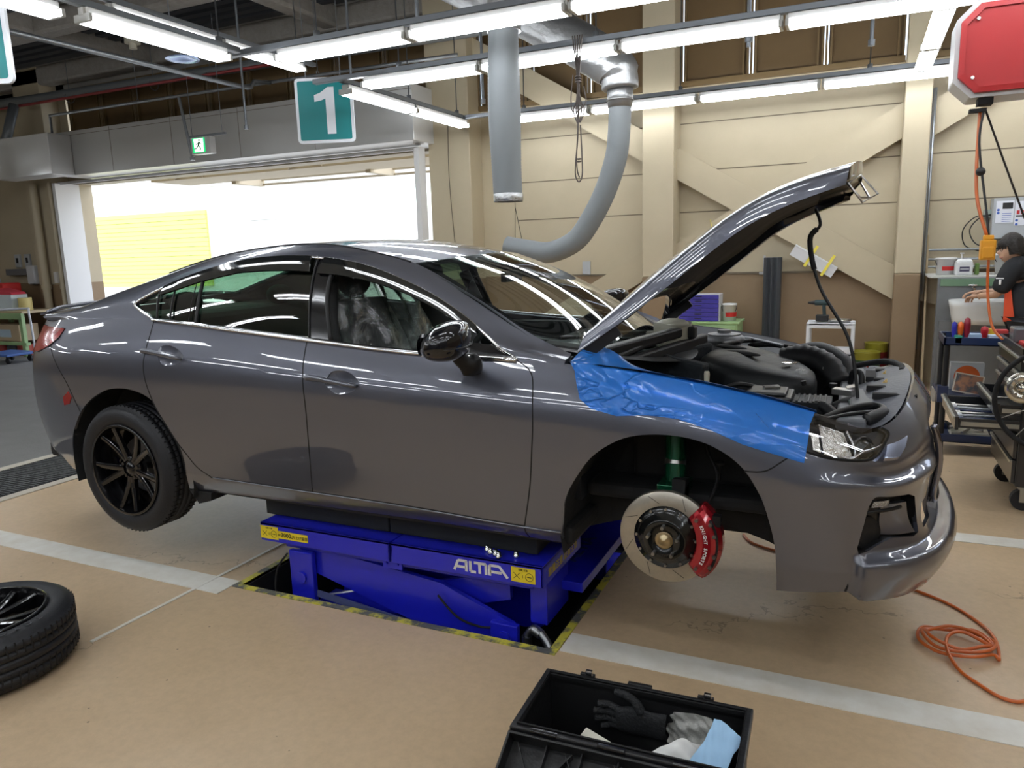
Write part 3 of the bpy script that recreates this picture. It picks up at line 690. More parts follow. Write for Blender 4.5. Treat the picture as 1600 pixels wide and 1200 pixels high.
DLO = DT + [(-.7,.03),(-1.1,.02),(-1.6,.02),(-2.1,.02),(-2.5,.02)] + DR[::-1][:-1]
tail_o = [(-3.319,4.679),(-3.327,4.40),(-3.384,4.168),(-3.507,3.978),(-3.72,3.93),(-4.02,3.97),(-4.02,4.72),(-3.704,4.86)]
bseam = [(-3.384,4.168),(-3.257,3.527),(-3.195,3.146),(-3.12,2.50)]
fog = [(0.705,2.695),(0.758,2.776),(0.92,2.60),(0.965,1.66),(0.80,1.70),(0.665,1.373),(0.685,2.034)]
grille = [(1.20,2.0),(1.16,3.1),(1.13,4.2),(1.36,4.28),(S1,4.28),(S1,1.75),(1.35,1.75)]
intake = [(1.02,2.30),(1.11,2.45),(1.14,1.75),(1.02,1.68)]
for sd in (1, -1):
    q = panel('quarter_panel', BODYS, cut(RA, -3.12, 2.5, -2.421, 0) + [(-2.30,0),(-2.215,1.0)] + RD[::-1] + [(-3.0,5),(-3.704,5),(-3.704,4.86),(-3.319,4.679),(-3.327,4.40)] + bseam[:3], PAINT, CAR, side=sd)
    panel('side_skirt', BODYS, [(-2.30,0),(-2.215,1.0),(-1.594,1.0),(-.543,1.0),(-.385,1.0),(-.398,0)], PAINT, CAR, side=sd)
    cupr = [(-2.487,4.259),(-2.434,4.379),(-2.364,4.309),(-2.316,4.148),(-2.329,3.978),(-2.395,3.868),(-2.465,3.918)]
    cupf_ = [(-1.449,4.05),(-1.427,4.178),(-1.366,4.218),(-1.309,4.068),(-1.287,3.888),(-1.322,3.707),(-1.379,3.607),(-1.427,3.657),(-1.462,3.82)]
    rd = panel('rear_door', BODYS, RD + MG[::-1], PAINT, CAR, side=sd, holes=[smooth_loop(cupr)], lip=.008)
    fd = panel('front_door', BODYS, MG + FG[::-1], PAINT, CAR, side=sd, holes=[smooth_loop(cupf_)], lip=.008)
    panel('front_fender', BODYS, FG + cut(FA, -.385, 1.0, .289, 3.04) + FB_ + LL[:20][::-1] + LU[1:], PAINT, CAR, side=sd)
    panel('roof_side', GREENS, [(-3.62,0),(-.40,0),(-.40,3),(-3.62,3)], PAINT, CAR, sc=.12, holes=[DLO], lip=.02, side=sd)
    tl = panel('tail_lamp', BODYS, tail_o, mat('red_lamp_lens', (.26, .002, .005), .16, 0, .35), CAR, side=sd, off=.004)
    mb = MB(); mb.tube(on(BODYS, tail_o, .002, 1, sd, True), .004, 6, closed=True); build(mb, 'lamp_seal', GAPM, tl)
    # gaps
    mb = MB(); gapline(mb, BODYS, rdoor, sd); gapline(mb, BODYS, midgap, sd); gapline(mb, BODYS, frontgap, sd)
    gapline(mb, BODYS, [(-2.215,1.0),(-1.9,1.0),(-1.594,1.0),(-1.0,1.0),(-.543,1.0)], sd, r=.004)
    build_each(mb, 'door_seal', GAPM, CAR)
    mb = MB(); gapline(mb, BODYS, fendbump, sd); gapline(mb, BODYS, lamp_lo, sd, r=.005); gapline(mb, BODYS, bseam, sd); gapline(mb, BODYS, [(-.543,1.0),(-.55,.5),(-.545,0.02)], sd); build_each(mb, 'panel_joint', GAPM, CAR)
    mb = MB(); mb.tube(on(BODYS, [(-2.20,1.0),(-1.9,.985),(-1.594,.98),(-1.0,.98),(-.39,.98)], .003, 6, sd), .004, 6); build(mb, 'sill_moulding', CHROME if 0 else PAINT, CAR)
    # window trim, glass, pillars, visors
    mb = MB(); mb.tube(on(GREENS, [(-2.60,.03),(-2.1,.01),(-1.6,.01),(-1.1,.01),(-.598,.03)], .004, 6, sd), .0125, 8, flat=.6); build(mb, 'belt_moulding', CHROME, CAR, label='chrome belt moulding')
    mb = MB(); mb.tube(on(GREENS, dlo_rear[::-1] + dlo_top[1:], .003, 5, sd), .0075, 8, flat=.7); build(mb, 'window_surround', CHROME, CAR, label='chrome window surround')
    t1 = [p for p in DT if p[0] < -1.66]
    panel('quarter_glass', GREENS, [p for p in DT if p[0] < -2.36] + [(-2.36, 1.68), (-2.318,.03),(-2.5,.03)] + DR[::-1][:-1], GLASS_T, rd, sc=.12, lip=0, off=-.012, side=sd)
    panel('window_glass', GREENS, [(-2.345,1.70)] + [p for p in DT if -2.33 < p[0] < -1.66] + [(-1.655,1.9),(-1.60,.03),(-2.30,.03)], GLASS_T, rd, sc=.12, lip=0, off=-.010, side=sd)
    for a, b, w in (((-2.338,1.72),(-2.300,.04),.016), ((-2.375,1.66),(-2.352,.05),.004), ((-2.52,1.55),(-2.482,.05),.009), ((-2.63,1.4),(-2.575,.04),.010)):
        mb = MB(); mb.tube(on(GREENS, [a, ((a[0]+b[0])/2, (a[1]+b[1])/2), b], -.002, 6, sd), w*.55, 6); build(mb, 'window_bar', TRIMB, rd)
    panel('pillar_cover', GREENS, [(-1.675,1.90),(-1.545,1.90),(-1.56,1.2),(-1.50,.03),(-1.605,.03),(-1.64,1.0)], BLACKP, fd, sc=.12, off=-.003, side=sd, label='gloss black centre pillar cover')
    mb = MB(); mb.tube(on(GREENS, [(-1.658,1.90),(-1.640,1.0),(-1.612,.03)], .0, 6, sd), .005, 6); mb.tube(on(GREENS, [(-1.545,1.88),(-1.555,1.2),(-1.495,.03)], -.004, 6, sd), .011, 6); build_each(mb, 'pillar_seal', TRIMB, fd)
    vt = [p for p in DT if -2.60 < p[0] < -1.67]; VIS = mat('smoked_visor', (.008, .009, .009), .06, 0, 1)
    panel('wind_deflector', GREENS, vt + [(-1.668,1.52),(-1.9,1.52),(-2.1,1.50),(-2.35,1.36),(-2.60,1.12)], VIS, rd, sc=.12, lip=.01, off=.012, side=sd)
    vt = [p for p in DT if -1.63 < p[0] < -.80]
    panel('wind_deflector', GREENS, vt + [(-.80,1.25),(-1.0,1.45),(-1.15,1.56),(-1.3,1.56),(-1.45,1.53),(-1.625,1.50)], VIS, fd, sc=.12, lip=.01, off=.012, side=sd)
    panel('mirror_sail', GREENS, [(-.90,.03),(-.80,.9),(-.72,1.1),(-.66,.60),(-.60,.08)], BLACKP, fd, sc=.12, off=-.006, side=sd)
    # handles
    for dr, cup, bar in ((rd, [(-2.487,4.259),(-2.434,4.379),(-2.364,4.309),(-2.316,4.148),(-2.329,3.978),(-2.395,3.868),(-2.465,3.918)], [(-2.568,4.14),(-2.53,4.14),(-2.42,4.10),(-2.325,4.055)]),
                         (fd, [(-1.449,4.05),(-1.427,4.178),(-1.366,4.218),(-1.309,4.068),(-1.287,3.888),(-1.322,3.707),(-1.379,3.607),(-1.427,3.657),(-1.462,3.82)], [(-1.545,3.92),(-1.50,3.93),(-1.40,3.89),(-1.30,3.85)])):
        ca = np.array(cup).mean(0)
        cupf = lambda s, v, c=ca: -.003 - .022*np.clip(1-((s-c[0])/.092)**2-((v-c[1])/.36)**2, 0, 1)
        panel('handle_cup', BODYS, smooth_loop(cup), PAINT, dr, step=.012, off=lambda s, v, f=cupf: f(s, v)+.0025, lip=0, side=sd)
        mb = MB(); pts = on(BODYS, bar, .026, 5, sd); n_ = len(pts)
        mb.tube([on(BODYS, [bar[0]], -.004, 1, sd)[0]] + pts + [on(BODYS, [bar[-1]], -.0, 1, sd)[0]], [.012] + [.0135 - .004*i/n_ for i in range(n_)] + [.007], 10, flat=1.0)
        build(mb, 'door_handle', PAINT, dr)
# bumpers cross the centre line: one mesh each
def _ss(a, b, x): t = np.clip((x-a)/(b-a), 0, 1); return t*t*(3-2*t)
def sculpt(s, v):
    side = _ss(.47, .80, s); nose = 1-_ss(1.02, 1.2, s)
    ridge = .020*np.exp(-((v-2.98-.10*np.sin((s-.5)*4))/.20)**2)*side*nose - .016*np.exp(-((v-3.45)/.28)**2)*side*nose
    lipz = .050*_ss(1.40, 1.14, v)*_ss(.640, .672, s)
    cornerfold = .010*_ss(.44, .62, s)*np.exp(-((v-1.9)/.9)**2)*(1-_ss(.62,.70,s))
    return ridge + lipz + cornerfold
lamp_end = cut(LL, .469, 3.868, .825, 4.95)
panel('front_bumper', BODYS, FB_ + lamp_end + [(.825,5),(S1,5),(S1,0),(.407,0)] + cut(FA, .407, 0, .289, 3.04)[:-1], PAINT, CAR, holes=[smooth_loop(fog, 3), grille, intake], sym=True, off=sculpt, step=.02)
panel('rear_bumper', BODYS, bseam[:3] + cut(RA, -3.12, 2.5, -3.323, 0) + [(S0,0),(S0,3.7),(-4.0,3.7),(-3.95,3.95),(-3.72,3.93),(-3.507,3.978)], PAINT, CAR, sym=True)
panel('trunk_lid', BODYS, [(S0,3.72),(-4.03,3.72),(-4.03,4.74),(-3.704,4.88),(-3.704,5),(S0,5)], PAINT, CAR, sym=True)
# grille, intakes, fog recess
GRM = mat('grille_black', (.012, .012, .013), .4)
panel('grille', BODYS, grille, GRM, CAR, off=lambda s, v: -.035 + .006*np.sin(v*22), lip=0, sym=True, step=.02)
mb = MB(); mb.tube(on(BODYS, [(1.14,4.1),(1.15,3.4),(1.19,2.2),(1.33,1.85),(S1,1.8)], .012), .012, 8); mb.tube([Vector((p.x, -p.y, p.z)) for p in on(BODYS, [(1.14,4.1),(1.15,3.4),(1.19,2.2),(1.33,1.85),(S1,1.8)], .012)], .012, 8); build(mb, 'grille_surround', mat('smoked_chrome', (.25,.25,.29), .12, 1), CAR)
panel('side_intake', BODYS, intake, GRM, CAR, off=-.05, lip=0, sym=True)
panel('fog_recess', BODYS, smooth_loop([(a, b) for a, b in fog], 3), TRIMB, CAR, off=lambda s, v: -.05 + .0*s, lip=0, sym=True)
for sd in (1, -1):
    mb = MB(); a = on(BODYS, smooth_loop(fog, 3), 0, 1, sd); b = on(BODYS, smooth_loop(fog, 3), -.052, 1, sd); n_ = len(a)
    mb.add(a + b, [(i, (i+1) % n_, n_+(i+1) % n_, n_+i) for i in range(n_)], smooth=True); build(mb, 'recess_wall', TRIMB, CAR)
    panel('recess_blade', BODYS, [(.80,2.40),(.905,2.45),(.95,1.70),(.80,1.74)], PAINT, CAR, off=lambda s, v: -.045+.04*(s-.80)/.15, side=sd)
    d = panel('running_lamp', BODYS, [(.722,2.60),(.79,2.63),(.79,2.48),(.715,2.44)], mat('clear_reflector', (.55,.57,.6), .12, .9, bump=(200,.8)), CAR, off=-.012, side=sd)
    mb = MB(); mb.tube(on(BODYS, [(.69,2.30),(.76,2.36),(.86,2.40)], -.012, 4, sd), .007, 6); build(mb, 'lamp_fin', TRIMB, d)
    mb = MB(); c_ = on(BODYS, [(.725,1.78)], -.045, 1, sd)[0]; nn = Vector(BODYS.normal(np.array([.725]), np.array([1.78]))[0]); nn.y *= sd
    mb.lathe([(0,.012),(.03,.014),(.045,.008),(.056,.012),(.060,0)], c_, nn, 24); build(mb, 'fog_lamp_cover', TRIMB, CAR)
    # corner joint of the bumper lip
    mb = MB(); gapline(mb, BODYS, [(.665,1.35),(.652,.8),(.637,.02)], sd, r=.005); build(mb, 'lip_joint', GAPM, CAR)
    panel('reflector', BODYS, [(-3.2,3.05),(-3.178,2.896),(-3.205,2.705),(-3.257,2.655),(-3.257,2.896)], MATS['red_lamp_lens'], CAR, off=.003, lip=.004, side=sd)
    # headlamp: clear lens over a dark housing with bright reflector and projector
    lo = LL; hl = thing('headlamp_unit', '', '') if 0 else None
    o_ = lo + [(.70,4.985),(.60,5.0),(.556,5.0)] + LU[::-1][1:-1]
    lens = panel('headlamp', BODYS, o_, GLASS_L, CAR, off=.003, lip=0, side=sd, step=.02)
    panel('lamp_housing', BODYS, o_, mat('lamp_housing_grey', (.05,.05,.052), .25, .5), lens, off=lambda s, v: -.022-.05*np.clip((v-3.8)/1.0, 0, 1)*0 - .05*np.clip(np.sin((s-.3)/.55*3.14), 0, 1), lip=0, side=sd, step=.02)
    REFL = mat('lamp_reflector', (.80,.78,.74), .12, 1, bump=(45, .5))
    panel('reflector_bowl', BODYS, [(.56,3.95),(.56,4.86),(.66,4.8),(.668,4.1),(.64,3.9)], REFL, lens, off=-.03, lip=.02, side=sd, step=.015)
    mb = MB(); c_ = on(BODYS, [(.735,4.42)], -.050, 1, sd)[0]; nn = (Vector((.75, -.65*sd, .05))).normalized()
    mb.lathe([(0,.030),(.018,.027),(.030,.018),(.034,.0),(.040,.0),(.046,.012),(.050,.0),(.050,-.03)], c_, nn, 28); build(mb, 'projector_lens', mat('projector_glass', (.05,.055,.06), .05, .6, 1), lens)
    mb = MB(); mb.tube(on(BODYS, [(.60,3.90),(.66,3.98),(.70,4.20),(.76,4.36),(.815,4.5)], -.014, 5, sd), .005, 6); mb.tube(on(BODYS, [(.66,4.8),(.672,4.4),(.665,4.0),(.63,3.88)], -.012, 5, sd), .004, 6); build_each(mb, 'lamp_ring', CHROME, lens)
    panel('lamp_amber', BODYS, [(.52,4.0),(.52,4.5),(.548,4.5),(.548,3.95)], REFL, lens, off=-.025, lip=0, side=sd)
    panel('bumper_facet', BODYS, [(.862,4.739),(.935,4.43),(.872,4.20),(.81,3.99),(.75,3.99),(.81,4.42)], mat('facet_sheen', (.34,.38,.50), .16, 1), CAR, off=lambda s, v: .030-.052*(v-3.99)/.75, side=sd, step=.015)  # bumper facet; its bluish reflection is put into the metal colour

# roof, windscreen, rear window, boot deck
def strip_surf(st, ks, crease=()): return Surf(st, ks, crease)
K = []; xs = [-2.80, -2.45, -2.05, -1.65, -1.40, -1.20]
for x in xs:
    e = GREENS(x, 3.0)[0]; z = e[2]; f = (x+2.8)/1.6; sh = .15*f**3 + .04*f; 
    K.append([[e[0], e[1], z], [x+sh*.55, -.36, z+.012], [x+sh*.9, -.18, z+.017], [x+sh, 0, z+.018], [x+sh*.9, .18, z+.017], [x+sh*.55, .36, z+.012], [e[0], -e[1], z]])
K = [[[p[0], p[1], p[2]+.012*(1-abs(p[1])/.56)*f_] for p in k] for k, f_ in zip(K, (.3,.3,.2,.5,.8,1))]
ROOFS = Surf(xs, K)
panel('roof', ROOFS, [(-2.8,0),(-1.2,0),(-1.2,6),(-2.8,6)], PAINT, CAR, sc=.18, flip=False, lip=.02)
mb = MB(); mb.tube(on(GREENS, [(-2.75,2.97),(-2.3,2.97),(-1.9,2.97),(-1.5,2.97),(-1.22,2.97)], .0, 6), .005, 6); mb.tube([Vector((p.x,-p.y,p.z)) for p in on(GREENS, [(-2.75,2.97),(-2.3,2.97),(-1.9,2.97),(-1.5,2.97),(-1.22,2.97)], .0, 6)], .005, 6); build_each(mb, 'roof_moulding', TRIMB, CAR)
# windscreen, s runs across
ts = np.linspace(-1, 1, 9); K = []
for t in ts:
    a = abs(t); b0 = np.array([-.22-.37*a**2.2, .705*t, 1.135+.118*a**2]); t0 = np.array([-1.035-.165*a**2.2, .552*t, 1.588-.036*a**2]); m = (b0+t0)/2 + [.022*(1-a**2)+.004, 0, .040*(1-a*a)+.006]
    q1 = b0*.72+t0*.28 + (m-(b0+t0)/2)*.75; q2 = b0*.28+t0*.72 + (m-(b0+t0)/2)*.75
    K.append([b0, q1, q2, t0])
WSS = Surf(ts*.75, K)
ws = panel('windscreen', WSS, [(-.75,0),(.75,0),(.75,3),(-.75,3)], GLASS_C, CAR, sc=.2, lip=0, off=.002)
FRIT = mat('black_glass_border', (.006,.006,.007), .1, 0, .6)
for o_ in ([(-.75,0),(.75,0),(.75,.16),(-.75,.16)], [(-.75,2.93),(.75,2.93),(.75,3),(-.75,3)], [(-.75,.1),(-.715,.1),(-.70,2.95),(-.75,2.95)], [(.75,.1),(.75,2.95),(.70,2.95),(.715,.1)]):
    panel('glass_border', WSS, o_, FRIT, ws, sc=.2, lip=0, off=-.001)
panel('shade_band', WSS, [(-.70,2.45),(.70,2.45),(.70,2.95),(-.70,2.95)], glass('shade_band', (.42,.50,.47), .04), ws, sc=.2, lip=0, off=-.003)
# rear window and boot deck
K = []; xr = [-3.86, -3.62, -3.40, -3.12, -2.78]
for i, x in enumerate(xr):
    e = GREENS(max(x, -3.62), 3.0)[0] if x > -3.7 else np.array([-3.80, -.60, 1.315]); z = e[2]; c_ = [.0,.012,.02,.035,.03][i]; sh = [-.06,-.03,0,.03,.02][i]
    K.append([[e[0], e[1], z], [x+sh*.7, -.34, z+c_*.8], [x+sh, 0, z+c_], [x+sh*.7, .34, z+c_*.8], [e[0], -e[1], z]])
DECKS = Surf(xr, K)
panel('boot_deck', DECKS, [(-3.86,0),(-3.36,0),(-3.36,4),(-3.86,4)], PAINT, CAR, sc=.28)
panel('rear_window', DECKS, [(-3.36,.25),(-2.80,.25),(-2.80,3.75),(-3.36,3.75)], GLASS_R, CAR, sc=.28, lip=0)
for a, b in ((0,.25),(3.75,4)): panel('window_pillar', DECKS, [(-3.36,a),(-2.78,a),(-2.78,b),(-3.36,b)], PAINT, CAR, sc=.28)
mb = MB(); mb.tube([(-3.70,-.62,1.322),(-3.84,-.45,1.335),(-3.90,-.2,1.342),(-3.91,0,1.344),(-3.90,.2,1.342),(-3.84,.45,1.335),(-3.70,.62,1.322)], .016, 8, flat=.6); build(mb, 'boot_spoiler', PAINT, CAR)
# top strip joining belt of the boot flank to the deck
for sd in (1, -1):
    mb = MB()
    rows = [on(BODYS, [(s_, 5.0)], 0, 1, sd)[0] for s_ in np.linspace(S0+.02 if 0 else -4.2, -3.45, 10)]
    r2 = [Vector((max(-3.86, p.x), p.y*.86 if abs(p.y) > .3 else p.y, p.z+.022)) for p in rows]
    mb.add(rows + r2, [(i, i+1, 11+i-1+0, 10+i) for i in range(9)], smooth=True); build(mb, 'boot_shoulder', PAINT, CAR)

# bonnet, propped open
HT = [((-.385,.70,1.19),(-.365,.685,1.245),(-.33,.56,1.31),(-.28,.3,1.375),(-.26,0,1.395)),
      ((-.11,.695,1.386),(-.12,.68,1.435),(-.12,.57,1.485),(-.115,.3,1.505),(-.11,0,1.510)),
      ((.10,.68,1.552),(.085,.665,1.605),(.085,.56,1.645),(.085,.3,1.660),(.085,0,1.665)),
      ((.27,.66,1.672),(.255,.645,1.725),(.255,.55,1.755),(.255,.3,1.770),(.255,0,1.775)),
      ((.457,.63,1.752),(.445,.615,1.80),(.45,.53,1.828),(.455,.3,1.845),(.455,0,1.848)),
      ((.556,.58,1.785),(.562,.57,1.828),(.575,.47,1.862),(.60,.25,1.888),(.605,0,1.892))]
K = []
for r in HT:
    near = [[p[0], -p[1], p[2]] for p in r]; K.append(near + [[p[0], p[1], p[2]] for p in r[:-1][::-1]])
HOODS = Surf([0,.32,.58,.79,1.0,1.13], K)
ho = [(0,0),(1.13,0),(1.13,8),(0,8)]
bon = panel('bonnet', HOODS, ho, PAINT, CAR, sc=.16, lip=0)
def under(s, v): return -.024 - .012*np.clip(1.5-np.abs(v-4)/2.6, 0, 1) - .010*np.clip(np.sin(s*9)*np.cos((v-4)*1.6), 0, 1)
panel('bonnet_inner', HOODS, [(.0,.12),(1.12,.12),(1.12,7.88),(.0,7.88)], mat('bonnet_inner_black', (.014,.015,.018), .22, .3, .6), bon, sc=.16, lip=0, off=under, flip=True)
panel('bonnet_pad', HOODS, [(.22,1.9),(.95,1.9),(.98,4),(.95,6.1),(.22,6.1),(.18,4)], mat('sound_pad', (.02,.02,.021), .8), bon, sc=.16, off=lambda s, v: under(s, v)-.010, lip=0, flip=True)
# folded edge of the bonnet
mb = MB()
for v_ in (0, 8):
    a = on(HOODS, [(s_, v_) for s_ in np.linspace(0, 1.13, 24)], 0, 1); b = on(HOODS, [(s_, .12 if v_ == 0 else 7.88) for s_ in np.linspace(0, 1.12, 24)], -.027, 1)
    mb.add(a + b, [(i, i+1, 24+i+1, 24+i) for i in range(23)], smooth=True)
for s_ in (0, 1.13):
    vv = np.linspace(.0, 8, 40); a = on(HOODS, [(s_, q) for q in vv], 0, 1); b = on(HOODS, [(abs(s_-.01), q) for q in vv], -.045, 1)
    mb.add(a + b, [(i, i+1, 40+i+1, 40+i) for i in range(39)], smooth=True)
build(mb, 'bonnet_flange', BLACKP, bon)
mb = MB(); mb.tube([(.545,-.06,1.83),(.60,-.06,1.765),(.635,-.02,1.765),(.60,.05,1.83)], .005, 6); mb.tube([(.56,-.42,1.80),(.61,-.42,1.73),(.66,-.36,1.76),(.60,-.36,1.83)], .004, 6, closed=True); build_each(mb, 'striker_loop', STEEL, bon)
mb = MB()
for y in (-.69, .69): mb.bar((-.40,y,1.15),(-.22,y*.99,1.285),.012,.045); mb.cbox((-.41,y,1.14),(.09,.05,.03))
build_each(mb, 'bonnet_hinge', TRIMB, bon)
# prop rod with rubber sleeve
pr = catmull([(.44,-.12,1.725),(.46,-.14,1.66),(.425,-.16,1.60),(.47,-.20,1.42),(.585,-.26,1.22),(.625,-.30,1.03),(.63,-.31,.97)], 6)
mb = MB(); mb.tube(pr, .0065, 8); rod = build(mb, 'prop_rod', TRIMB, CAR)
mb = MB(); mb.tube(pr[8:17], .011, 8); build(mb, 'rod_grip', DARK, rod)
# ---------------------------------------------------------------- wheels, brake, under body
RIMB = mat('gloss_black_rim', (.005,.005,.006), .14, 0, .5, spec=.4)
def wheel(parent, M, R0=.340, Wd=.232, rr=.249, tread=True, phase=0.0, hub=True):
    """outer face looks to local +Z; M places it"""
    h = Wd/2
    pr = [(rr-.010, h-.022),(rr+.004, h-.010),(rr+.022, h-.004),(rr+.045, h),(R0-.030, h-.006),(R0-.012, h-.018),(R0-.002, h-.036)]
    tr = []
    for a, b in ((h-.036, h-.062),(h-.070, .022),(.014,-.014),(-.022,-h+.070),(-h+.062,-h+.036)): tr += [(R0-.001, a),(R0, (a+b)/2),(R0-.001, b),(R0-.010, b-.001),(R0-.010, b-.007)]
    pr = pr + tr[:-2] + [(a, -b) for a, b in pr[::-1]]
    mb = MB(); mb.M = M; mb.lathe(pr, n=72)
    if tread:
        for i in range(72):                                      # cross sipes on the shoulders and the blocks
            for zz, w_, sk in ((h-.050, .040, 0), (.046, .03, .3), (-.046, .03, .3), (-h+.050, .040, 0)):
                t = 2*math.pi*(i+.3*sk)/72
                mb2 = MB(); mb2.box(R0-.004, R0+.0008, -.0022, .0022, zz-w_/2, zz+w_/2, mi=1); X = Matrix.Rotation(t, 4, 'Z') @ Matrix.Rotation(sk, 4, 'X') if 0 else Matrix.Rotation(t, 4, 'Z')
                mb.add([X @ Vector(p) for p in mb2.v], mb2.f, smooth=False, mi=1)
    ty = build(mb, 'tyre', [RUBBER, DARK], parent)
    mb = MB(); mb.M = M
    mb.lathe([(rr-.016, h-.004),(rr-.006, h-.002),(rr-.002, h-.008),(rr-.004, h-.018),(rr-.018, h-.030),(rr-.026, h-.07),(rr-.03, 0),(rr-.022, -h+.03),(rr-.008, -h+.01),(rr-.014, -h+.004),(rr-.03,-h+.01),(rr-.036, 0),(rr-.03, h-.07),(rr-.020, h-.024),(rr-.016, h-.004)], n=64)
    rim = build(mb, 'rim', RIMB, parent)
    mb = MB(); mb.M = M
    for k in range(5):
        for sg in (-1, 1):
            a0 = phase + 2*math.pi*k/5 + sg*.13; a1 = phase + 2*math.pi*k/5 + sg*.245; pts = []
            for u in np.linspace(0, 1, 7):
                r_ = .045 + (rr-.022-.045)*u; a_ = a0 + (a1-a0)*u**.8; z_ = h-.050 + .034*u**1.5 + .010*(1-u)
                pts.append((r_, a_, z_, .0185 - .003*u, .030 - .010*u))
            vs = []
            for r_, a_, z_, w_, d_ in pts:
                er = Vector((math.cos(a_), math.sin(a_), 0)); et = Vector((-math.sin(a_), math.cos(a_), 0)); c = er*r_
                vs += [c-et*w_+Vector((0,0,z_-d_)), c-et*w_*.95+Vector((0,0,z_-.004)), c-et*w_*.3+Vector((0,0,z_)), c+et*w_*.3+Vector((0,0,z_)), c+et*w_*.95+Vector((0,0,z_-.004)), c+et*w_+Vector((0,0,z_-d_))]
            n = len(pts); mb.add(vs, [(i*6+j, i*6+(j+1) % 6, (i+1)*6+(j+1) % 6, (i+1)*6+j) for i in range(n-1) for j in range(6)], smooth=False)
    build_each(mb, 'spoke', RIMB, rim, bevel=.0025)
    mb = MB(); mb.M = M; mb.lathe([(0, h-.034),(.026, h-.035),(.031, h-.040),(.034, h-.043),(.060, h-.043),(.070, h-.056),(.074, h-.09),(0, h-.09)], n=32)
    for k in range(5):
        a = phase + 2*math.pi*(k+.5)/5; mb.cyl((.053*math.cos(a), .053*math.sin(a), h-.056),(.053*math.cos(a), .053*math.sin(a), h-.041), .010, 6, smooth=False)
    cap = build(mb, 'hub_cap', RIMB, rim)
    return rim
def wheel_frame(x, y, z, out): return Matrix.Translation((x, y, z)) @ Matrix.Rotation(R(90)*(1 if out < 0 else -1), 4, 'X')   # local Z looks to out*Y
RW = thing('rear_wheel', '', '')
del RW['label'], RW['category']; RW.parent = CAR; RW.location = (-2.83+1.45, -.795, .525); EMP[RW.name] = Matrix.Translation((-2.83, -.795, .525))
wheel(RW, wheel_frame(-2.83, -.795, .525, -1), R0=.342, phase=R(120))
def disc_rotor(mb, M, r, hat): mb.M = M; mb.lathe([(hat,.013),(r-.002,.013),(r,.011),(r,-.011),(r-.002,-.013),(hat,-.013)], n=64)
mb = MB(); disc_rotor(mb, wheel_frame(-2.83,-.77,.525,-1), .15, .07); mb.M = None; mb.box(-2.83-.03, -2.83+.07, -.74, -.60, .45, .60); build(mb, 'rear_brake', ALU, RW)
RW2 = thing('rear_wheel', '', ''); del RW2['label'], RW2['category']; RW2.parent = CAR; RW2.location = (-2.83+1.45, .795, .525); EMP[RW2.name] = Matrix.Translation((-2.83, .795, .525))
wheel(RW2, wheel_frame(-2.83, .795, .525, 1), R0=.342, phase=R(40), tread=False)
# arch liners, floor pan, suspension
LIN = mat('arch_liner', (.012,.013,.015), .75, bump=(25, .6))
for sd in (1, -1):
    for (cx, cz, r_, sq) in ((.015, .525, .425, 1), (-2.80, .53, .46, 1)):
        mb = MB(); n = 26; vs = []
        for i in range(n+1):
            a = R(-14) + R(208)*i/n; x = cx + r_*math.cos(a)*(.97); z = cz + r_*math.sin(a)
            vs += [(x, -.885*sd, z), (x, -.56*sd, z), (cx + (x-cx)*.8, -.50*sd, cz+(z-cz)*.9)]
        mb.add(vs, [(i*3+j, i*3+3+j, i*3+4+j, i*3+1+j) for i in range(n) for j in range(2)], smooth=True)
        vs2 = [(cx, -.50*sd, cz)] + [vs[i*3+2] for i in range(n+1)]
        mb.add(vs2, [(0, i, i+1) for i in range(1, n+1)], smooth=False); build(mb, 'arch_liner', LIN, CAR)
mb = MB(); mb.box(-2.34, -.36, -.84, .84, .44, .52); mb.box(-3.80, -3.30, -.66, .66, .45, .60); mb.box(-3.3, -2.34, -.5, .5, .46, .60); mb.box(-.36, .42, -.48, .48, .44, .60); mb.box(.42, .84, -.56, .56, .43, .50)
build(mb, 'floor_pan', DARK, CAR, bevel=.02)
mb = MB(); mb.prism([(-2.42,.455),(-2.27,.45),(-2.275,.41),(-2.36,.385)], -.86, -.70, 'y'); build(mb, 'mud_flap', DARK, CAR)
mb = MB(); mb.cyl((-3.62,-.56,.475),(-3.88,-.56,.475), .045, 20); mb.cyl((-3.40,-.56,.48),(-3.62,-.56,.475), .035, 16); build(mb, 'exhaust_tip', mat('dull_chrome', (.45,.42,.38), .3, 1), CAR)
# front hub: slotted two-piece disc, red caliper, green coil-over strut
HB = thing('front_brake', '', ''); del HB['label'], HB['category']; HB.parent = CAR; HB.location = (0+1.45, -.80, .521); EMP[HB.name] = Matrix.Translation((0, -.80, .521))
M = wheel_frame(0, -.80, .521, -1)
mb = MB(); disc_rotor(mb, M, .178, .112)
mb.M = M
for k in range(8):
    a = 2*math.pi*k/8+.2; p = Vector((.130*math.cos(a), .130*math.sin(a), .0132)); q = Vector((.168*math.cos(a+.22), .168*math.sin(a+.22), .0132)); mb.bar(p, q, .0018, .0008, up=(0,0,1), mi=1)
build(mb, 'brake_disc', [mat('disc_face', (.55,.51,.43), .36, .75, noise=(40,.5,(.44,.41,.35))), DARK], HB)
mb = MB(); mb.M = M; mb.lathe([(.121,.010),(.121,.0175),(.104,.0185),(.098,.030),(.084,.036),(.080,.048),(.076,.050),(.036,.050),(.034,.046)], n=48); build(mb, 'disc_hat', mat('hat_black', (.008,.009,.009), .22, .3, .6), HB)
mb = MB(); mb.M = M
for k in range(12):
    a = 2*math.pi*k/12; mb.cyl((.1115*math.cos(a), .1115*math.sin(a), .017),(.1115*math.cos(a), .1115*math.sin(a), .0245), .0052, 8)
build_each(mb, 'disc_bolt', STEEL, HB)
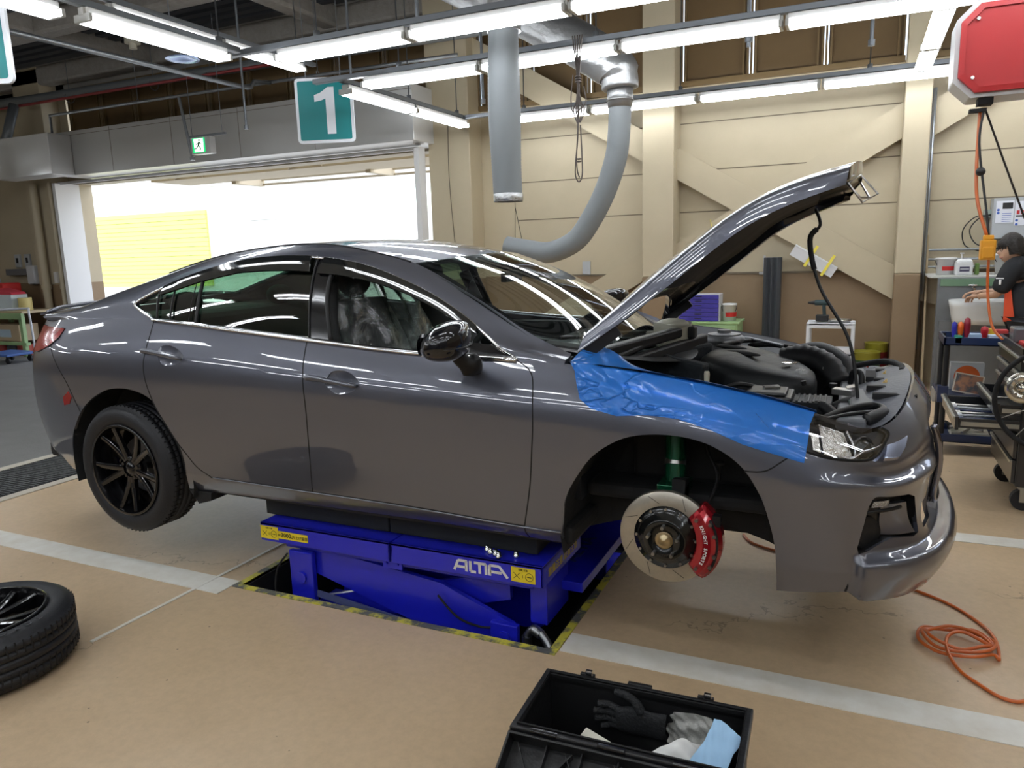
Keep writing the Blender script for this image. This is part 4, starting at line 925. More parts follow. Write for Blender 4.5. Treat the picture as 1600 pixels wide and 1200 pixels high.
for k in range(5):
    a = R(90)+2*math.pi*k/5; mb = MB(); mb.M = M; mb.cyl((.057*math.cos(a), .057*math.sin(a), .05),(.057*math.cos(a), .057*math.sin(a), .082), .0065, 10); build(mb, 'wheel_stud', STEEL, HB)
mb = MB(); mb.M = M; mb.lathe([(0,.060),(.008,.060),(.010,.056),(.017,.056),(.019,.050),(.029,.051),(.033,.050),(.0335,.02)], n=32); build(mb, 'hub_centre', mat('brassy_hub', (.50,.40,.24), .28, 1), HB)
# caliper: curved body over the disc rim on the front side
CALR = mat('red_caliper', (.42,.012,.022), .25, .5, .6)
mb = MB(); mb.M = M; n = 22; vs = []
for i in range(n+1):
    u = i/n; a = R(-47) + R(94)*u; e_ = math.sin(math.pi*u)**.5
    ri, ro = .112 + .012*(1-e_), .196 + .012*e_; z1 = .050*(.55+.45*e_); z0 = -.055
    P_ = lambda r_, z_: (r_*math.cos(a), r_*math.sin(a), z_)
    vs += [P_(ri, .018), P_(ri+.006, z1*.8), P_(ri+.030, z1), P_(.172, z1), P_(ro-.012, z1-.012), P_(ro, .012), P_(ro, -.03), P_(ro-.012, z0), P_(ri+.01, z0), P_(ri, -.018), P_(.183, -.018), P_(.183, .018)]
mb.add(vs, [(i*12+j, i*12+(j+1) % 12, (i+1)*12+(j+1) % 12, (i+1)*12+j) for i in range(n) for j in range(12)] + [tuple(range(12)), tuple(n*12+j for j in range(12))], smooth=False)
cal = build(mb, 'brake_caliper', CALR, HB, bevel=.004, label='red brake caliper')
mb = MB(); mb.M = M
for a, r_ in ((38,.150),(-38,.150),(12,.187),(-12,.187),(26,.187),(-26,.187)):
    c, s_ = math.cos(R(a)), math.sin(R(a)); mb.cyl((r_*c, r_*s_, .034),(r_*c, r_*s_, .053), .007, 8)
build_each(mb, 'caliper_bolt', STEEL, cal)
mb = MB(); mb.M = M; mb.tube([(.192*math.cos(R(a)), .192*math.sin(R(a)), .040) for a in range(-30, 32, 6)], .005, 6); mb.box(.172,.200,.070,.110,-.005,.03); build(mb, 'bleed_pipe', TRIMB, cal)
wt = 'KNIGHT SPORTS'; mb = MB()
for i, ch in enumerate(wt):
    a = R(27 - i*4.5); c = M @ Vector((.153*math.cos(a), .153*math.sin(a), .0505)); 
    ex = (M.to_3x3() @ Vector((math.sin(a), -math.cos(a), 0))); ez = M.to_3x3() @ Vector((0,0,1)); ey = ez.cross(ex)
    if ch != ' ': mb.text(ch, .0165, Matrix(((ex.x, ey.x, ez.x, c.x),(ex.y, ey.y, ez.y, c.y),(ex.z, ey.z, ez.z, c.z),(0,0,0,1))), .0006, .0006)
WHT = mat('white_print', (.80,.80,.80), .4)
build(mb, 'caliper_lettering', WHT, cal)
GRN = mat('green_damper', (.008,.105,.048), .25, .5, .7)
mb = MB(); mb.cyl((.0,-.66,.66),(-.01,-.61,.90), .040, 24); mb.cyl((-.011,-.605,.915),(-.012,-.60,1.0), .058, 24)
mb.box(-.055,.055,-.74,-.60,.62,.70)
st = build(mb, 'damper', GRN, CAR, bevel=.004, label='green damper strut')
mb = MB(); mb.cyl((-.0045,-.642,.755),(-.0055,-.634,.775), .0412, 24); mb.cyl((-.0105,-.606,.895),(-.0108,-.604,.905), .047, 24)
for x in (-.032, .035): mb.cyl((x,-.75,.665),(x,-.72,.665), .012, 6)
build(mb, 'damper_collar', STEEL, st)
mb = MB(); mb.bar((.0,-.75,.46),(.0,-.35,.42),.06,.04); mb.bar((.03,-.72,.60),(.03,-.70,.72),.05,.08); mb.tube(catmull([(.12,-.70,.60),(.16,-.66,.72),(.12,-.62,.80),(.10,-.60,.86)],5), .006, 6); mb.cyl((.16,-.62,.70),(.16,-.62,.78),.008,8); mb.cyl((.16,-.62,.765),(.16,-.62,.775),.02,10)
build(mb, 'knuckle', DARK, CAR)
# door mirror
for sd in (1, -1):
    mb = MB()
    def mp(u, v):
        a = 2*math.pi*u; b = math.pi*v; x_, z_ = math.cos(a), math.sin(a); e_ = lambda q, p: math.copysign(abs(q)**p, q)
        sy = math.cos(b); r_ = math.sin(b)**.75
        return (-.785 + .100*e_(x_, .85)*r_ + .030*sy, -(1.03 + .135*sy)*sd, 1.262 + (.080 if z_ > 0 else .068)*e_(z_, .8)*r_ - .004*sy + .030*x_*r_*(1 if z_ > 0 else .2))
    mb.grid(mp, 28, 14, cu=True); mr = build(mb, 'door_mirror', BLACKP, CAR, subsurf=1)
    mb = MB(); mb.tube(catmull([(-.79,-.955*sd,1.215),(-.76,-.91*sd,1.16),(-.735,-.865*sd,1.165)], 4), [.030]*4+[.045]*4+[.035], 12, flat=.7); build(mb, 'mirror_arm', TRIMB, mr)
    mb = MB(); mb.lathe([(0,0),(.045,0)], (-.887,-1.03*sd,1.25), (-1,0,0), 24); build(mb, 'mirror_glass', CHROME, mr)
    mb = MB(); mb.tube([(p_[0], p_[1], p_[2]) for p_ in [mp(-.015 if 0 else .985, q) for q in np.linspace(.08,.92,14)]], .0025, 6); build(mb, 'mirror_seam', TRIMB, mr)

# ---------------------------------------------------------------- cabin
INT = mat('cabin_black', (.018,.019,.020), .7); CLOTH = mat('seat_cloth', (.03,.031,.033), .85)
mb = MB(); mb.box(-2.9,-.5,-.78,.78,.50,.56); mb.box(-3.3,-2.95,-.66,.66,.56,1.30); mb.box(-2.6,-.62,-.82,-.76,.52,1.17); mb.box(-2.6,-.62,.76,.82,.52,1.17)
build(mb, 'cabin_tub', INT, CAR, bevel=.02)
mb = MB(); mb.grid(lambda u, v: (-.93 + .66*u, (v-.5)*(1.46-.1*u), 1.10 + .05*math.sin(math.pi*min(1, u*1.6)) - .02*u), 10, 12); mb.box(-.90,-.75,-.72,.72,.8,1.10); mb.box(-.98,-.82,-.62,-.25,1.0,1.155)
build(mb, 'dashboard', INT, CAR, bevel=.01)
def seat(x, y, name='front_seat'):
    t = bpy.data.objects.new(name, None); COL.objects.link(t); t.parent = CAR; t.location = (x+1.45, y, .5); EMP[t.name] = Matrix.Translation((x, y, .5))
    mb = MB(); mb.grid(lambda u, v: (x + .25 - .50*u, y + (v-.5)*.50, .80 + .04*math.sin(u*3.1) + .045*abs(2*v-1)**3), 8, 10); mb.box(x-.25,x+.25,y-.24,y+.24,.56,.80); build(mb, 'seat_cushion', CLOTH, t, bevel=.03)
    mb = MB()
    def bk(u, v):
        a = 2*math.pi*u; w = .245*(1-.25*max(0, v-.75)*4*.6); return (x - .22 - .26*v + .075*math.cos(a)*(1-.3*v), y + w*math.copysign(abs(math.sin(a))**.6, math.sin(a)), .80 + .58*v)
    mb.grid(bk, 20, 10, cu=True); n0 = len(mb.v); mb.add([bk(i/20, 1) for i in range(20)], [tuple(range(20))]); build(mb, 'seat_back', CLOTH, t, merge=True)
    mb = MB(); mb.sph((x-.50, y, 1.475), .10, 14, 8, (.55,1.25,.85)); mb.cyl((x-.49,y-.05,1.36),(x-.49,y-.05,1.45),.006,6); mb.cyl((x-.49,y+.05,1.36),(x-.49,y+.05,1.45),.006,6); build(mb, 'headrest', CLOTH, t)
    return t
s1 = seat(-1.18, -.37); seat(-1.18, .37)
# clear protective cover over the near seat, crumpled
rnd = random.Random(3)
FILM_C = None
def film_mat(name, tint, haze, hcol, refl=.05, bsc=14, bst=1.0):
    m, n, l, b = _new(name); n.remove(b); out = n['Material Output']; tc = n.new('ShaderNodeTexCoord')
    nz = n.new('ShaderNodeTexNoise'); nz.inputs['Scale'].default_value = bsc; nz.inputs['Detail'].default_value = 5; nz.inputs['Distortion'].default_value = 1.5; l.new(tc.outputs['Object'], nz.inputs['Vector'])
    bp = n.new('ShaderNodeBump'); bp.inputs['Strength'].default_value = bst; bp.inputs['Distance'].default_value = .02; l.new(nz.outputs['Fac'], bp.inputs['Height'])
    tr = n.new('ShaderNodeBsdfTransparent'); tr.inputs[0].default_value = (*tint, 1); df = n.new('ShaderNodeBsdfDiffuse'); df.inputs[0].default_value = (*hcol, 1)
    gl = n.new('ShaderNodeBsdfGlossy'); gl.inputs['Roughness'].default_value = .12; l.new(bp.outputs[0], gl.inputs['Normal']); l.new(bp.outputs[0], df.inputs['Normal'])
    m1 = n.new('ShaderNodeMixShader'); m1.inputs[0].default_value = haze; l.new(tr.outputs[0], m1.inputs[1]); l.new(df.outputs[0], m1.inputs[2])
    fr = n.new('ShaderNodeFresnel'); fr.inputs['IOR'].default_value = 1.5; l.new(bp.outputs[0], fr.inputs['Normal'])
    ad = n.new('ShaderNodeMath'); ad.operation = 'ADD'; ad.inputs[1].default_value = refl; ad.use_clamp = True; l.new(fr.outputs[0], ad.inputs[0])
    m2 = n.new('ShaderNodeMixShader'); l.new(ad.outputs[0], m2.inputs[0]); l.new(m1.outputs[0], m2.inputs[1]); l.new(gl.outputs[0], m2.inputs[2]); l.new(m2.outputs[0], out.inputs['Surface']); return m
FILM_C = film_mat('clear_plastic_sheet', (.75,.78,.77), .16, (.45,.47,.47), .06, 9, 1.0)
mb = MB()
def cv(u, v):
    a = 2*math.pi*u; zz = .72 + .90*v; w = .285*(1 - .55*max(0, v-.72)/.28*1.1) ; d = .14 + .10*(1-v); wob = .022*math.sin(5*a+7*v) + .016*math.sin(9*a-11*v)
    return (-1.18 - .19 - .30*v + (d*(1-max(0, v-.75)*1.5)+wob)*math.cos(a), -.37 + (w+wob)*math.copysign(abs(math.sin(a))**.7, math.sin(a)), zz + .012*math.sin(7*a))
mb.grid(cv, 60, 24, cu=True); mb.add([cv(i/60, 1) for i in range(60)], [tuple(range(60))])
sc_ = build(mb, 'seat_cover', FILM_C, merge=True); tag(sc_, 'crumpled clear plastic cover over the driver seat of the grey sedan', 'seat cover')
mb = MB(); mb.box(-2.75,-2.30,-.62,.62,.56,.82); mb.hexa([(-2.75,-.62,.8),(-2.60,-.62,.8),(-2.60,.62,.8),(-2.75,.62,.8)],[(-2.92,-.60,1.30),(-2.80,-.60,1.30),(-2.80,.60,1.30),(-2.92,.60,1.30)])
build(mb, 'rear_bench', CLOTH, CAR, bevel=.04)
mb = MB()
for y in (-.38,.38): mb.sph((-2.84,y,1.36), .09, 12, 8, (.5,1.3,.7))
build_each(mb, 'headrest', CLOTH, CAR)
mb = MB(); c = Vector((-.98,-.37,1.10)); ax = Vector((.88,0,-.42)).normalized(); mb.ring(c, -ax, .18, .014, 28, 8); mb.cyl(c, c+ax*.05, .055, 16); mb.bar(c-Vector((0,.17,0)), c+Vector((0,.17,0)), .03,.02); build(mb, 'steering_wheel', INT, CAR)
mb = MB(); mb.cbox((-.98,0,1.47),(.03,.20,.055)); mb.cyl((-.98,0,1.48),(-1.0,0,1.56),.008,8); build(mb, 'rear_view_mirror', TRIMB, CAR, bevel=.01)
mb = MB(); mb.grid(lambda u, v: tuple(Vector(ROOFS(-2.75+1.5*u, .3+5.4*v)[0])-Vector((0,0,.035))), 10, 10); build(mb, 'headlining', mat('light_headlining', (.10,.10,.095), .9), CAR)
mb = MB(); mb.tube(on(GREENS, [(-1.60,1.5),(-1.575,.9),(-1.53,.0)], -.07), .035, 8, flat=.6); mb.tube([Vector((p.x,-p.y,p.z)) for p in on(GREENS, [(-1.60,1.5),(-1.575,.9),(-1.53,.0)], -.07)], .035, 8, flat=.6); build_each(mb, 'centre_pillar_trim', INT, CAR)
# ---------------------------------------------------------------- blue scissor lift
BLUE = mat('lift_blue_paint', (.016,.022,.66), .30, 0, .4, noise=(7,.9,(.013,.018,.54)))
YLAB = mat('yellow_label', (.85,.68,.03), .5)
BLKT = mat('black_print', (.012,.012,.012), .5)
LIFT = thing('scissor_lift', 'bright blue in-floor scissor lift carrying the grey sedan over a pit', 'car lift', (-1.25, 0, -.35))
def yz_text(mb, t, size, x, y, z, depth=.0008, bold=0, sx=1, shear=0, align='CENTER', slope=0):
    mb.text(t, size, Matrix.Translation((x, y, z)) @ Matrix.Rotation(R(90), 4, 'X'), depth, bold, sx, shear, align)
for y0, y1 in ((-.84,-.38), (.38,.84)):
    near = y0 < 0
    for x0, x1 in ((-1.985,-1.236),(-1.229,-.495)):
        mb = MB(); mb.box(x0, x1, y0, y1, .318, .332); mb.box(x0, x1, y0, y0+.012, .238, .332); mb.box(x0, x1, y1-.012, y1, .238, .332)
        mb.box(x0, x0+.01, y0, y1, .27, .33); mb.box(x1-.01, x1, y0, y1, .238, .33)
        build(mb, 'platform', BLUE, LIFT, bevel=.003)
    mb = MB(); mb.box(-1.88,-.56, y0+.05, y1-.05, .20, .245); build(mb, 'platform_frame', BLUE, LIFT, bevel=.004)
    # crossed arms: a raised pair reaching from the hinge at the rear to the roller at the front
    m = (y0+y1)/2
    for yy, xa, za, xb, zb in ((y0+.07,-1.80,.20,-.66,-.05),(y1-.07,-1.80,.20,-.66,-.05),(y0+.13,-.70,.20,-1.75,-.15),(y1-.13,-.70,.20,-1.75,-.15)):
        mb = MB(); mb.prism([(xa,za-.09),(xb-.10*(1 if xb>xa else -1),zb-.12),(xb,zb-.10),(xb,zb+.07),(xb-.35*(1 if xb>xa else -1),zb+.20),(xa,za+.03)] if xb > xa else [(xa,za-.10),(xb,zb-.06),(xb,zb+.08),(xa,za+.03)], yy-.012, yy+.012, 'y'); build(mb, 'lift_arm', BLUE, LIFT, bevel=.003)
    mb = MB(); mb.box(-1.84,-1.70, y0+.02, y0+.05, -.3, .20); mb.box(-1.84,-1.70, y1-.05, y1-.02, -.3, .20); mb.cyl((-1.77,y0+.01,.07),(-1.77,y0+.02,.07),.03,12); build_each(mb, 'rear_bracket', BLUE, LIFT, bevel=.006)
    mb = MB(); mb.box(-.76,-.63, y0+.03, y0+.06, -.3, .03); mb.cyl((-.69,y0+.02,-.03),(-.69,y0+.03,-.03),.028,12); mb.box(-.60,-.52, y0+.1, y1-.1, .02, .24); build_each(mb, 'front_bracket', BLUE, LIFT, bevel=.006)
    mb = MB(); mb.bar((-1.72,y0+.045,-.01),(-.78,y0+.045,-.115),.012,.03); build(mb, 'tie_bar', mat('blue_grey_bar', (.10,.12,.28), .4), LIFT)
    mb = MB(); mb.box(-1.86,-.56, y0+.08, y1-.08, -.30, -.27); mb.box(-1.8,-.9, m-.07, m+.07,-.27,-.12); build(mb, 'base_plate', BLUE, LIFT)
    mb = MB(); mb.cyl((-1.45,m,-.18),(-.85,m,.08), .035, 16); build(mb, 'hydraulic_cylinder', STEEL, LIFT)
    mb = MB(); mb.cbox((-1.235,y0+.02,.245),(.10,.008,.09)); 
    for a in (-.03,.03): mb.cyl((-1.235+a,y0+.01,.225),(-1.235+a,y0+.018,.225),.006,8)
    build(mb, 'hinge_plate', BLUE, LIFT)
mb = MB(); mb.box(-.74,-.425,-.56,.56,.105,.15); build(mb, 'cross_plate', BLUE, LIFT, bevel=.004)
mb = MB(); mb.text('ALTIA', .09, Matrix.Translation((-.56,-.2,.1505)) @ Matrix.Rotation(R(90),4,'Z'), .0005, .003, 1.3); build(mb, 'plate_lettering', mat('dull_blue_print', (.05,.07,.30), .5), LIFT)
mb = MB(); 
LG = [(-.905,.258,-.885,.304),(-.885,.304,-.842,.304),(-.846,.304,-.846,.258),(-.893,.276,-.846,.276),(-.826,.308,-.826,.262),(-.826,.262,-.800,.262),(-.808,.304,-.752,.304),(-.782,.304,-.782,.258),(-.752,.304,-.752,.258),(-.735,.304,-.735,.258),(-.735,.304,-.690,.304),(-.690,.304,-.652,.258),(-.735,.276,-.680,.276)]
for x0_, z0_, x1_, z1_ in LG: mb.bar((x0_,-.8412,z0_),(x1_,-.8412,z1_), .0012, .0115, up=(0,0,1)) if abs(x1_-x0_) > 1e-6 else mb.bar((x0_,-.8412,z0_),(x1_,-.8412,z1_), .0125, .0012, up=(0,1,0))
build(mb, 'logo_lettering', WHT, LIFT)
for x in (-.635, -1.983):
    mb = MB(); mb.box(x, x+.108, -.8425, -.8405, .252, .316); lb = build(mb, 'warning_label', YLAB, LIFT, label='yellow warning label')
    mb = MB(); cx = x+.025; mb.bar((cx-.014,-.843,.266),(cx+.014,-.843,.292),.0005,.002); mb.bar((cx-.014,-.843,.292),(cx+.014,-.843,.266),.0005,.002); mb.ring((x+.082,-.843,.279),(0,1,0),.017,.001,20,4); mb.bar((x+.072,-.843,.279),(x+.092,-.843,.279),.0005,.003); mb.bar((x+.052,-.843,.272),(x+.052,-.843,.284),.0005,.002)
    yz_text(mb, '危険 注意', .010, x+.054, -.843, .306, depth=.0003); build(mb, 'label_print', BLKT, lb)
mb = MB(); mb.box(-1.873,-1.695,-.8425,-.8405,.262,.300); lb = build(mb, 'capacity_label', YLAB, LIFT, label='yellow capacity label')
mb = MB(); yz_text(mb, '3000', .030, -1.825, -.843, .281, depth=.0003, bold=.0004); yz_text(mb, '能力', .012, -1.862, -.843, .279, depth=.0003); yz_text(mb, '片上げ厳禁', .019, -1.742, -.843, .278, depth=.0003); yz_text(mb, 'kg', .010, -1.790, -.843, .274, depth=.0003); build(mb, 'label_print', BLKT, lb)
mb = MB(); mb.box(-.4945,-.4935,-.80,-.42,.262,.300)
lb = build(mb, 'end_label', BLUE, LIFT)
mb = MB(); mb.text('重量注意 取扱注意', .042, Matrix.Translation((-.493,-.61,.28)) @ Matrix.Rotation(R(90),4,'Z') @ Matrix.Rotation(R(90),4,'X'), .0003, .0005); build(mb, 'label_print', mat('ochre_print', (.55,.42,.05), .5), lb)
# hoses and cylinder in the pit
mb = MB(); mb.tube(catmull([(-.60,-.78,-.02),(-.56,-.78,.02),(-.50,-.80,-.02),(-.44,-.83,-.10)],5), .018, 10); mb.cyl((-.60,-.78,-.10),(-.60,-.78,-.02),.022,12); mb.cyl((-.565,-.78,.015),(-.53,-.79,.005),.022,12); build(mb, 'hydraulic_fitting', ALU, LIFT)
mb = MB(); mb.tube(catmull([(-1.83,-.84,.19),(-1.90,-.84,.10),(-1.91,-.85,-.02),(-1.86,-.83,-.12)],6), .005, 6); mb.tube(catmull([(-1.02,-.80,.10),(-.92,-.81,.02),(-.82,-.80,-.01),(-.74,-.80,.0)],6), .005, 6); build_each(mb, 'hydraulic_hose', DARK, LIFT)
# rubber blocks between platform and sills
PAD = mat('dark_rubber_block', (.022,.026,.028), .8, noise=(6,.8,(.016,.018,.02)))
for i, (y0, y1, lb) in enumerate(((-.74,-.46,'long dark rubber block on the near blue platform under the sill'),(.46,.74,'long dark rubber block on the far blue platform'))):
    mb = MB(); mb.box(-2.035,-1.30, y0, y1, .333, .438); mb.box(-1.295,-.56, y0, y1, .333, .438); tag(build(mb, 'rubber_block', PAD, bevel=.006), lb, 'rubber block', 'rubber blocks on the lift')
# five lug nuts
for i, (x, y, lb) in enumerate(((-.777,-.775,'chrome lug nut on its side, first from the left on the blue platform'),(-.752,-.795,'chrome lug nut standing second from the left on the blue platform'),(-.722,-.805,'chrome lug nut standing third from the left on the blue platform'),(-.700,-.822,'chrome lug nut standing nearest the platform edge in the row of four'),(-.634,-.79,'chrome lug nut standing alone right of the other four'))):
    mb = MB(); mb.lathe([(0,.030),(.006,.030),(.0095,.026),(.0095,.014),(.0125,.012),(.0125,.0),(0,0)], (x,y,.3325), n=12); tag(build(mb, 'lug_nut', CHROME), lb, 'lug nut', 'lug nuts on the lift')

# ---------------------------------------------------------------- blue protective film over the near wing
FILM = mat('blue_film', (.04,.30,1.0), .30, .10, .7, coatr=.08)
def _film():
    m = FILM; n, l = m.node_tree.nodes, m.node_tree.links; b = n['Principled BSDF']; tc = n.new('ShaderNodeTexCoord')
    mp_ = n.new('ShaderNodeMapping'); mp_.inputs['Scale'].default_value = (1, 1, 2.0); l.new(tc.outputs['Object'], mp_.inputs[0])
    t = n.new('ShaderNodeTexVoronoi'); t.feature = 'DISTANCE_TO_EDGE'; t.inputs['Scale'].default_value = 5; 
    q = n.new('ShaderNodeTexNoise'); q.inputs['Scale'].default_value = 5; q.inputs['Detail'].default_value = 3; l.new(mp_.outputs[0], q.inputs[0])
    mx = n.new('ShaderNodeMixRGB'); mx.inputs[0].default_value = .35; l.new(mp_.outputs[0], mx.inputs[1]); l.new(q.outputs['Color'], mx.inputs[2]); l.new(mx.outputs[0], t.inputs['Vector'])
    r = n.new('ShaderNodeMapRange'); r.inputs['From Max'].default_value = .10; r.inputs['To Min'].default_value = 1; r.inputs['To Max'].default_value = 0; l.new(t.outputs['Distance'], r.inputs[0])
    pw = n.new('ShaderNodeMath'); pw.operation = 'POWER'; pw.inputs[1].default_value = 4; l.new(r.outputs[0], pw.inputs[0])
    ad = n.new('ShaderNodeMath'); ad.operation = 'ADD'; l.new(pw.outputs[0], ad.inputs[0]); l.new(q.outputs['Fac'], ad.inputs[1])
    # wrinkles matter mainly at the door end of the film
    sx = n.new('ShaderNodeSeparateXYZ'); l.new(tc.outputs['Object'], sx.inputs[0])
    fa = n.new('ShaderNodeMapRange'); fa.inputs['From Min'].default_value = -.10; fa.inputs['From Max'].default_value = .12; fa.inputs['To Min'].default_value = .55; fa.inputs['To Max'].default_value = .06; l.new(sx.outputs['X'], fa.inputs[0])
    bp = n.new('ShaderNodeBump'); bp.inputs['Distance'].default_value = .012; l.new(ad.outputs[0], bp.inputs['Height']); l.new(fa.outputs[0], bp.inputs['Strength']); l.new(bp.outputs[0], b.inputs['Normal']); l.new(bp.outputs[0], b.inputs['Coat Normal'])
    tr = n.new('ShaderNodeBsdfTransparent'); tr.inputs[0].default_value = (.10,.38,1.0,1); ms = n.new('ShaderNodeMixShader'); ms.inputs[0].default_value = .54
    l.new(tr.outputs[0], ms.inputs[1]); l.new(b.outputs[0], ms.inputs[2]); l.new(ms.outputs[0], n['Material Output'].inputs['Surface'])
_film()
film_o = [(-.375,5.0),(-.345,4.75),(-.325,4.4),(-.302,4.058),(-.254,3.86),(-.158,3.757),(-.052,3.86),(.061,3.90),(.171,3.82),(.280,3.66),(.394,3.58),(.478,3.50),(.487,3.9),(.497,4.25),(.508,4.6),(.535,5.0)]
fo = [(a, b) for a, b in film_o]
def fcr(s, v):
    k = np.clip((.0-s)/.25, 0, 1); return .004 + k*(.012*np.abs(np.sin(13*s+3.1*v))*np.abs(np.sin(2.3*v-9*s)) + .006*np.abs(np.sin(31*s+6*v)))
fe = thing('protective_film', 'bright blue plastic film taped over the near front wing', 'protective film', (.05, -.85, .9))
panel('wing_sheet', BODYS, fo, FILM, fe, step=.014, lip=0, off=fcr)
# flap folded over the wing edge into the engine bay
mb = MB()
def fl(u, v):
    s_ = -.375 + .915*u; p = BODYS(s_, 5.0)[0] + BODYS.normal(np.array([s_]), np.array([4.95]))[0]*.007; w = .055 + .13*max(0, 1-u*2.6)**1.2; r_ = .010*math.sin(23*u+5*v)*(1-u)
    return (p[0] + .06*v*max(0, .4-u), p[1] + w*v, p[2] + .006 - (.035*v*v if u > .35 else .035*v*v*(u/.35)) + .055*v*max(0, .35-u)/.35 + r_*v)
mb.grid(fl, 60, 8); build(mb, 'inner_flap', FILM, fe, recalc=False)

# ---------------------------------------------------------------- engine bay
EB = bpy.data.objects.new('engine_bay', None); COL.objects.link(EB); EB.parent = CAR; EB.location = (1.45+.2, 0, .7); EMP[EB.name] = Matrix.Translation((.2, 0, .7))
PLAS = mat('engine_plastic', (.013,.014,.015), .45, spec=.2, bump=(40,.15)); PLG = mat('grey_plastic', (.11,.115,.125), .5, bump=(30,.1)); HOSEM = mat('black_hose', (.009,.009,.010), .5, spec=.35)
mb = MB()
for sd in (1,-1):
    rows = [[], [], []]
    for s_ in np.linspace(-.45, .62, 20):
        p = BODYS(s_, 5.0)[0]; rows[0].append((p[0], p[1]*sd, p[2]-.002)); rows[1].append((p[0], (abs(p[1])-.045)*-sd, p[2]-.03)); rows[2].append((p[0], .49*-sd, .955))
    for a, b in ((0,1),(1,2)):
        mb.add(rows[a]+rows[b], [(i, i+1, 21+i-0, 20+i) for i in range(19)], smooth=True)
mb.box(-.44,-.36,-.74,.74,.6,1.10)
build(mb, 'bay_lining', mat('bay_grey_paint', (.03,.032,.038), .4, .3), EB)
mb = MB(); mb.box(-.36,.60,-.68,.68,.60,.66); mb.box(-.2,.40,-.55,.60,.66,.86); build(mb, 'engine_block', DARK, EB, bevel=.02)
# scuttle panels and wipers at the foot of the windscreen
mb = MB()
def sc_f(u, v):
    t = 2*u-1; b = WSS(.75*t, 0)[0]; return (b[0] + .16*v*(1-.25*t*t), b[1], b[2] - .015 - .035*v - (.03 if .2 < v < .5 else 0))
mb.grid(sc_f, 30, 8); build(mb, 'scuttle_panel', TRIMB, EB)
mb = MB(); mb.bar((-.36,-.60,1.165),(-.16,.15,1.185),.05,.05); mb.bar((-.30,-.60,1.10),(-.08,.35,1.12),.04,.07); mb.bar((-.33,-.64,1.13),(-.22,-.10,1.17),.02,.03); mb.cbox((-.13,.18,1.18),(.08,.07,.06)); build(mb, 'scuttle_frame', TRIMB, EB, bevel=.012)
mb = MB(); mb.tube(catmull([(-.30,.35,1.16),(-.36,.0,1.195),(-.45,-.45,1.225),(-.50,-.58,1.235)],6), .009, 8); mb.tube(catmull([(-.34,-.05,1.17),(-.42,-.3,1.20),(-.42,-.50,1.205)],6), .008, 8); build_each(mb, 'wiper', TRIMB, EB)
# engine cover: long domed lid
cp = [(-.06,.30),(.0,.50),(.10,.56),(.30,.36),(.44,.12),(.47,-.06),(.43,-.17),(.30,-.20),(.12,-.17),(-.02,-.05),(-.06,.10)]
cpl = smooth_loop(cp, 4); cc = np.mean(cpl, 0); mb = MB(); rings = []
def ez(x, y): return 1.075 - .10*max(0, x-.05)**1.2 - .05*max(0,-y)
for k, (sc_, dz) in enumerate(((1.0,-.10),(1.0,-.045),(.96,-.012),(.86,.006),(.62,.018),(.3,.024))):
    rings.append([(cc[0]+(x-cc[0])*sc_, cc[1]+(y-cc[1])*sc_, ez(x, y)+dz) for x, y in cpl])
n_ = len(cpl)
for a, b in zip(rings[:-1], rings[1:]): mb.add(a+b, [(i, (i+1) % n_, n_+(i+1) % n_, n_+i) for i in range(n_)], smooth=True)
mb.add(rings[-1], [tuple(range(n_))], smooth=True)
ec = build(mb, 'engine_cover', PLAS, EB, merge=True)
mb = MB()
for (x, y, a) in ((.06,.28,.5),(.14,.12,.5)): mb.M = Matrix.Translation((x, y, ez(x,y)+.024)) @ Matrix.Rotation(-.6, 4, 'Z'); mb.sph((0,0,0), .085, 16, 8, (1.2,.32,.12))
build(mb, 'cover_scoop', DARK, ec)
mb = MB(); mb.M = Matrix.Translation((.34,.02,ez(.34,.02)+.0185)) @ Matrix.Rotation(R(68),4,'Z') @ Matrix.Rotation(R(4),4,'X'); mb.sph((0,0,0), .03, 16, 6, (1.2,.7,.12)); mb.text('SKYACTIV', .020, Matrix.Translation((.0,-.034,.003)), .001); build(mb, 'cover_emblem', CHROME, ec)
mb = MB(); mb.M = Matrix.Translation((.405,-.075,ez(.40,-.07)+.0125)) @ Matrix.Rotation(R(68),4,'Z'); mb.text('DOHC', .018, Matrix.Translation((0,.010,0)), .001); mb.text('16V', .018, Matrix.Translation((0,-.012,0)), .001); build(mb, 'cover_lettering', mat('pale_print', (.5,.5,.5), .5), ec)
# airbox in front of the near strut tower (dark box), battery side
mb = MB(); mb.M = Matrix.Translation((-.06,.02,1.03)) @ Matrix.Rotation(R(-22),4,'Z') @ Matrix.Rotation(R(6),4,'Y'); mb.box(-.20,.16,-.20,-.14,-.08,.075); mb.box(-.20,-.10,-.14,.30,-.08,.07); build(mb, 'sound_screen', mat('felt_dark', (.016,.020,.024), .85, bump=(50,.4)), EB, bevel=.012)
mb = MB()
mb.grid(lambda u, v: (-.20 + .085*math.cos(6.283*u)*(1 if v > .02 else .2) + .010*math.sin(6.283*u*3), .16 + .07*math.sin(6.283*u), 1.02 + .20*v + .012*math.sin(6.283*u*2)), 24, 6, cu=True)
mb.sph((-.20,.16,1.22), .082, 16, 8, (1,.85,.35)); jb = build(mb, 'washer_bottle', mat('aged_white_plastic', (.52,.52,.44), .5, noise=(6,.5,(.45,.44,.35))), EB)
mb = MB(); mb.M = Matrix.Translation((-.18,.083,1.11)) @ Matrix.Rotation(R(10),4,'Z'); mb.box(-.05,.055,-.006,0,-.012,.014); build(mb, 'blue_sticker', mat('sky_blue_print', (.03,.22,.50), .5), jb)
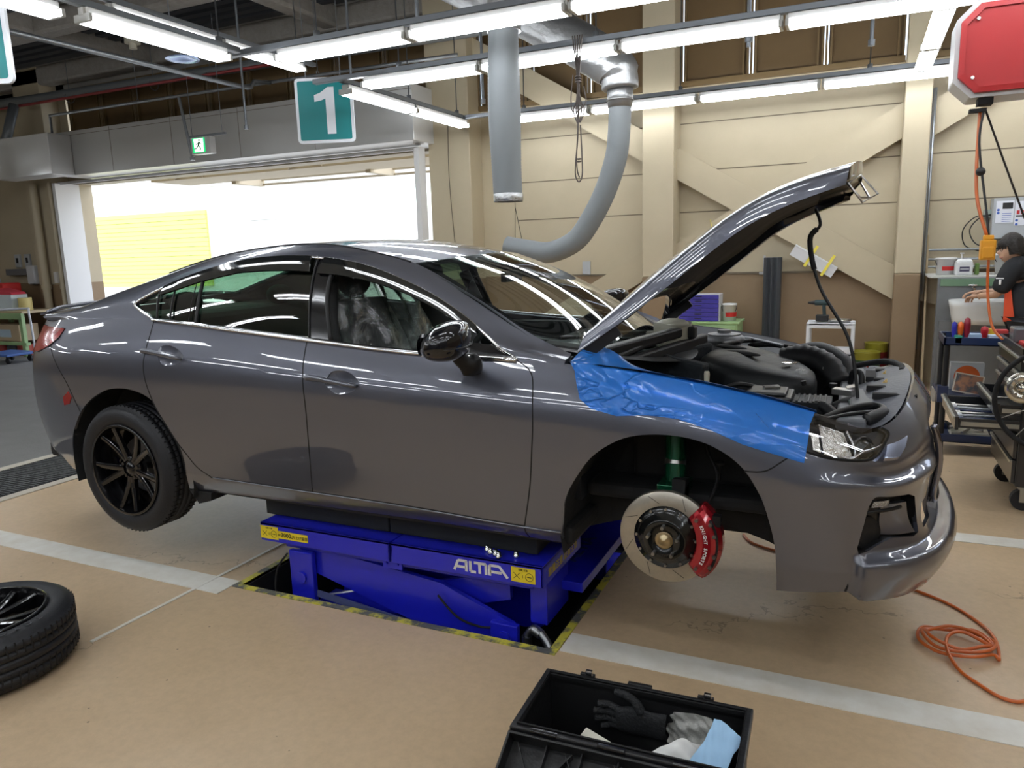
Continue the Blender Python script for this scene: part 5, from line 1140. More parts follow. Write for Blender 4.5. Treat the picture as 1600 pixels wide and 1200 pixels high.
mb = MB(); mb.cyl((-.02,.58,1.03),(-.02,.58,1.13),.085,24); mb.cyl((-.02,.58,1.13),(-.02,.58,1.15),.035,16); mb.sph((-.02,.58,1.10),.11,16,8,(1,1,.35)); build(mb, 'far_strut_tower', mat('dusty_alloy', (.34,.35,.36), .5, .5, noise=(20,.6,(.12,.12,.13))), EB)
mb = MB(); mb.cyl((.0,-.57,.98),(.0,-.57,1.06),.085,24); mb.cyl((0,-.57,1.06),(0,-.57,1.075),.035,16); mb.box(-.14,.10,-.66,-.40,.95,1.0); build(mb, 'near_strut_tower', PLAS, EB, bevel=.006)
for i, (x, y, z) in enumerate(((-.07,-.44,1.055),(.06,-.36,1.065))):
    mb = MB(); mb.lathe([(0,.018),(.010,.016),(.012,.005),(.010,-.04)], (x,y,z), n=14); build(mb, 'reservoir_cap', mat('cap_beige', (.5,.47,.38), .5), EB)
mb = MB(); mb.box(.22,.40,-.50,-.30,.93,1.015); mb.box(.24,.38,-.49,-.34,1.015,1.03); build(mb, 'fuse_box', mat('fuse_black', (.012,.012,.013), .4), EB, bevel=.01)
mb = MB(); mb.box(.38,.54,-.42,-.26,.91,.985)
for i in range(7): mb.box(.39+i*.02,.40+i*.02,-.42,-.26,.985,.99)
build(mb, 'ribbed_box', PLAS, EB, bevel=.006)
def hose(name, pts, r, m=HOSEM, rib=False, n=7):
    p = catmull(pts, n); mb = MB(); mb.tube(p, [r*(1+(.12 if rib and i % 2 else 0)) for i in range(len(p))], 12); return build(mb, name, m, EB)
hose('radiator_hose', [(.42,-.38,.95),(.50,-.40,.97),(.55,-.46,.95),(.56,-.52,.93)], .022)
hose('coolant_hose', [(.53,-.34,.94),(.60,-.30,.97),(.64,-.20,.96),(.62,-.05,.93)], .024)
hose('intake_pipe', [(.30,.30,1.04),(.40,.28,1.06),(.50,.22,1.03),(.55,.16,.96)], .055, rib=True)
hose('air_duct', [(.36,.46,1.05),(.46,.40,1.07),(.56,.30,1.03),(.57,.22,.95)], .048)
hose('vent_hose', [(.10,.64,1.06),(.22,.60,1.075),(.34,.56,1.06),(.44,.50,1.03)], .014)
hose('brake_pipe', [(-.10,.70,1.08),(.05,.66,1.10),(.18,.60,1.09),(.28,.52,1.08)], .008, ALU)
hose('loop_hose', [(.60,.10,.97),(.61,.08,1.03),(.64,.04,1.03),(.645,.02,.97)], .012)
hose('sensor_cable', [(.10,-.42,1.0),(.18,-.34,1.03),(.30,-.28,1.0),(.40,-.24,.97),(.46,-.18,.96)], .009)
hose('fuel_rail', [(.0,.36,1.10),(.10,.62,1.09),(.22,.66,1.07),(.36,.58,1.05)], .012)
rnd = random.Random(11)
for i in range(26):                                             # small fittings, brackets and connectors round the engine
    x, y = rnd.choice([(rnd.uniform(-.2,.5), rnd.uniform(.50,.70)), (rnd.uniform(.40,.62), rnd.uniform(-.30,.55)), (rnd.uniform(-.1,.5), rnd.uniform(-.55,-.25))])
    z = .97 + rnd.uniform(-.03,.06) + (.03 if y > .45 else 0); mb = MB(); mb.M = Matrix.Translation((x,y,z)) @ Matrix.Rotation(rnd.uniform(0,3),4,'Z') @ Matrix.Rotation(rnd.uniform(-.4,.4),4,'X')
    a, b, c_ = rnd.uniform(.01,.04), rnd.uniform(.008,.022), rnd.uniform(.006,.018)
    if i % 3 == 0: mb.cyl((0,0,-c_*2),(0,0,c_),b,12)
    else: mb.box(-a,a,-b,b,-c_,c_)
    build(mb, rnd.choice(['connector','bracket','valve_body']), rnd.choice([PLAS, PLAS, ALU, STEEL, HOSEM]), EB, bevel=.002)
# slam panel with its moulded cover across the nose
mb = MB(); nose = [BODYS(s_, 5.0)[0] for s_ in np.linspace(.60, S1, 16)]; nose = nose + [np.array([p[0], -p[1], p[2]]) for p in nose[:-1][::-1]]
inn = [(.60-.0*abs(p[1]), p[1]*.92, .955 + .02*(1-abs(p[1]))) for p in nose]
top = [(p[0]-.012, p[1]*.985, p[2]-.006) for p in nose]; mid = [(i_[0]*.35+p[0]*.65-.01, p[1]*.96, p[2]-.028) for i_, p in zip(inn, nose)]
n_ = len(nose)
for a, b in ((top, mid), (mid, inn)): mb.add(a+b, [(i, i+1, n_+i+1, n_+i) for i in range(n_-1)], smooth=False)
SLAM = mat('slam_panel_plastic', (.12,.125,.15), .5, bump=(60,.2))
sp = build(mb, 'slam_panel', SLAM, EB)
mb = MB()
for (x0,x1,y0,y1) in ((.70,.80,.22,.26),(.69,.79,-.02,.01),(.66,.70,.02,.20),(.66,.76,-.20,-.17),(.68,.83,-.36,-.33)): mb.box(x0,x1,y0,y1,1.0,1.022)
build_each(mb, 'panel_slot', DARK, sp)
mb = MB()
for (x, y) in ((.74,.14),(.735,-.09)): mb.text('CAUTION', .022, Matrix.Translation((x,y,1.026)) @ Matrix.Rotation(R(80),4,'Z'), .0008)
build(mb, 'caution_lettering', mat('amber_print', (.55,.36,.08), .5), sp)
mb = MB(); mb.box(.56,.66,-.62,.55,.93,.975); mb.box(.60,.70,-.44,-.10,.97,.992); build(mb, 'radiator_support', PLG, EB, bevel=.01)
mb = MB(); mb.tube(catmull([(.52,-.60,.965),(.60,-.50,.985),(.68,-.44,.99),(.72,-.50,.985),(.66,-.60,.97)],6), .022, 10, flat=.6); mb.tube(catmull([(.50,-.66,.965),(.60,-.56,.975),(.68,-.50,.975)],5), .02, 8, flat=.5); build_each(mb, 'lamp_bracket', TRIMB, EB)
mb = MB(); mb.tube(catmull([(.62,.46,1.0),(.74,.40,1.035),(.80,.24,1.04),(.80,.12,1.035)],6), .014, 8); build(mb, 'bonnet_seal', DARK, EB)
mb = MB(); mb.cyl((.62,-.33,.955),(.62,-.33,.985),.022,14); build(mb, 'coolant_cap', mat('pale_green_cap', (.45,.62,.58), .4), EB)
mb = MB(); mb.box(.53,.56,.40,.56,.95,1.04); build(mb, 'bay_bracket', mat('light_bracket', (.4,.42,.45), .4, .5), EB)
# ---------------------------------------------------------------- loose wheel, toolbox, hose on the floor
LW = thing('loose_wheel', 'black alloy wheel with tyre lying flat on the floor at the left edge', 'wheel', (-2.535, -1.845, 0))
wheel(LW, Matrix.Translation((-2.535,-1.845,.118)) @ Matrix.Rotation(R(0),4,'X'), R0=.338, phase=R(30))
mb = MB(); 
for i, ch in enumerate('TOYO  PROXES'):
    a = R(13 - i*9.0)
    if ch != ' ': mb.text(ch, .034, Matrix.Translation((-2.535+.293*math.cos(a), -1.845+.293*math.sin(a), .2350)) @ Matrix.Rotation(a-R(90),4,'Z'), .0012)
build(mb, 'sidewall_lettering', mat('worn_rubber', (.07,.074,.085), .5), LW)

TBX = Matrix.Translation((.116,-1.69,0)) @ Matrix.Rotation(R(2.2),4,'Z')
BOXM = mat('black_box_plastic', (.012,.012,.013), .38, bump=(80,.1))
TB = thing('toolbox', 'open black plastic toolbox on the floor at the bottom of the picture', 'toolbox', (.116,-1.69,0), R(2.2))
a_, b_, h_ = .285, .135, .36
mb = MB(); mb.M = TBX
mb.box(-a_,a_,-b_,b_,0,.012); t_ = .008
for q in ((-a_,a_,-b_,-b_+t_),(-a_,a_,b_-t_,b_),(-a_,-a_+t_,-b_,b_),(a_-t_,a_,-b_,b_)): mb.box(*q, 0, h_-.01)
for q in ((-a_-.012,a_+.012,-b_-.012,-b_+t_),(-a_-.012,a_+.012,b_-t_,b_+.014),(-a_-.012,-a_+t_,-b_,b_),(a_-t_,a_+.012,-b_,b_)): mb.box(*q, h_-.030, h_)
build(mb, 'box_body', BOXM, TB, bevel=.004)
mb = MB(); mb.M = TBX; mb.tube([(-a_+.006,-b_+.006,h_+.003),(a_-.006,-b_+.006,h_+.003),(a_-.006,b_-.006,h_+.003),(-a_+.006,b_-.006,h_+.003)], .0035, 6, closed=True); build(mb, 'rim_seal', TRIMB, TB)
for x in (-.17,.17):
    mb = MB(); mb.M = TBX; mb.box(x-.022,x+.022,b_+.012,b_+.024,h_-.06,h_+.004); build(mb, 'latch_base', BOXM, TB, bevel=.002)
    mb = MB(); mb.M = TBX; mb.box(x-.005,x+.016,b_+.006,b_+.020,h_+.001,h_+.018); build(mb, 'latch', CHROME, TB, bevel=.003)
mb = MB(); mb.M = TBX; mb.box(-.05,.02,b_+.010,b_+.026,h_-.012,h_+.003); build(mb, 'front_boss', BOXM, TB, bevel=.003)
# lid swung over towards the camera, ribbed inside
LDM = TBX @ Matrix.Translation((0,-b_-.012,h_-.006)) @ Matrix.Rotation(R(-24),4,'X')
LDM = TBX @ Matrix.Translation((0,-b_-.014,h_-.004)) @ Matrix.Rotation(R(28),4,'X')
mb = MB(); mb.M = LDM; L_ = .28
mb.box(-a_-.012,a_+.012,-L_,-.004,-.052,-.044)
for q in ((-a_-.012,a_+.012,-.012,-.004),(-a_-.012,a_+.012,-L_,-L_+.008),(-a_-.012,-a_-.004,-L_,-.004),(a_+.004,a_+.012,-L_,-.004)): mb.box(*q, -.050, .0)
lid = build(mb, 'lid', BOXM, TB, bevel=.003)
mb = MB(); mb.M = LDM
for x in np.linspace(-.19,.19,5): mb.box(x-.0018,x+.0018,-L_+.01,-.012,-.044,-.022)
mb.box(-a_,a_,-L_/2-.0018,-L_/2+.0018,-.044,-.024)
for x0 in (-.27,-.14,-.01,.12):
    mb.bar((x0,-.02,-.034),(x0+.15,-L_+.02,-.034),.003,.02); mb.bar((x0,-L_+.02,-.034),(x0+.15,-.02,-.034),.003,.02)
build_each(mb, 'lid_rib', BOXM, lid)
for x in (-.2,.17,-.02):
    mb = MB(); mb.M = TBX; mb.cyl((x-.035,-b_-.012,h_+.001),(x+.035,-b_-.012,h_+.001),.006,8); mb.box(x-.035,x+.035,-b_-.010,-b_+.0,h_-.004,h_+.002); build(mb, 'hinge', BLACKP, TB)
# contents
def blob_glove(name, M, label, m):
    mb = MB(); mb.M = M
    mb.grid(lambda u, v: ((.042+.006*math.sin(9*v))*math.cos(6.283*u)*(.75+.5*v if v < .5 else 1.05-.2*v), -.02+.15*v, (.014+.004*math.sin(8*u*6.283/2+4*v))*math.sin(6.283*u)+.006*math.sin(11*v)), 20, 12, cu=True)
    g = build(mb, name, m); 
    return g
GLV = mat('black_glove_fabric', (.012,.013,.015), .75, bump=(120,.6))
def glove(M, label, curl):
    bm = MB(); bm.M = M
    def f(u, v): return ((.040*(1+.15*math.sin(3*v)))*math.cos(6.283*u), -.12+.14*v, .016*math.sin(6.283*u)+.004*math.sin(9*v+4*u))
    bm.grid(f, 18, 10, cu=True)
    for i, (x, l_, c_) in enumerate(((-.030,.062,.2),(-.010,.075,.35),(.010,.072,.3),(.029,.056,.5))):
        p = [(x, .015, 0), (x*1.15, .015+l_*.5, .006+.01*c_*curl), (x*1.25, .015+l_*.85, -.012*curl*c_), (x*1.25, .015+l_, -.03*curl*c_)]
        bm.tube(catmull(p, 4), [.0105]*8+[.0100]*4+[.006], 10)
    bm.tube(catmull([(-.034,-.05,0),(-.062,-.03,.008),(-.075,.0,.012),(-.080,.03,.010)], 4), [.014]*4+[.0115]*4+[.0105]*4+[.006], 10)
    g = build(bm, 'work_glove', GLV); g['label'] = label; g['category'] = 'glove'; g['group'] = 'black gloves in the toolbox'
z0 = .20
mb = MB(); mb.M = TBX
for i in range(9):
    x, y = -.24+.055*i, rnd.uniform(-.09,.09); mb.M = TBX
tools_lab = [('chrome socket bar lying along the bottom of the toolbox', (-.05,-.02,.155), (.20,-.06,.165), .009), ('long chrome wrench lying beside the socket bar in the toolbox', (-.02,.02,.155), (.22,-.02,.16), .007), ('short brassy extension bar against the back of the toolbox', (.02,.07,.16), (.15,.05,.165), .006)]
mb = MB(); mb.M = TBX; mb.box(-a_+.01,a_-.01,-b_+.01,b_-.01,.02,.135); t = tag(build(mb, 'tool_tray', BOXM), 'black tray holding small tools inside the open toolbox', 'tray')
for lb, p, q, r_ in tools_lab:
    mb = MB(); mb.M = TBX; mb.cyl(p, q, r_, 12); d = (Vector(q)-Vector(p)).normalized(); mb.cyl(Vector(q), Vector(q)+d*.018, r_*1.7, 12); mb.cyl(Vector(p)-d*.014, Vector(p), r_*1.5, 12)
    tag(build(mb, 'wrench', CHROME), lb, 'tool', 'bright tools in the toolbox')
glove(TBX @ Matrix.Translation((-.035,-.045,.235)) @ Matrix.Rotation(R(-128),4,'Z') @ Matrix.Rotation(R(8),4,'X'), 'black work glove with raised finger in the middle of the toolbox', 1.5)
glove(TBX @ Matrix.Translation((-.19,-.02,.215)) @ Matrix.Rotation(R(80),4,'Z') @ Matrix.Rotation(R(-6),4,'X'), 'black work glove lying at the left end of the toolbox', 1)
glove(TBX @ Matrix.Translation((-.05,.112,.27)) @ Matrix.Rotation(R(90),4,'Z') @ Matrix.Rotation(R(82),4,'Y'), 'black work glove leaning on the back wall of the toolbox', .3)
mb = MB(); mb.M = TBX @ Matrix.Translation((-.125,-.02,.235)) @ Matrix.Rotation(R(-25),4,'Z') @ Matrix.Rotation(R(25),4,'X'); mb.box(-.045,.045,-.06,.06,0,.006); tag(build(mb, 'notebook', mat('cream_card', (.75,.72,.62), .6), bevel=.002), 'thin cream card edge between the gloves in the toolbox', 'card')
def cloth(name, M, sx, sy, amp, m, label, cat, seed=1, fold=1.0):
    q = random.Random(seed); ph = [q.uniform(0,6) for _ in range(6)]; mb = MB(); mb.M = M
    mb.grid(lambda u, v: ((u-.5)*sx*(1+.1*math.sin(5*v+ph[0])), (v-.5)*sy*(1+.1*math.sin(4*u+ph[1])), amp*(math.sin(7*u*fold+ph[2]+3*v)+.7*math.sin(11*v*fold+ph[3]-4*u)+.5*math.sin(17*(u+v)*fold+ph[4]))-amp*3*abs(u-.5)), 26, 26)
    return tag(build(mb, name, m), label, cat)
cloth('paper_towel', TBX @ Matrix.Translation((.135,-.055,.290)) @ Matrix.Rotation(R(25),4,'Z') @ Matrix.Rotation(R(22),4,'X'), .17, .12, .010, mat('white_paper', (.78,.78,.76), .8), 'crumpled white paper towel in the right half of the toolbox', 'paper', 2)
cloth('face_mask', TBX @ Matrix.Translation((.218,-.025,.325)) @ Matrix.Rotation(R(-24),4,'Z') @ Matrix.Rotation(R(30),4,'X') @ Matrix.Rotation(R(6),4,'Y'), .09, .155, .0022, mat('pale_blue_mask', (.36,.58,.82), .8), 'pale blue face mask on top of the right end of the toolbox', 'mask', 4, 1.6)
cloth('plastic_bag', TBX @ Matrix.Translation((.13,.095,.285)) @ Matrix.Rotation(R(62),4,'X') @ Matrix.Rotation(R(-18),4,'Y'), .13, .09, .006, mat('clear_bag', (.50,.50,.47), .25, trans=.5, bump=(30,1)), 'translucent plastic bag against the back right of the toolbox', 'bag', 6, 1.3)
cloth('red_rag', TBX @ Matrix.Translation((.20,-.112,.248)), .16, .04, .005, mat('faded_red_cloth', (.55,.20,.18), .8), 'faded red rag under the white paper in the toolbox', 'rag', 8)

ORG = mat('orange_hose', (.62,.13,.02), .35, 0, .3)
coil = []
pts = [(.10,.62,.008),(.158,.52,.008),(.279,.455,.008),(.45,.42,.008),(.60,.36,.008),(.80,.27,.008),(1.02,.13,.008),(1.13,-.02,.008),(1.175,-.16,.010),(1.165,-.33,.012)]
for k in range(3):
    for i in range(8):
        a = R(-30-45*i - 8*k); rx, ry = .135-.012*k, .115-.02*k; pts.append((1.030+.006*k*math.sin(i)+rx*math.cos(a)*(1+.04*math.sin(3*i+k)), -.265+ry*math.sin(a)*(1+.1*math.sin(2*i+k*2)), .012+.009*k+.010*math.sin(i*2.1+k*1.3)+.01))
pts += [(1.06,-.22,.045),(1.00,-.28,.050),(.99,-.36,.030),(1.02,-.46,.010),(1.08,-.545,.008),(1.13,-.60,.008),(1.18,-.61,.008),(1.24,-.57,.008),(1.42,-.50,.008)]
mb = MB(); mb.tube(catmull(pts, 7), .0068, 8); tag(build(mb, 'air_hose', ORG), 'orange hose coiled on the floor in front of the raised car', 'hose')

# ---------------------------------------------------------------- far side: things under the cream wall
DCAB = thing('drawer_cabinet', 'blue multi-drawer cabinet on the green cabinet behind the bonnet', 'cabinet', (-1.07,5.52,.70))
PUR = mat('violet_blue_drawer', (.045,.035,.30), .4)
mb = MB(); mb.box(-1.31,-.83,5.40,5.62,.705,1.02); build(mb, 'case', mat('cabinet_white_edge', (.6,.6,.62), .5), DCAB)
for i in range(6):
    mb = MB(); mb.box(-1.30,-.84,5.375,5.40,.712+i*.051,.758+i*.051); d = build(mb, 'drawer', PUR, DCAB, bevel=.003); mb = MB(); mb.box(-1.11,-1.03,5.368,5.375,.735+i*.051,.745+i*.051); build(mb, 'drawer_pull', DARK, d)
GCAB = thing('green_cabinet', 'pale green steel cabinet against the brown wall', 'cabinet', (-.98,5.55,0)); GRNP = mat('pale_green_paint', (.30,.45,.22), .45)
mb = MB(); mb.box(-1.36,-.62,5.38,5.80,0,.68); mb.box(-1.38,-.60,5.36,5.82,.68,.705); build(mb, 'case', GRNP, GCAB, bevel=.004)
for x in (-1.34,-.98):
    mb = MB(); mb.box(x,x+.34,5.365,5.38,.04,.66); d = build(mb, 'cabinet_door', GRNP, GCAB, bevel=.004); mb = MB(); mb.box(x+.15,x+.21,5.355,5.365,.58,.60); build(mb, 'door_pull', STEEL, d)
WPL = mat('white_bucket_plastic', (.68,.68,.68), .4)
def bucket(x, y, z, r, h, label, band=None, name='bucket', m=WPL, group=None):
    t = thing(name, label, 'bucket', (x,y,z), group=group)
    mb = MB(); mb.lathe([(0,0),(r*.86,0),(r*.97,h*.9),(r,h*.9),(r,h),(r*.93,h),(r*.84,.01)], (x,y,z), n=32); build(mb, 'pail', m, t)
    mb = MB(); mb.tube([(x+r*math.cos(a), y-r*.25-abs(math.sin(a))*.02, z+h*.85-h*.5*math.sin(a)) for a in np.linspace(0, math.pi, 12)], .004, 6); build(mb, 'bucket_handle', DARK, t)
    if band: mb = MB(); mb.lathe([(r*.915,h*.25),(r*.955,h*.50)], (x,y,z), n=20, a0=R(200), a1=R(330)); build(mb, 'bucket_label', band, t)
    return t
REDP = mat('red_print', (.50,.02,.02), .4)
bucket(-.735,5.52,.706,.085,.20,'white bucket with a red band beside the blue drawer cabinet',REDP)
mb = MB(); mb.prism([(-.39,5.72),(-.36,5.68),(-.33,5.72),(-.30,5.68),(-.27,5.72),(-.24,5.68),(-.20,5.72),(-.20,5.86),(-.39,5.86)], 0, 1.42, 'z')
tag(build(mb, 'rubber_profile', mat('dark_grey_profile', (.045,.05,.058), .6), bevel=.006), 'tall dark grey ribbed rubber strip leaning on the brown wall', 'rubber strip')
mb = MB(); mb.box(-.42,-.395,5.93,5.95,1.25,1.44); mb.box(-.46,-.395,5.90,5.93,1.22,1.25); tag(build(mb, 'wall_bracket', mat('grey_bracket', (.45,.46,.47), .5)), 'small light grey bracket on the wall by the dark rubber strip', 'bracket')
# white trolley with a drill and a tray
UC = thing('utility_cart', 'small white plastic trolley with two shelves under the diagonal brace', 'trolley', (.37,5.3,0)); WPP = mat('white_trolley_plastic', (.62,.64,.68), .45)
for z in (.70,.38,.12):
    mb = MB(); mb.box(.13,.61,5.14,5.46,z,z+.025); mb.box(.13,.61,5.14,5.155,z-.03 if z > .6 else z,z+.03 if z > .6 else z+.09); mb.box(.13,.61,5.445,5.46,z,z+.06 if z < .6 else z+.03); build(mb, 'shelf', WPP, UC, bevel=.006)
for x in (.15,.59):
    for y in (5.16,5.44): mb = MB(); mb.cyl((x,y,.02),(x,y,.72),.022,12); build(mb, 'leg', WPP, UC)
DR = thing('cordless_drill', 'dark cordless impact driver standing on the white trolley', 'drill', (.28,5.28,.73)); TEAL = mat('dark_teal_plastic', (.012,.035,.04), .5)
mb = MB(); mb.cyl((.20,5.28,.935),(.34,5.28,.935),.030,16); mb.bar((.29,5.28,.92),(.30,5.28,.80),.035,.045,up=(0,1,0)); build(mb, 'drill_body', TEAL, DR, bevel=.004)
mb = MB(); mb.cyl((.13,5.28,.935),(.20,5.28,.935),.012,12,.022); build(mb, 'chuck', BLKT, DR)
mb = MB(); mb.cbox((.28,5.28,.77),(.13,.09,.07)); build(mb, 'battery', BLKT, DR, bevel=.008)
mb = MB(); mb.lathe([(0,0),(.10,0),(.115,.028),(.105,.028),(.095,.008),(0,.008)], (.46,5.27,.731), n=28); o = tag(build(mb, 'metal_tray', STEEL), 'shallow round metal tray on top of the white trolley', 'tray')
mb = MB(); mb.tube([(.24,5.28,.42),(.36,5.26,.425),(.40,5.27,.43)], .010, 8); mb.cbox((.43,5.28,.43),(.10,.05,.04)); tag(build(mb, 'caulking_gun', REDP), 'red handled tool lying on the lower shelf of the white trolley', 'tool')
# paint pails by the column
def pail(x, y, r, h, ca, cb, label, emblem=False):
    t = thing('paint_pail', label, 'pail', (x,y,0), group='metal pails by the column')
    mb = MB(); mb.lathe([(0,0),(r*.97,0),(r,.01),(r,h*.78)], (x,y,0), n=32); build(mb, 'pail_body', ca, t)
    mb = MB(); mb.lathe([(r,h*.78),(r,h*.97),(r+.006,h),(r-.004,h),(r-.01,h-.02),(0,h-.02)], (x,y,0), n=32); build(mb, 'pail_top', cb, t)
    if emblem:
        mb = MB(); mb.lathe([(.0,.0),(.042,.0)], (x-.0,y-r-.003,h*.66), (0,-1,0), 24); build(mb, 'emblem', REDP, t)
        mb = MB(); mb.ring((x,y-r-.004,h*.66),(0,1,0),.030,.003,20,4); mb.box(x-.010,x-.003,y-r-.006,y-r-.003,h*.66-.018,h*.66+.018); mb.box(x+.003,x+.010,y-r-.006,y-r-.003,h*.66-.018,h*.66+.018); build(mb, 'emblem_mark', WHT, t)
OLV = mat('olive_gold_tin', (.30,.27,.03), .35, .4); DGR = mat('dark_green_tin', (.03,.08,.03), .4, .2); DRD = mat('dark_red_tin', (.16,.012,.012), .4, .2)
pail(.72,5.56,.155,.38, DGR, OLV, 'olive and green metal pail with a red round emblem by the column', True)
pail(.835,5.815,.118,.45, DRD, OLV, 'dark red metal pail standing behind the olive one')
mb = MB(); mb.box(.76,.86,5.15,5.30,0,.26); tag(build(mb, 'grey_box', mat('grey_carton', (.25,.27,.32), .6), bevel=.004), 'small grey box standing beside the olive pail', 'box')
# white folder strapped on the brace with yellow tape
mb = MB(); sl = -.60; M = Matrix.Translation((.16,5.76,1.40)) @ Matrix.Rotation(math.atan(.60),4,'Y')
mb.M = M; mb.box(-.26,.26,-.02,.0,-.10,.02); mb.box(-.26,.26,-.05,.0,.02,.035); mb.hexa([(-.26,-.05,.035),(.26,-.05,.035),(.26,-.04,.035),(-.26,-.04,.035)],[(-.26,-.02,-.10),(.26,-.02,-.10),(.26,-.01,-.10),(-.26,-.01,-.10)])
tag(build(mb, 'corner_guard', mat('white_foam', (.70,.71,.74), .6)), 'white foam corner guard taped to the diagonal brace', 'corner guard')
YT = mat('yellow_tape', (.78,.66,.08), .5)
for i, x in enumerate((-.05,.16)):
    mb = MB(); mb.M = M; mb.hexa([(x-.015,-.056,-.13),(x+.015,-.056,-.13),(x+.015,-.052,-.13),(x-.015,-.052,-.13)],[(x-.015,-.054,.13),(x+.015,-.054,.13),(x+.015,-.050,.13),(x-.015,-.050,.13)]); tag(build(mb, 'tape_strip', YT), '%s yellow tape strip across the white foam on the brace' % ('left','right')[i], 'tape', 'yellow tape strips')
for i, (x, z, q) in enumerate(((-1.02,1.72,.16),(-.75,1.86,.10))):
    mb = MB(); mb.bar((x,5.775,z+q),(x+.05,5.775,z-.06),.003,.028,up=(0,1,0)); tag(build(mb, 'tape_strip', YT), '%s of two short yellow tape pieces on the brace behind the bonnet' % ('lower','upper')[i], 'tape', 'yellow tape strips')
mb = MB(); mb.box(-2.69,-2.58,5.93,5.95,1.24,1.42); tag(build(mb, 'wall_switch', mat('switch_grey', (.42,.44,.46), .5), bevel=.004), 'small grey switch box on the cream wall above the windscreen', 'switch')
# wooden board and conduit by the column
mb = MB(); mb.hexa([(1.275,5.50,0),(1.295,5.50,0),(1.295,5.85,0),(1.275,5.85,0)],[(1.265,5.80,1.62),(1.285,5.80,1.62),(1.285,5.93,1.62),(1.265,5.93,1.62)]); tag(build(mb, 'wooden_board', mat('plywood_edge', (.42,.32,.19), .6)), 'thin wooden board leaning beside the column', 'board')
mb = MB(); mb.box(1.30,1.42,5.90,5.94,0,1.18); tag(build(mb, 'plywood_sheet', mat('pale_plywood', (.52,.43,.28), .6)), 'pale plywood offcut behind the leaning wooden board', 'board')
mb = MB(); mb.tube([(1.245,5.66,1.0),(1.245,5.66,3.1)], .013, 8); mb.tube([(1.225,5.70,.4),(1.225,5.70,3.1)], .008, 8); tag(build(mb, 'conduit', ZINC), 'thin grey conduit running down beside the right column', 'conduit')

# ---------------------------------------------------------------- sink corner at the right
SK = thing('sink', 'stainless steel sink unit with a white basin behind the mechanic', 'sink', (1.7,5.0,0)); SST_ = mat('dull_stainless', (.25,.26,.27), .42, .7, noise=(5,.8,(.18,.19,.20)))
mb = MB(); mb.box(1.33,2.9,5.02,5.10,.06,1.20); build(mb, 'splash_panel', SST_, SK, bevel=.004)
mb = MB(); mb.box(1.35,2.9,5.0,5.02,1.12,1.19); build(mb, 'green_residue', mat('green_tint_panel', (.14,.24,.15), .5), SK)
mb = MB()
mb.grid(lambda u, v: (2.0+(.58-.14*abs(2*v-1)**0*v*.3)*math.copysign(abs(math.cos(6.283*u))**.5, math.cos(6.283*u)), 4.79+(.20-.04*v)*math.copysign(abs(math.sin(6.283*u))**.5, math.sin(6.283*u)), 1.00-.22*v), 36, 4, cu=True); build(mb, 'basin', mat('white_sink_enamel', (.62,.63,.62), .3), SK, solid=.02)
mb = MB(); mb.cyl((1.62,4.96,1.02),(1.62,4.96,1.12),.012,10); mb.cyl((1.62,4.96,1.10),(1.62,4.84,1.10),.011,10); mb.cyl((1.62,4.84,1.10),(1.62,4.84,1.06),.012,10); mb.cyl((1.585,4.97,1.13),(1.655,4.97,1.13),.010,8); build(mb, 'tap', CHROME, SK)
mb = MB(); mb.box(1.36,2.8,4.98,5.02,.06,.78); build(mb, 'cabinet_front', SST_, SK); mb = MB(); mb.cyl((1.44,4.975,.45),(1.44,4.94,.45),.018,12); mb.box(1.425,1.455,4.955,4.975,.38,.52); build(mb, 'valve', CHROME, SK)
mb = MB(); mb.box(1.33,1.55,4.80,4.97,0,.13); tag(build(mb, 'concrete_block', CONC, bevel=.008), 'concrete block on the floor under the sink corner', 'block')
SHF = thing('wall_shelf', 'grey metal shelf on the wall above the sink', 'shelf', (1.9,5.5,1.2))
mb = MB(); mb.box(1.26,2.9,5.10,5.90,1.195,1.215); build(mb, 'shelf_board', mat('pale_shelf', (.5,.5,.47), .5), SHF, bevel=.003)
mb = MB()
for z in (1.46,1.36,1.28): mb.cyl((1.26,5.86,z),(2.9,5.86,z),.012,8)
build_each(mb, 'wall_pipe', ZINC, SHF)
bucket(1.42,5.40,1.216,.095,.17,'white bucket with a red mark at the left end of the shelf above the sink',REDP, group='buckets on the shelf')
bucket(1.99,5.45,1.216,.15,.20,'wide white bucket on the shelf behind the yellow switch',mat('blue_print', (.10,.14,.35), .5), group='buckets on the shelf')
JG = thing('soap_jug', 'white soap jug with a pump and a dark label on the shelf', 'jug', (1.565,5.28,1.216))
mb = MB(); mb.box(1.49,1.64,5.20,5.34,1.216,1.345); mb.hexa([(1.49,5.20,1.345),(1.64,5.20,1.345),(1.64,5.34,1.345),(1.49,5.34,1.345)],[(1.52,5.23,1.375),(1.62,5.23,1.375),(1.62,5.31,1.375),(1.52,5.31,1.375)]); build(mb, 'jug_body', WPL, JG, bevel=.012)
mb = MB(); mb.box(1.525,1.61,5.197,5.20,1.25,1.30); build(mb, 'jug_label', mat('navy_label', (.06,.05,.10), .5), JG); mb = MB(); mb.box(1.53,1.605,5.1955,5.197,1.268,1.285); build(mb, 'label_stripe', mat('grey_print', (.4,.4,.42), .5), JG)
mb = MB(); mb.cyl((1.545,5.27,1.375),(1.545,5.27,1.43),.008,8); mb.cbox((1.545,5.27,1.43),(.03,.05,.012)); build(mb, 'pump', WPL, JG)
mb = MB(); mb.box(1.665,1.70,5.25,5.33,1.216,1.33); tag(build(mb, 'green_sponge', mat('moss_green', (.12,.20,.05), .8), bevel=.01), 'green sponge standing beside the white soap jug', 'sponge')
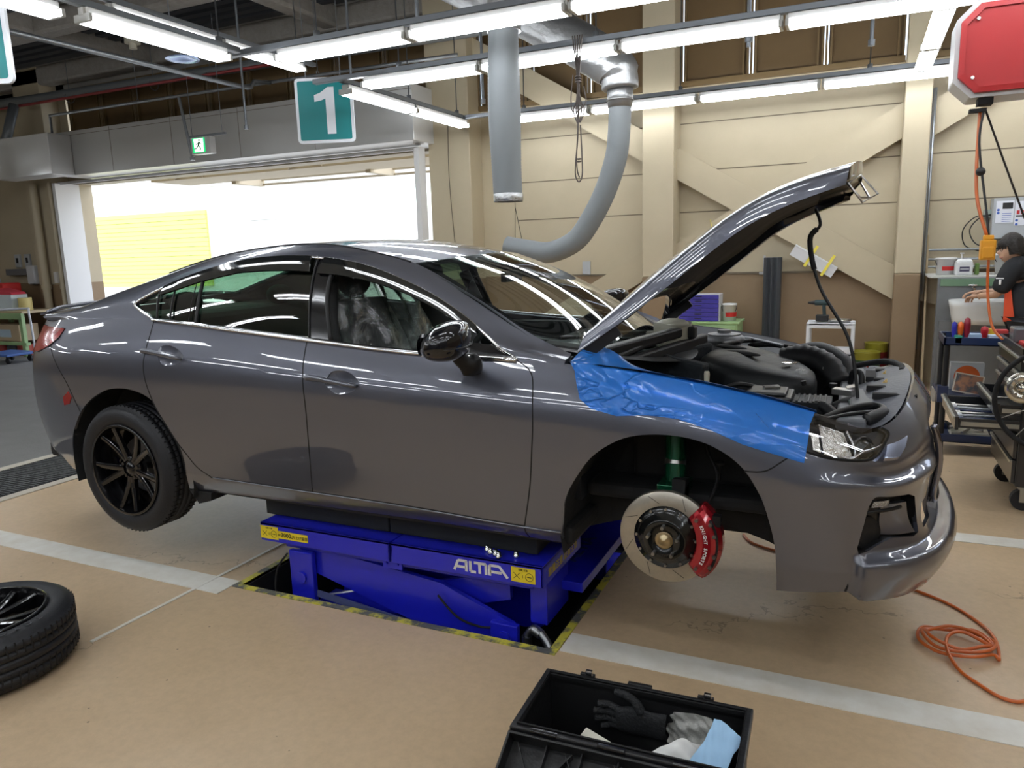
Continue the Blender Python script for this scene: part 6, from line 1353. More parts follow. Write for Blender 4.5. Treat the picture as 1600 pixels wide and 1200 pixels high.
# electric box with notices
EB2 = thing('electric_box', 'light grey electric cabinet with notices on the wall at the right edge', 'electric cabinet', (2.2,5.88,1.55)); GRYB = mat('light_grey_enamel', (.40,.42,.44), .4)
mb = MB(); mb.box(1.84,2.60,5.74,5.94,1.56,1.97); build(mb, 'case', GRYB, EB2, bevel=.006)
NB = mat('notice_paper', (.72,.74,.80), .6)
mb = MB(); mb.box(1.865,2.02,5.736,5.74,1.72,1.94); mb.box(2.03,2.16,5.735,5.739,1.69,1.93); mb.box(2.18,2.4,5.736,5.74,1.7,1.94); build_each(mb, 'notice', NB, EB2)
BLP = mat('blue_notice_print', (.05,.12,.45), .5); mb = MB()
for i, (x, z) in enumerate(((1.885,1.85),(1.885,1.82),(2.05,1.74),(2.05,1.70))): mb.cyl((x,5.734,z),(x,5.736,z),.013,10)
for i in range(5): mb.box(1.92,2.0,5.7345,5.736,1.73+i*.02,1.735+i*.02)
build(mb, 'notice_print', BLP, EB2)
mb = MB(); mb.box(1.92,2.01,5.734,5.736,1.86,1.92); mb.box(2.04,2.15,5.733,5.735,1.775,1.79); build_each(mb, 'notice_panel', BLKT, EB2)
mb = MB()
for i in range(3): mb.box(2.045+i*.036,2.070+i*.036,5.732,5.735,1.80,1.84)
build(mb, 'notice_pictograms', REDP, EB2)
mb = MB(); mb.tube(catmull([(1.84,5.86,1.80),(1.70,5.86,1.79),(1.60,5.88,1.66),(1.63,5.88,1.50),(1.76,5.86,1.44)],8), .006, 6); mb.tube(catmull([(1.84,5.85,1.81),(1.74,5.85,1.78),(1.66,5.86,1.66),(1.72,5.86,1.52),(1.86,5.84,1.47),(2.0,5.84,1.465)],8), .006, 6); tag(build(mb, 'cable_loop', BLKT), 'looped black cables on the wall left of the electric cabinet', 'cable')
mb = MB(); mb.box(1.78,1.84,5.86,5.94,1.78,1.86); tag(build(mb, 'junction_box', mat('sage_box', (.30,.36,.34), .5)), 'small sage junction box beside the electric cabinet', 'junction box')

# red reel housing, pendant control and cords
RH = thing('hose_reel', 'red and white reel housing hanging at the upper right corner', 'hose reel', (1.55,2.2,2.4)); REDR = mat('red_enamel', (.42,.016,.018), .45); WEN = mat('white_enamel', (.55,.56,.56), .35)
def octo(x0, x1, z0, z1, c): return [(x0+c,z0),(x1-c,z0),(x1,z0+c),(x1,z1-c),(x1-c,z1),(x0+c,z1),(x0,z1-c),(x0,z0+c)]
mb = MB(); mb.prism(octo(1.075,1.95,2.42,2.97,.10), 2.03, 2.30, 'y'); build(mb, 'reel_case', WEN, RH, bevel=.01)
mb = MB(); o8 = octo(1.10,1.95,2.445,2.945,.095); i8 = octo(1.13,1.92,2.475,2.915,.085); n8 = 8
mb.add([(a,1.995,b) for a,b in o8]+[(a,1.99,b) for a,b in i8]+[(a,2.005,b) for a,b in i8]+[(a,2.03,b) for a,b in o8], [(i,(i+1)%8,8+(i+1)%8,8+i) for i in range(8)]+[(8+i,8+(i+1)%8,16+(i+1)%8,16+i) for i in range(8)]+[(i,(i+1)%8,24+(i+1)%8,24+i) for i in range(8)]+[tuple(range(16,24))]); build(mb, 'reel_cover', REDR, RH)
mb = MB()
for x, z in ((1.185,2.86),(1.175,2.53),(1.87,2.86),(1.87,2.53)): mb.cyl((x,2.005,z),(x,1.985,z),.010,10)
build_each(mb, 'cover_bolt', STEEL, RH)
mb = MB(); mb.box(1.22,1.30,2.05,2.15,2.38,2.42); mb.box(1.18,1.27,2.06,2.12,2.34,2.36); build(mb, 'cord_guide', DARK, RH)
mb = MB(); mb.cyl((1.3,2.15,2.97),(1.3,2.15,ZC),.02,8); mb.cyl((1.8,2.15,2.97),(1.8,2.15,ZC),.02,8); build_each(mb, 'hanger', RAILM, RH)
PC = thing('pendant_switch', 'yellow pendant control hanging on a cord left of the mechanic', 'pendant switch', (1.322,2.0,1.48)); YEL = mat('amber_yellow_plastic', (.80,.36,.02), .4)
mb = MB(); mb.box(1.285,1.365,1.965,2.035,1.45,1.57); mb.box(1.295,1.355,1.955,1.968,1.46,1.53); mb.box(1.298,1.352,1.97,2.03,1.57,1.60); build(mb, 'control_body', YEL, PC, bevel=.006)
mb = MB(); mb.tube(catmull([(1.24,2.1,2.36),(1.243,2.08,2.0),(1.26,2.05,1.8),(1.315,2.0,1.60)],6), .010, 8); mb.tube(catmull([(1.335,2.0,1.45),(1.345,2.0,1.25),(1.375,1.95,1.05),(1.43,1.9,.97)],6), .008, 8); build(mb, 'control_cord', ORG, PC)
mb = MB(); mb.tube(catmull([(1.26,2.08,2.36),(1.245,2.06,2.15),(1.305,2.02,1.75),(1.325,2.0,1.6)],6), .007, 8); mb.tube(catmull([(1.262,2.08,2.36),(1.40,2.2,2.05),(1.56,2.35,1.70)],6), .006, 8); build(mb, 'pull_cord', BLKT, PC)
mb = MB(); mb.sph((1.262,2.05,1.985), .027, 16, 10); build(mb, 'cord_ball', BLKT, PC)

# ---------------------------------------------------------------- blue tool trolley and black tool chest
BC = thing('tool_cart', 'navy blue two tier tool trolley standing behind the black chest', 'tool trolley', (1.42,2.95,0)); NAVY = mat('navy_paint', (.014,.028,.085), .3, 0, .3)
for z, h in ((.82,.06),(.10,.06)):
    mb = MB(); mb.box(1.20,1.75,2.74,3.14,z,z+.012); mb.box(1.20,1.75,2.74,2.755,z-.0,z+h); mb.box(1.20,1.75,3.125,3.14,z,z+h); mb.box(1.20,1.215,2.74,3.14,z,z+h); mb.box(1.735,1.75,2.74,3.14,z,z+h); build(mb, 'tray', NAVY, BC, bevel=.003)
for x in (1.225,1.725):
    for y in (2.765,3.115):
        mb = MB(); mb.cyl((x,y,.09),(x,y,.87),.020,12); build(mb, 'post', mat('black_post', (.012,.013,.016), .35), BC)
        mb = MB(); mb.cyl((x-.01,y,.035),(x+.012,y,.035),.035,16); mb.box(x-.018,x+.018,y-.02,y+.02,.035,.10); build(mb, 'castor', RUBBER, BC)
mb = MB(); mb.cyl((1.19,2.75,.46),(1.19,3.13,.46),.012,8); mb.box(1.18,1.25,2.73,2.80,.40,.52); build(mb, 'side_rail', NAVY, BC)
mb = MB(); mb.box(1.30,1.55,2.84,3.05,.115,.155); tag(build(mb, 'parts_tray', mat('cream_tray', (.5,.47,.38), .5), bevel=.004), 'cream tray on the lower deck of the navy trolley', 'tray')
for i in range(14):
    x, y = 1.29+.28*rnd.random(), 2.80+.2*rnd.random(); mb = MB(); a = rnd.uniform(0,3.1); l_ = rnd.uniform(.03,.08); z = .16+.05*rnd.random(); mb.cyl((x-l_*math.cos(a),y-l_*math.sin(a)*.5,z),(x+l_*math.cos(a),y+l_*math.sin(a)*.5,z+.02),rnd.uniform(.008,.018),10)
    tag(build(mb, 'metal_part', STEEL if i % 2 else DARK), '%s loose metal part heaped on the lower deck of the navy trolley' % ('shiny' if i % 2 else 'dark greasy'), 'metal part', 'shiny metal parts on the lower deck' if i % 2 else 'dark metal parts on the lower deck')
# handles standing in the top tray
for i, (x, col, lb, h, r_) in enumerate(((1.265,(.03,.03,.40),'blue handled screwdriver standing in the navy trolley',.13,.018),(1.305,(.75,.14,.02),'orange handled screwdriver beside the blue one in the trolley',.13,.020),(1.345,(.25,.01,.03),'dark red handled screwdriver in the navy trolley',.16,.022),(1.455,(.42,.01,.02),'round red handled brush in the middle of the navy trolley',.10,.026))):
    t = thing('screwdriver', lb, 'hand tool', (x,2.80,.835), group='hand tools in the trolley')
    mb = MB(); mb.lathe([(0,.0),(r_*.5,.0),(r_*.6,.02),(r_*.9,.05),(r_,h*.7),(r_*.8,h-.01),(0,h)], (x,2.80,.86+.0), n=14); build(mb, 'tool_handle', mat('handle_%d' % i, col, .35), t)
    mb = MB(); mb.cyl((x,2.80,.833),(x,2.80,.862),.005,8); build(mb, 'tool_shaft', STEEL, t)
for i, (x, y, w, h, col, lb) in enumerate(((1.29,2.77,.05,.06,(.02,.22,.16),'green box under the screwdrivers in the navy trolley'),(1.395,2.82,.09,.07,(.35,.48,.66),'pale blue cloth bundle in the navy trolley'),(1.53,2.80,.11,.065,(.42,.50,.62),'blue and white parts box at the right of the navy trolley'),(1.50,2.90,.06,.10,(.70,.45,.03),'yellow can standing at the back of the navy trolley'),(1.57,2.92,.09,.09,(.45,.03,.03),'red box standing at the back of the navy trolley'),(1.66,2.85,.06,.11,(.72,.68,.62),'cream carton at the right end of the navy trolley'))):
    mb = MB(); mb.box(x-w/2,x+w/2,y-.03,y+.03,.833,.833+h); tag(build(mb, 'parts_box', mat('partbox_%d' % i, col, .6), bevel=.006), lb, 'box', 'boxes in the trolley tray')
mb = MB(); mb.hexa([(1.29,2.88,.49),(1.46,2.88,.43),(1.46,2.89,.43),(1.29,2.89,.49)],[(1.33,2.96,.66),(1.50,2.96,.62),(1.50,2.97,.62),(1.33,2.97,.66)])
mb = MB(); mb.box(1.24,1.74,2.76,3.12,.44,.455); build(mb, 'middle_shelf', NAVY, BC)
MG_ = thing('magazine', 'dark illustrated box lid leaning in the middle of the navy trolley', 'box lid', (1.37,2.9,.456))
mb = MB(); mb.M = Matrix.Translation((1.375,2.83,.457)) @ Matrix.Rotation(R(-25),4,'X') @ Matrix.Rotation(R(10),4,'Y'); mb.box(-.095,.095,0,.012,0,.15); build(mb, 'lid_rim', mat('cream_rim', (.55,.48,.38), .5), MG_)
mb = MB(); mb.M = Matrix.Translation((1.375,2.83,.457)) @ Matrix.Rotation(R(-25),4,'X') @ Matrix.Rotation(R(10),4,'Y'); mb.box(-.085,.085,-.003,0,.01,.14); build(mb, 'lid_picture', mat('dark_picture', (.03,.035,.045), .3, noise=(14,.2,(.30,.12,.05))), MG_)
BX = thing('disc_box', 'grey box with an orange disc standing in the navy trolley', 'box', (1.38,3.02,.456)); mb = MB(); mb.box(1.28,1.50,2.99,3.06,.456,.66); build(mb, 'box_case', mat('grey_carton2', (.42,.44,.46), .6), BX); mb = MB(); mb.lathe([(0,0),(.085,0)], (1.39,2.988,.555), (0,-1,0), 28); build(mb, 'orange_disc', mat('orange_print', (.65,.12,.02), .5), BX)

TC = thing('tool_chest', 'black rolling tool chest with silver drawer pulls at the right edge', 'tool chest', (1.80,1.90,0)); CHB = mat('chest_black', (.013,.014,.017), .3, 0, .4); PULL = mat('silver_pull', (.42,.42,.38), .35, .8)
X0, X1_, Y0, Y1 = 1.47, 2.25, 1.50, 2.28
mb = MB(); mb.box(X0+.02, X1_, Y0, Y1, .16, .93); build(mb, 'chest_body', CHB, TC, bevel=.008)
zs = [.17,.32,.47,.56,.65,.74,.83,.92]
for i in range(7):
    pull = {2:.30, 3:.10}.get(i, 0)                               # two drawers stand open
    z0_, z1_ = zs[i]+.005, zs[i+1]-.005; xx = X0 - pull
    mb = MB(); mb.box(xx, xx+.02, Y0+.02, Y1-.02, z0_, z1_)
    if pull: mb.box(xx+.02, X0+.05, Y0+.03, Y0+.04, z0_+.01, z1_-.01); mb.box(xx+.02, X0+.05, Y1-.04, Y1-.03, z0_+.01, z1_-.01); mb.box(xx+.02, X0+.05, Y0+.03, Y1-.03, z0_+.01, z0_+.016)
    d = build(mb, 'drawer', CHB, TC, bevel=.003); mb = MB(); mb.box(xx-.012, xx+.002, Y0+.03, Y1-.03, z1_-.018, z1_-.002); build(mb, 'drawer_pull', PULL, d, bevel=.002)
    if pull: mb = MB(); mb.box(xx+.03, X0+.04, Y0+.022, Y0+.030, z0_+.025, z0_+.05); build(mb, 'drawer_slide', PULL, d)
mb = MB(); mb.box(X0,X1_,Y0-.002,Y0+.012,.935,.955); mb.box(X0,X0+.012,Y0,Y1,.935,.965); mb.box(X0,X1_,Y1-.012,Y1,.935,.965); build(mb, 'top_rail', CHB, TC)
mb = MB(); mb.box(X0+.02,X1_,Y0+.012,Y1-.012,.931,.938); build(mb, 'top_mat', mat('red_mat', (.30,.02,.02), .6), TC)
for y, x in ((Y0+.10,X0+.09),(Y1-.10,X0+.09),(Y0+.10,X1_-.1),(Y1-.10,X1_-.1)):
    mb = MB(); mb.box(x-.04,x+.04,y-.035,y+.035,.13,.165); mb.box(x-.03,x+.02,y-.032,y-.024,.05,.14); mb.box(x-.03,x+.02,y+.024,y+.032,.05,.14); c_ = build(mb, 'castor_fork', PULL, TC, bevel=.003)
    mb = MB(); mb.cyl((x-.01,y-.022,.062),(x-.01,y+.022,.062),.062,24); build(mb, 'castor_wheel', RUBBER, c_, bevel=.006)
mb = MB(); mb.cyl((X0+.03,Y0-.03,.93),(X0+.03,Y0+.0,.93),.015,10); mb.box(X0,X0+.06,Y0-.04,Y0-.03,.90,.96); build(mb, 'push_handle', CHROME, TC)
for i in range(7):
    z = .49; y = Y0+.10+i*.085; mb = MB(); mb.cyl((X0-.26,y,z+.02),(X0-.06,y+.03*math.sin(i),z+.02),.008,8); mb.cyl((X0-.27,y,z+.02),(X0-.24,y,z+.02),.016,10)
    tag(build(mb, 'spanner', [STEEL, NAVY, WPP][i % 3]), '%s %s spanner from the near side in the open drawer of the chest' % (ORD[i], ['steel','blue handled','white handled'][i % 3]), 'spanner', 'spanners in the open drawer')
def can(x, y, z, r, h, col, lb, cap=(.7,.7,.7)):
    t = thing('spray_can', lb, 'spray can', (x,y,z), group='cans on the tool chest'); mb = MB(); mb.lathe([(0,0),(r,0),(r,h*.82),(r*.7,h*.88),(r*.45,h*.90)], (x,y,z), n=20); build(mb, 'can_body', mat(lb[:20], col, .3, .3), t)
    mb = MB(); mb.lathe([(r*.45,h*.88),(r*.45,h*.98),(r*.3,h),(0,h)], (x,y,z), n=16); build(mb, 'can_nozzle', mat('can_cap_%s' % lb[:6], cap, .4), t)
can(1.545,1.66,.939,.032,.20,(.06,.09,.30),'blue and white spray can on the black tool chest')
can(1.62,1.56,.939,.035,.16,(.45,.50,.56),'pale blue spray can on the black tool chest')
mb = MB(); mb.box(1.52,1.62,1.80,1.95,.939,.965); tag(build(mb, 'red_pouch', mat('red_fabric', (.42,.02,.02), .7), bevel=.01), 'red pouch on top of the black tool chest', 'pouch')
mb = MB(); mb.box(1.50,1.60,2.0,2.15,.939,1.03); tag(build(mb, 'small_case', mat('grey_glossy_case', (.14,.15,.16), .2), bevel=.01), 'small grey case on the far end of the black tool chest', 'case')
BW = thing('spoked_ring', 'black spoked ring wheel with a bright metal hub in front of the tool chest', 'spoked wheel', (1.66,1.43,.48))
c0 = Vector((1.62,1.36,.70)); mb = MB(); mb.ring(c0, (.25,1,0), .285, .014, 48, 10); build(mb, 'ring', DARK, BW)
mb = MB(); ax = Vector((.25,1,0)).normalized(); ex = Vector((0,0,1)).cross(ax)
for i in range(14):
    a = i*6.283/14; mb.cyl(c0+(ex*math.cos(a+.2)+Vector((0,0,1))*math.sin(a+.2))*.05, c0+(ex*math.cos(a)+Vector((0,0,1))*math.sin(a))*.28, .0025, 5)
build(mb, 'spokes', STEEL, BW)
mb = MB(); c1 = c0 + ex*.0; c1 = Vector((1.455,1.33,.775)); mb.lathe([(.03,0),(.085,0),(.085,.008),(.03,.008),(.03,0)], c1, -ax, 32); mb.lathe([(0,.0),(.022,0),(.022,.02),(0,.022)], c1, -ax, 20)
for i in range(7): a = i*.9; mb.cyl(c1-ax*.012+(ex*math.cos(a)+Vector((0,0,1))*math.sin(a))*.05, c1-ax*.03+(ex*math.cos(a)+Vector((0,0,1))*math.sin(a))*.05, .010, 10)
hbm = build(mb, 'metal_hub', mat('bright_zinc', (.70,.68,.60), .2, 1), BW)
mb = MB(); mb.bar(c1, c0, .02,.02); mb.bar(Vector((1.52,1.47,.939)), c0+Vector((0,0,.285)), .015,.015); mb.bar(c0-Vector((0,0,.27)), c0+Vector((0,.06,-.27)), .02,.02); build(mb, 'wheel_bracket', DARK, BW)
# ---------------------------------------------------------------- ducts, rope, signs
DUCT = mat('foil_duct', (.30,.30,.30), .38, .75, bump=(16,.9)); FLEX = mat('grey_flex_hose', (.21,.225,.235), .6, .1)
def ribbed(mb, pts, r, per=3, amp=.025, n=24):
    p = catmull(pts, 24); mb.tube(p, [r*(1+amp*(i % per == 0)) for i in range(len(p))], n, caps=False)
D1 = thing('exhaust_duct', 'foil covered ceiling duct ending in a curved grey hose above the windscreen', 'exhaust duct', (-1.38,3.2,1.55))
mb = MB(); mb.tube(catmull([(-4.4,3.0,4.9),(-2.9,3.15,4.05),(-2.2,3.2,3.66),(-1.75,3.2,3.38),(-1.52,3.2,3.22),(-1.38,3.2,3.10),(-1.36,3.2,2.95)],8), [.19]*30+[.185]*6+[.18]*6+[.16]*6+[.14]*1, 24); build(mb, 'foil_duct', DUCT, D1)
mb = MB(); mb.tube([(-1.36,3.2,2.97),(-1.362,3.2,2.80)], [.118,.105], 24); mb.ring((-1.361,3.2,2.86),(0,0,1),.113,.008,24,6); build(mb, 'duct_collar', DUCT, D1)
mb = MB(); ribbed(mb, [(-1.36,3.2,2.84),(-1.37,3.2,2.60),(-1.40,3.2,2.38),(-1.50,3.2,2.10),(-1.64,3.2,1.85),(-1.80,3.2,1.66),(-2.05,3.2,1.565),(-2.28,3.2,1.59),(-2.50,3.2,1.63)], .098, 2, .018); build(mb, 'flex_hose', FLEX, D1)
mb = MB()
for x in (-2.36,-2.43): mb.cyl((-2.40,3.2,2.0),(x+.02,3.2,1.70),.003,5)
mb.cyl((-2.40,3.2,2.0),(-2.40,3.2,ZC),.003,5); build(mb, 'hose_hanger', DARK, D1)
D2 = thing('hanging_hose', 'thick grey ribbed exhaust hose hanging straight down from the ceiling duct', 'exhaust hose', (-2.0,2.2,1.96))
mb = MB(); p_ = [Vector((-2.005-.012*math.sin(3*t), 2.2, 3.32-1.33*t)) for t in np.linspace(0,1,110)]; mb.tube(p_, [(.115+.012*math.sin(math.pi*min(1,t*1.1))**2)*(1+.022*(i % 2)) for i, t in enumerate(np.linspace(0,1,110))], 28, caps=False); build(mb, 'hose', FLEX, D2, solid=.004)
mb = MB(); mb.lathe([(.118,.0),(.122,.02),(.122,.06),(.118,.065)], (-2.005,2.2,1.985), n=28); build(mb, 'hose_cuff', mat('foil_tape', (.5,.5,.5), .25, .9, bump=(40,1)), D2)
mb = MB(); mb.cyl((-2.0,2.2,3.28),(-2.0,2.2,3.42),.135,28); mb.tube(catmull([(-2.0,2.2,3.40),(-2.0,2.2,3.75),(-2.3,2.4,4.2),(-2.9,2.9,4.6)],6), .13, 20); build(mb, 'duct_outlet', DUCT, D2)
RP = thing('rope', 'bundle of grey rope looped over the middle lamp rail', 'rope', (-1.56,2.68,2.15)); ROPE = mat('rope_grey', (.13,.11,.10), .9, bump=(200,.5))
mb = MB()
for i in range(5):
    dx = -.03+.016*i; mb.tube(catmull([(-1.56+dx*1.3,2.66,3.30),(-1.555+dx*.3,2.66,2.98),(-1.555+dx*.5,2.66,2.80),(-1.555+dx*1.5,2.66,2.72),(-1.555+dx*.4,2.66,2.62)],6), .006, 6)
mb.tube(catmull([(-1.56,2.66,2.75),(-1.565,2.66,2.50),(-1.585,2.66,2.32),(-1.59,2.66,2.20),(-1.56,2.66,2.145),(-1.53,2.66,2.20),(-1.53,2.66,2.35),(-1.54,2.66,2.60)],8), .006, 6); mb.tube(catmull([(-1.55,2.66,2.72),(-1.575,2.66,2.4),(-1.575,2.66,2.25),(-1.555,2.66,2.18)],6), .006, 6)
for z in (2.98,2.96,2.94,2.33,2.31): mb.ring((-1.555,2.66,z),(0,0,1),.022 if z > 2.5 else .014,.006,14,6)
mb.tube(catmull([(-1.60,2.66,3.0),(-1.62,2.66,2.80),(-1.60,2.66,2.70),(-1.55,2.66,2.72),(-1.49,2.66,2.78),(-1.51,2.66,2.90)],6), .005, 6)
build(mb, 'rope_strands', ROPE, RP)
TEALS = mat('sign_teal', (.0,.19,.20), .4); SIGNW = mat('sign_white', (.70,.72,.76), .4)
def rrect(w, h, r, n=5):
    p = []
    for cx, cy, a0 in ((w/2-r,h/2-r,0),(-w/2+r,h/2-r,90),(-w/2+r,-h/2+r,180),(w/2-r,-h/2+r,270)):
        p += [(cx+r*math.cos(R(a0+90*i/n)), cy+r*math.sin(R(a0+90*i/n))) for i in range(n+1)]
    return p
def bay_sign(loc, rz, w, h, txt, label, name='bay_sign', tilt=0):
    M = Matrix.Translation(loc) @ Matrix.Rotation(rz,4,'Z') @ Matrix.Rotation(tilt,4,'Y'); t = thing(name, label, 'sign', loc, rz)
    mb = MB(); mb.M = M; mb.prism(rrect(w,h,.045), -.012, .012, 'y'); build(mb, 'sign_board', SIGNW, t)
    for s in (-1,1):
        mb = MB(); mb.M = M; mb.prism(rrect(w-.065,h-.065,.02), .0125 if s > 0 else -.0145, .0145 if s > 0 else -.0125, 'y'); build(mb, 'sign_face', TEALS, t)
    if txt:
        mb = MB(); mb.M = M; mb.prism([(.018,-.255),(.118,-.255),(.118,.245),(.045,.245),(.005,.215),(-.045,.185),(-.11,.165),(-.11,.095),(-.04,.105),(.018,.125)] if txt == '1' else [], -.0165, -.0150, 'y'); build(mb, 'sign_numeral', SIGNW, t)
    mb = MB()
    for s in (-.3,.3):
        p = M @ Vector((s*w,0,h/2)); mb.cyl(p, (p.x,p.y,ZC), .004, 5)
    build_each(mb, 'hanger_rod', RAILM, t); return t
bay_sign((-4.91,3.65,3.20), R(20), .66, .70, '1', 'teal square sign with a big white number one')
bay_sign((-4.88,-.18,3.12), R(20), .70, .66, '', 'part of a teal sign cut off at the top left corner')
EX = thing('exit_sign', 'small lit green running man exit sign before the white header', 'exit sign', (-7.86,4.62,3.05))
mb = MB(); mb.box(-8.03,-7.66,4.60,4.70,3.055,3.285); build(mb, 'sign_case', PANEL, EX, bevel=.006)
GE = mat('exit_green', (.0,.30,.08), .4, emit=(.0,.42,.12), estr=1.2); WE = mat('exit_white', (.8,.8,.8), .4, emit=(.8,1,.85), estr=1.6)
mb = MB(); mb.box(-7.99,-7.76,4.594,4.60,3.075,3.270); build(mb, 'exit_face', GE, EX)
mb = MB(); mb.prism([(-7.955,3.085),(-7.785,3.085),(-7.785,3.26),(-7.955,3.26)], 4.590, 4.594, 'y'); dp = build(mb, 'exit_doorway', WE, EX)
GD = mat('exit_figure_green', (.0,.16,.05), .4); mb = MB(); yy = 4.587; mb.M = Matrix.Translation((-7.866,0,3.17)) @ Matrix.Diagonal((1.5,1,1.12,1)) @ Matrix.Translation((7.88,0,-3.17))
mb.sph((-7.872,yy,3.232),.013,12,8,(1,.3,1)); mb.bar((-7.872,yy,3.215),(-7.885,yy,3.165),.004,.022,up=(1,0,0)); mb.bar((-7.880,yy,3.20),(-7.915,yy,3.185),.004,.009,up=(0,0,1)); mb.bar((-7.868,yy,3.208),(-7.845,yy,3.18),.004,.009); mb.bar((-7.885,yy,3.168),(-7.86,yy,3.14),.004,.012); mb.bar((-7.86,yy,3.14),(-7.868,yy,3.105),.004,.011); mb.bar((-7.887,yy,3.168),(-7.915,yy,3.135),.004,.012); mb.bar((-7.915,yy,3.135),(-7.94,yy,3.13),.004,.010)
build(mb, 'running_figure', GD, EX)
mb = MB(); mb.bar((-8.10,4.66,3.305),(-7.42,4.66,3.305),.03,.03)
for x in (-8.05,-7.48): mb.cyl((x,4.66,3.3),(x,4.66,ZC),.005,5)
build_each(mb, 'hanging_bar', RAILM, EX)
RL = thing('reflector_lamp', 'blue tinted round metal disc hanging below the upper left lamp', 'reflector lamp', (-6.11,2.82,3.72))
mb = MB(); mb.lathe([(.0,.035),(.05,.03),(.12,.012),(.172,.0),(.178,.006),(.172,.010),(.12,.022),(.05,.045),(0,.05)], (-6.11,2.82,3.72), n=32); build(mb, 'reflector_disc', mat('blue_white_reflector', (.35,.45,.70), .2, .6), RL)
mb = MB(); mb.tube(catmull([(-6.11,2.82,3.77),(-6.18,2.82,3.85),(-6.24,2.82,4.0)],4), .008, 6); mb.cyl((-6.24,2.82,4.0),(-6.24,2.82,ZC-.28),.006,6); build(mb, 'lamp_stem', RAILM, RL)
mb = MB(); mb.cyl((-8.3,4.05,4.45),(-8.3,4.05,4.75),.10,20); mb.cyl((-8.3,4.05,4.38),(-8.3,4.05,4.45),.05,16); mb.cyl((-8.3,4.05,4.75),(-8.3,4.05,ZC),.02,8); tag(build(mb, 'ceiling_detector', mat('old_cream', (.50,.47,.38), .5)), 'cream cylindrical detector under the ceiling at upper left', 'detector')
# pipes
PIPE = mat('grey_pipe', (.20,.215,.225), .45, .3); RPIPE = mat('red_pipe', (.33,.05,.05), .5)
def pipe(name, pts, r, m, label, hang=()):
    t = thing(name, label, 'pipe', pts[0]); mb = MB(); mb.tube(pts, r, 14); build(mb, 'pipe_run', m, t)
    mb = MB()
    for x, y, z in hang: mb.cyl((x,y,z),(x,y,ZC),.005,5); mb.ring((x,y,z-r),(1,0,0),r*1.12,.006,14,5)
    if hang: build_each(mb, 'pipe_hanger', RAILM, t)
    return t
pipe('drain_pipe', [(-15.9,5.45,4.50),(-12.5,5.45,4.42),(-7.0,5.45,4.36),(-3.7,5.45,4.32)], .075, PIPE, 'thick grey pipe under the ceiling along the wall', [(-11.6,5.45,4.42),(-9.6,5.45,4.40),(-8.4,5.45,4.38)])
pipe('sprinkler_pipe', [(-15.9,5.25,4.30),(-7.0,5.25,4.27),(-3.7,5.25,4.26)], .022, RPIPE, 'thin red pipe running just below the thick grey pipe')
t = pipe('conduit_pipe', [(-11.45,4.95,3.03),(-11.45,4.95,3.97),(-8.2,4.95,3.96),(-5.0,4.95,3.94),(-3.9,4.95,3.93)], .022, ZINC, 'light grey conduit in front of the header with two drops', [(-9.4,4.95,4.0),(-6.0,4.95,4.0)])
mb = MB(); mb.cyl((-8.55,4.95,3.97),(-8.40,4.95,3.07),.022,10); mb.cyl((-8.40,4.95,3.04),(-8.40,4.95,3.09),.035,10); build(mb, 'conduit_drop', ZINC, t)
pipe('gas_pipe', [(-6.9,.6,3.80),(-6.86,2.4,3.80),(-6.82,4.1,3.80),(-6.80,4.50,3.80),(-6.80,4.56,3.82),(-6.80,4.62,3.90),(-6.80,4.93,3.94)], .028, ZINC, 'grey pipe crossing the upper left corner towards the header')
pipe('sleeve_pipe', [(-13.3,5.0,3.2),(-12.7,5.0,3.75),(-12.7,5.2,4.3)], .08, PIPE, 'short thick bent grey pipe above the header return')
pipe('ceiling_pipe', [(-7.4,2.2,4.55),(-5.6,2.9,4.60),(-3.4,3.8,4.60),(-1.0,4.6,4.60)], .11, mat('lagged_pipe', (.30,.29,.27), .8, bump=(12,.8)), 'thick lagged pipe crossing the ceiling at the top', [(-5.6,2.9,4.62)])
for i, (x, y) in enumerate(((-5.0,4.3),(-3.3,4.4),(-2.6,1.9),(-.3,3.3),(.62,4.0),(-6.6,4.2))):
    mb = MB(); mb.cyl((x,y,LZ+.02 if i in (3,) else 3.25),(x,y,ZC),.016,8); mb.cyl((x,y,3.22),(x,y,3.27),.028,10); tag(build(mb, 'drop_rod', RAILM), ['slim grey drop rod behind the number sign','slim grey drop rod left of the hanging hose','slim grey drop rod beside the front lamps','slim grey drop rod over the middle lamp row','slim grey drop rod over the rear lamp row','slim grey drop rod left of the number sign'][i], 'rod', 'drop rods from the ceiling')

# ---------------------------------------------------------------- far left corner
WBN = thing('workbench', 'pale green workbench against the far left wall', 'workbench', (-13.6,5.1,0))
mb = MB(); mb.box(-15.2,-12.55,4.72,5.36,.76,.80); build(mb, 'bench_top', mat('wooden_top', (.45,.36,.22), .6), WBN)
mb = MB(); mb.box(-15.2,-12.55,4.70,4.73,.66,.77); mb.box(-15.2,-12.55,4.72,4.80,.20,.25); build(mb, 'bench_apron', GRNP, WBN)
for x in (-15.1,-13.9,-12.68):
    for y in (4.76,5.32): mb = MB(); mb.box(x,x+.08,y-.03,y+.03,0,.76); build(mb, 'leg', GRNP, WBN)
def sbox(x0,x1,y0,y1,z0,z1,col,lb,cat='box',nm='storage_box',bev=.01):
    mb = MB(); mb.box(x0,x1,y0,y1,z0,z1); return tag(build(mb, nm, mat(lb[:24], col, .5), bevel=bev), lb, cat, 'things on the far left bench')
sbox(-14.6,-13.45,5.0,5.35,.80,1.28,(.50,.02,.02),'large red case on the far left workbench','case','red_case',.03)
mb = MB(); mb.box(-14.15,-13.98,4.985,5.0,1.10,1.16); build(mb, 'case_badge', WHT, bpy.data.objects['red_case'])
sbox(-13.95,-13.40,4.78,4.98,.80,1.0,(.55,.60,.66),'clear grey plastic crate in front of the red case')
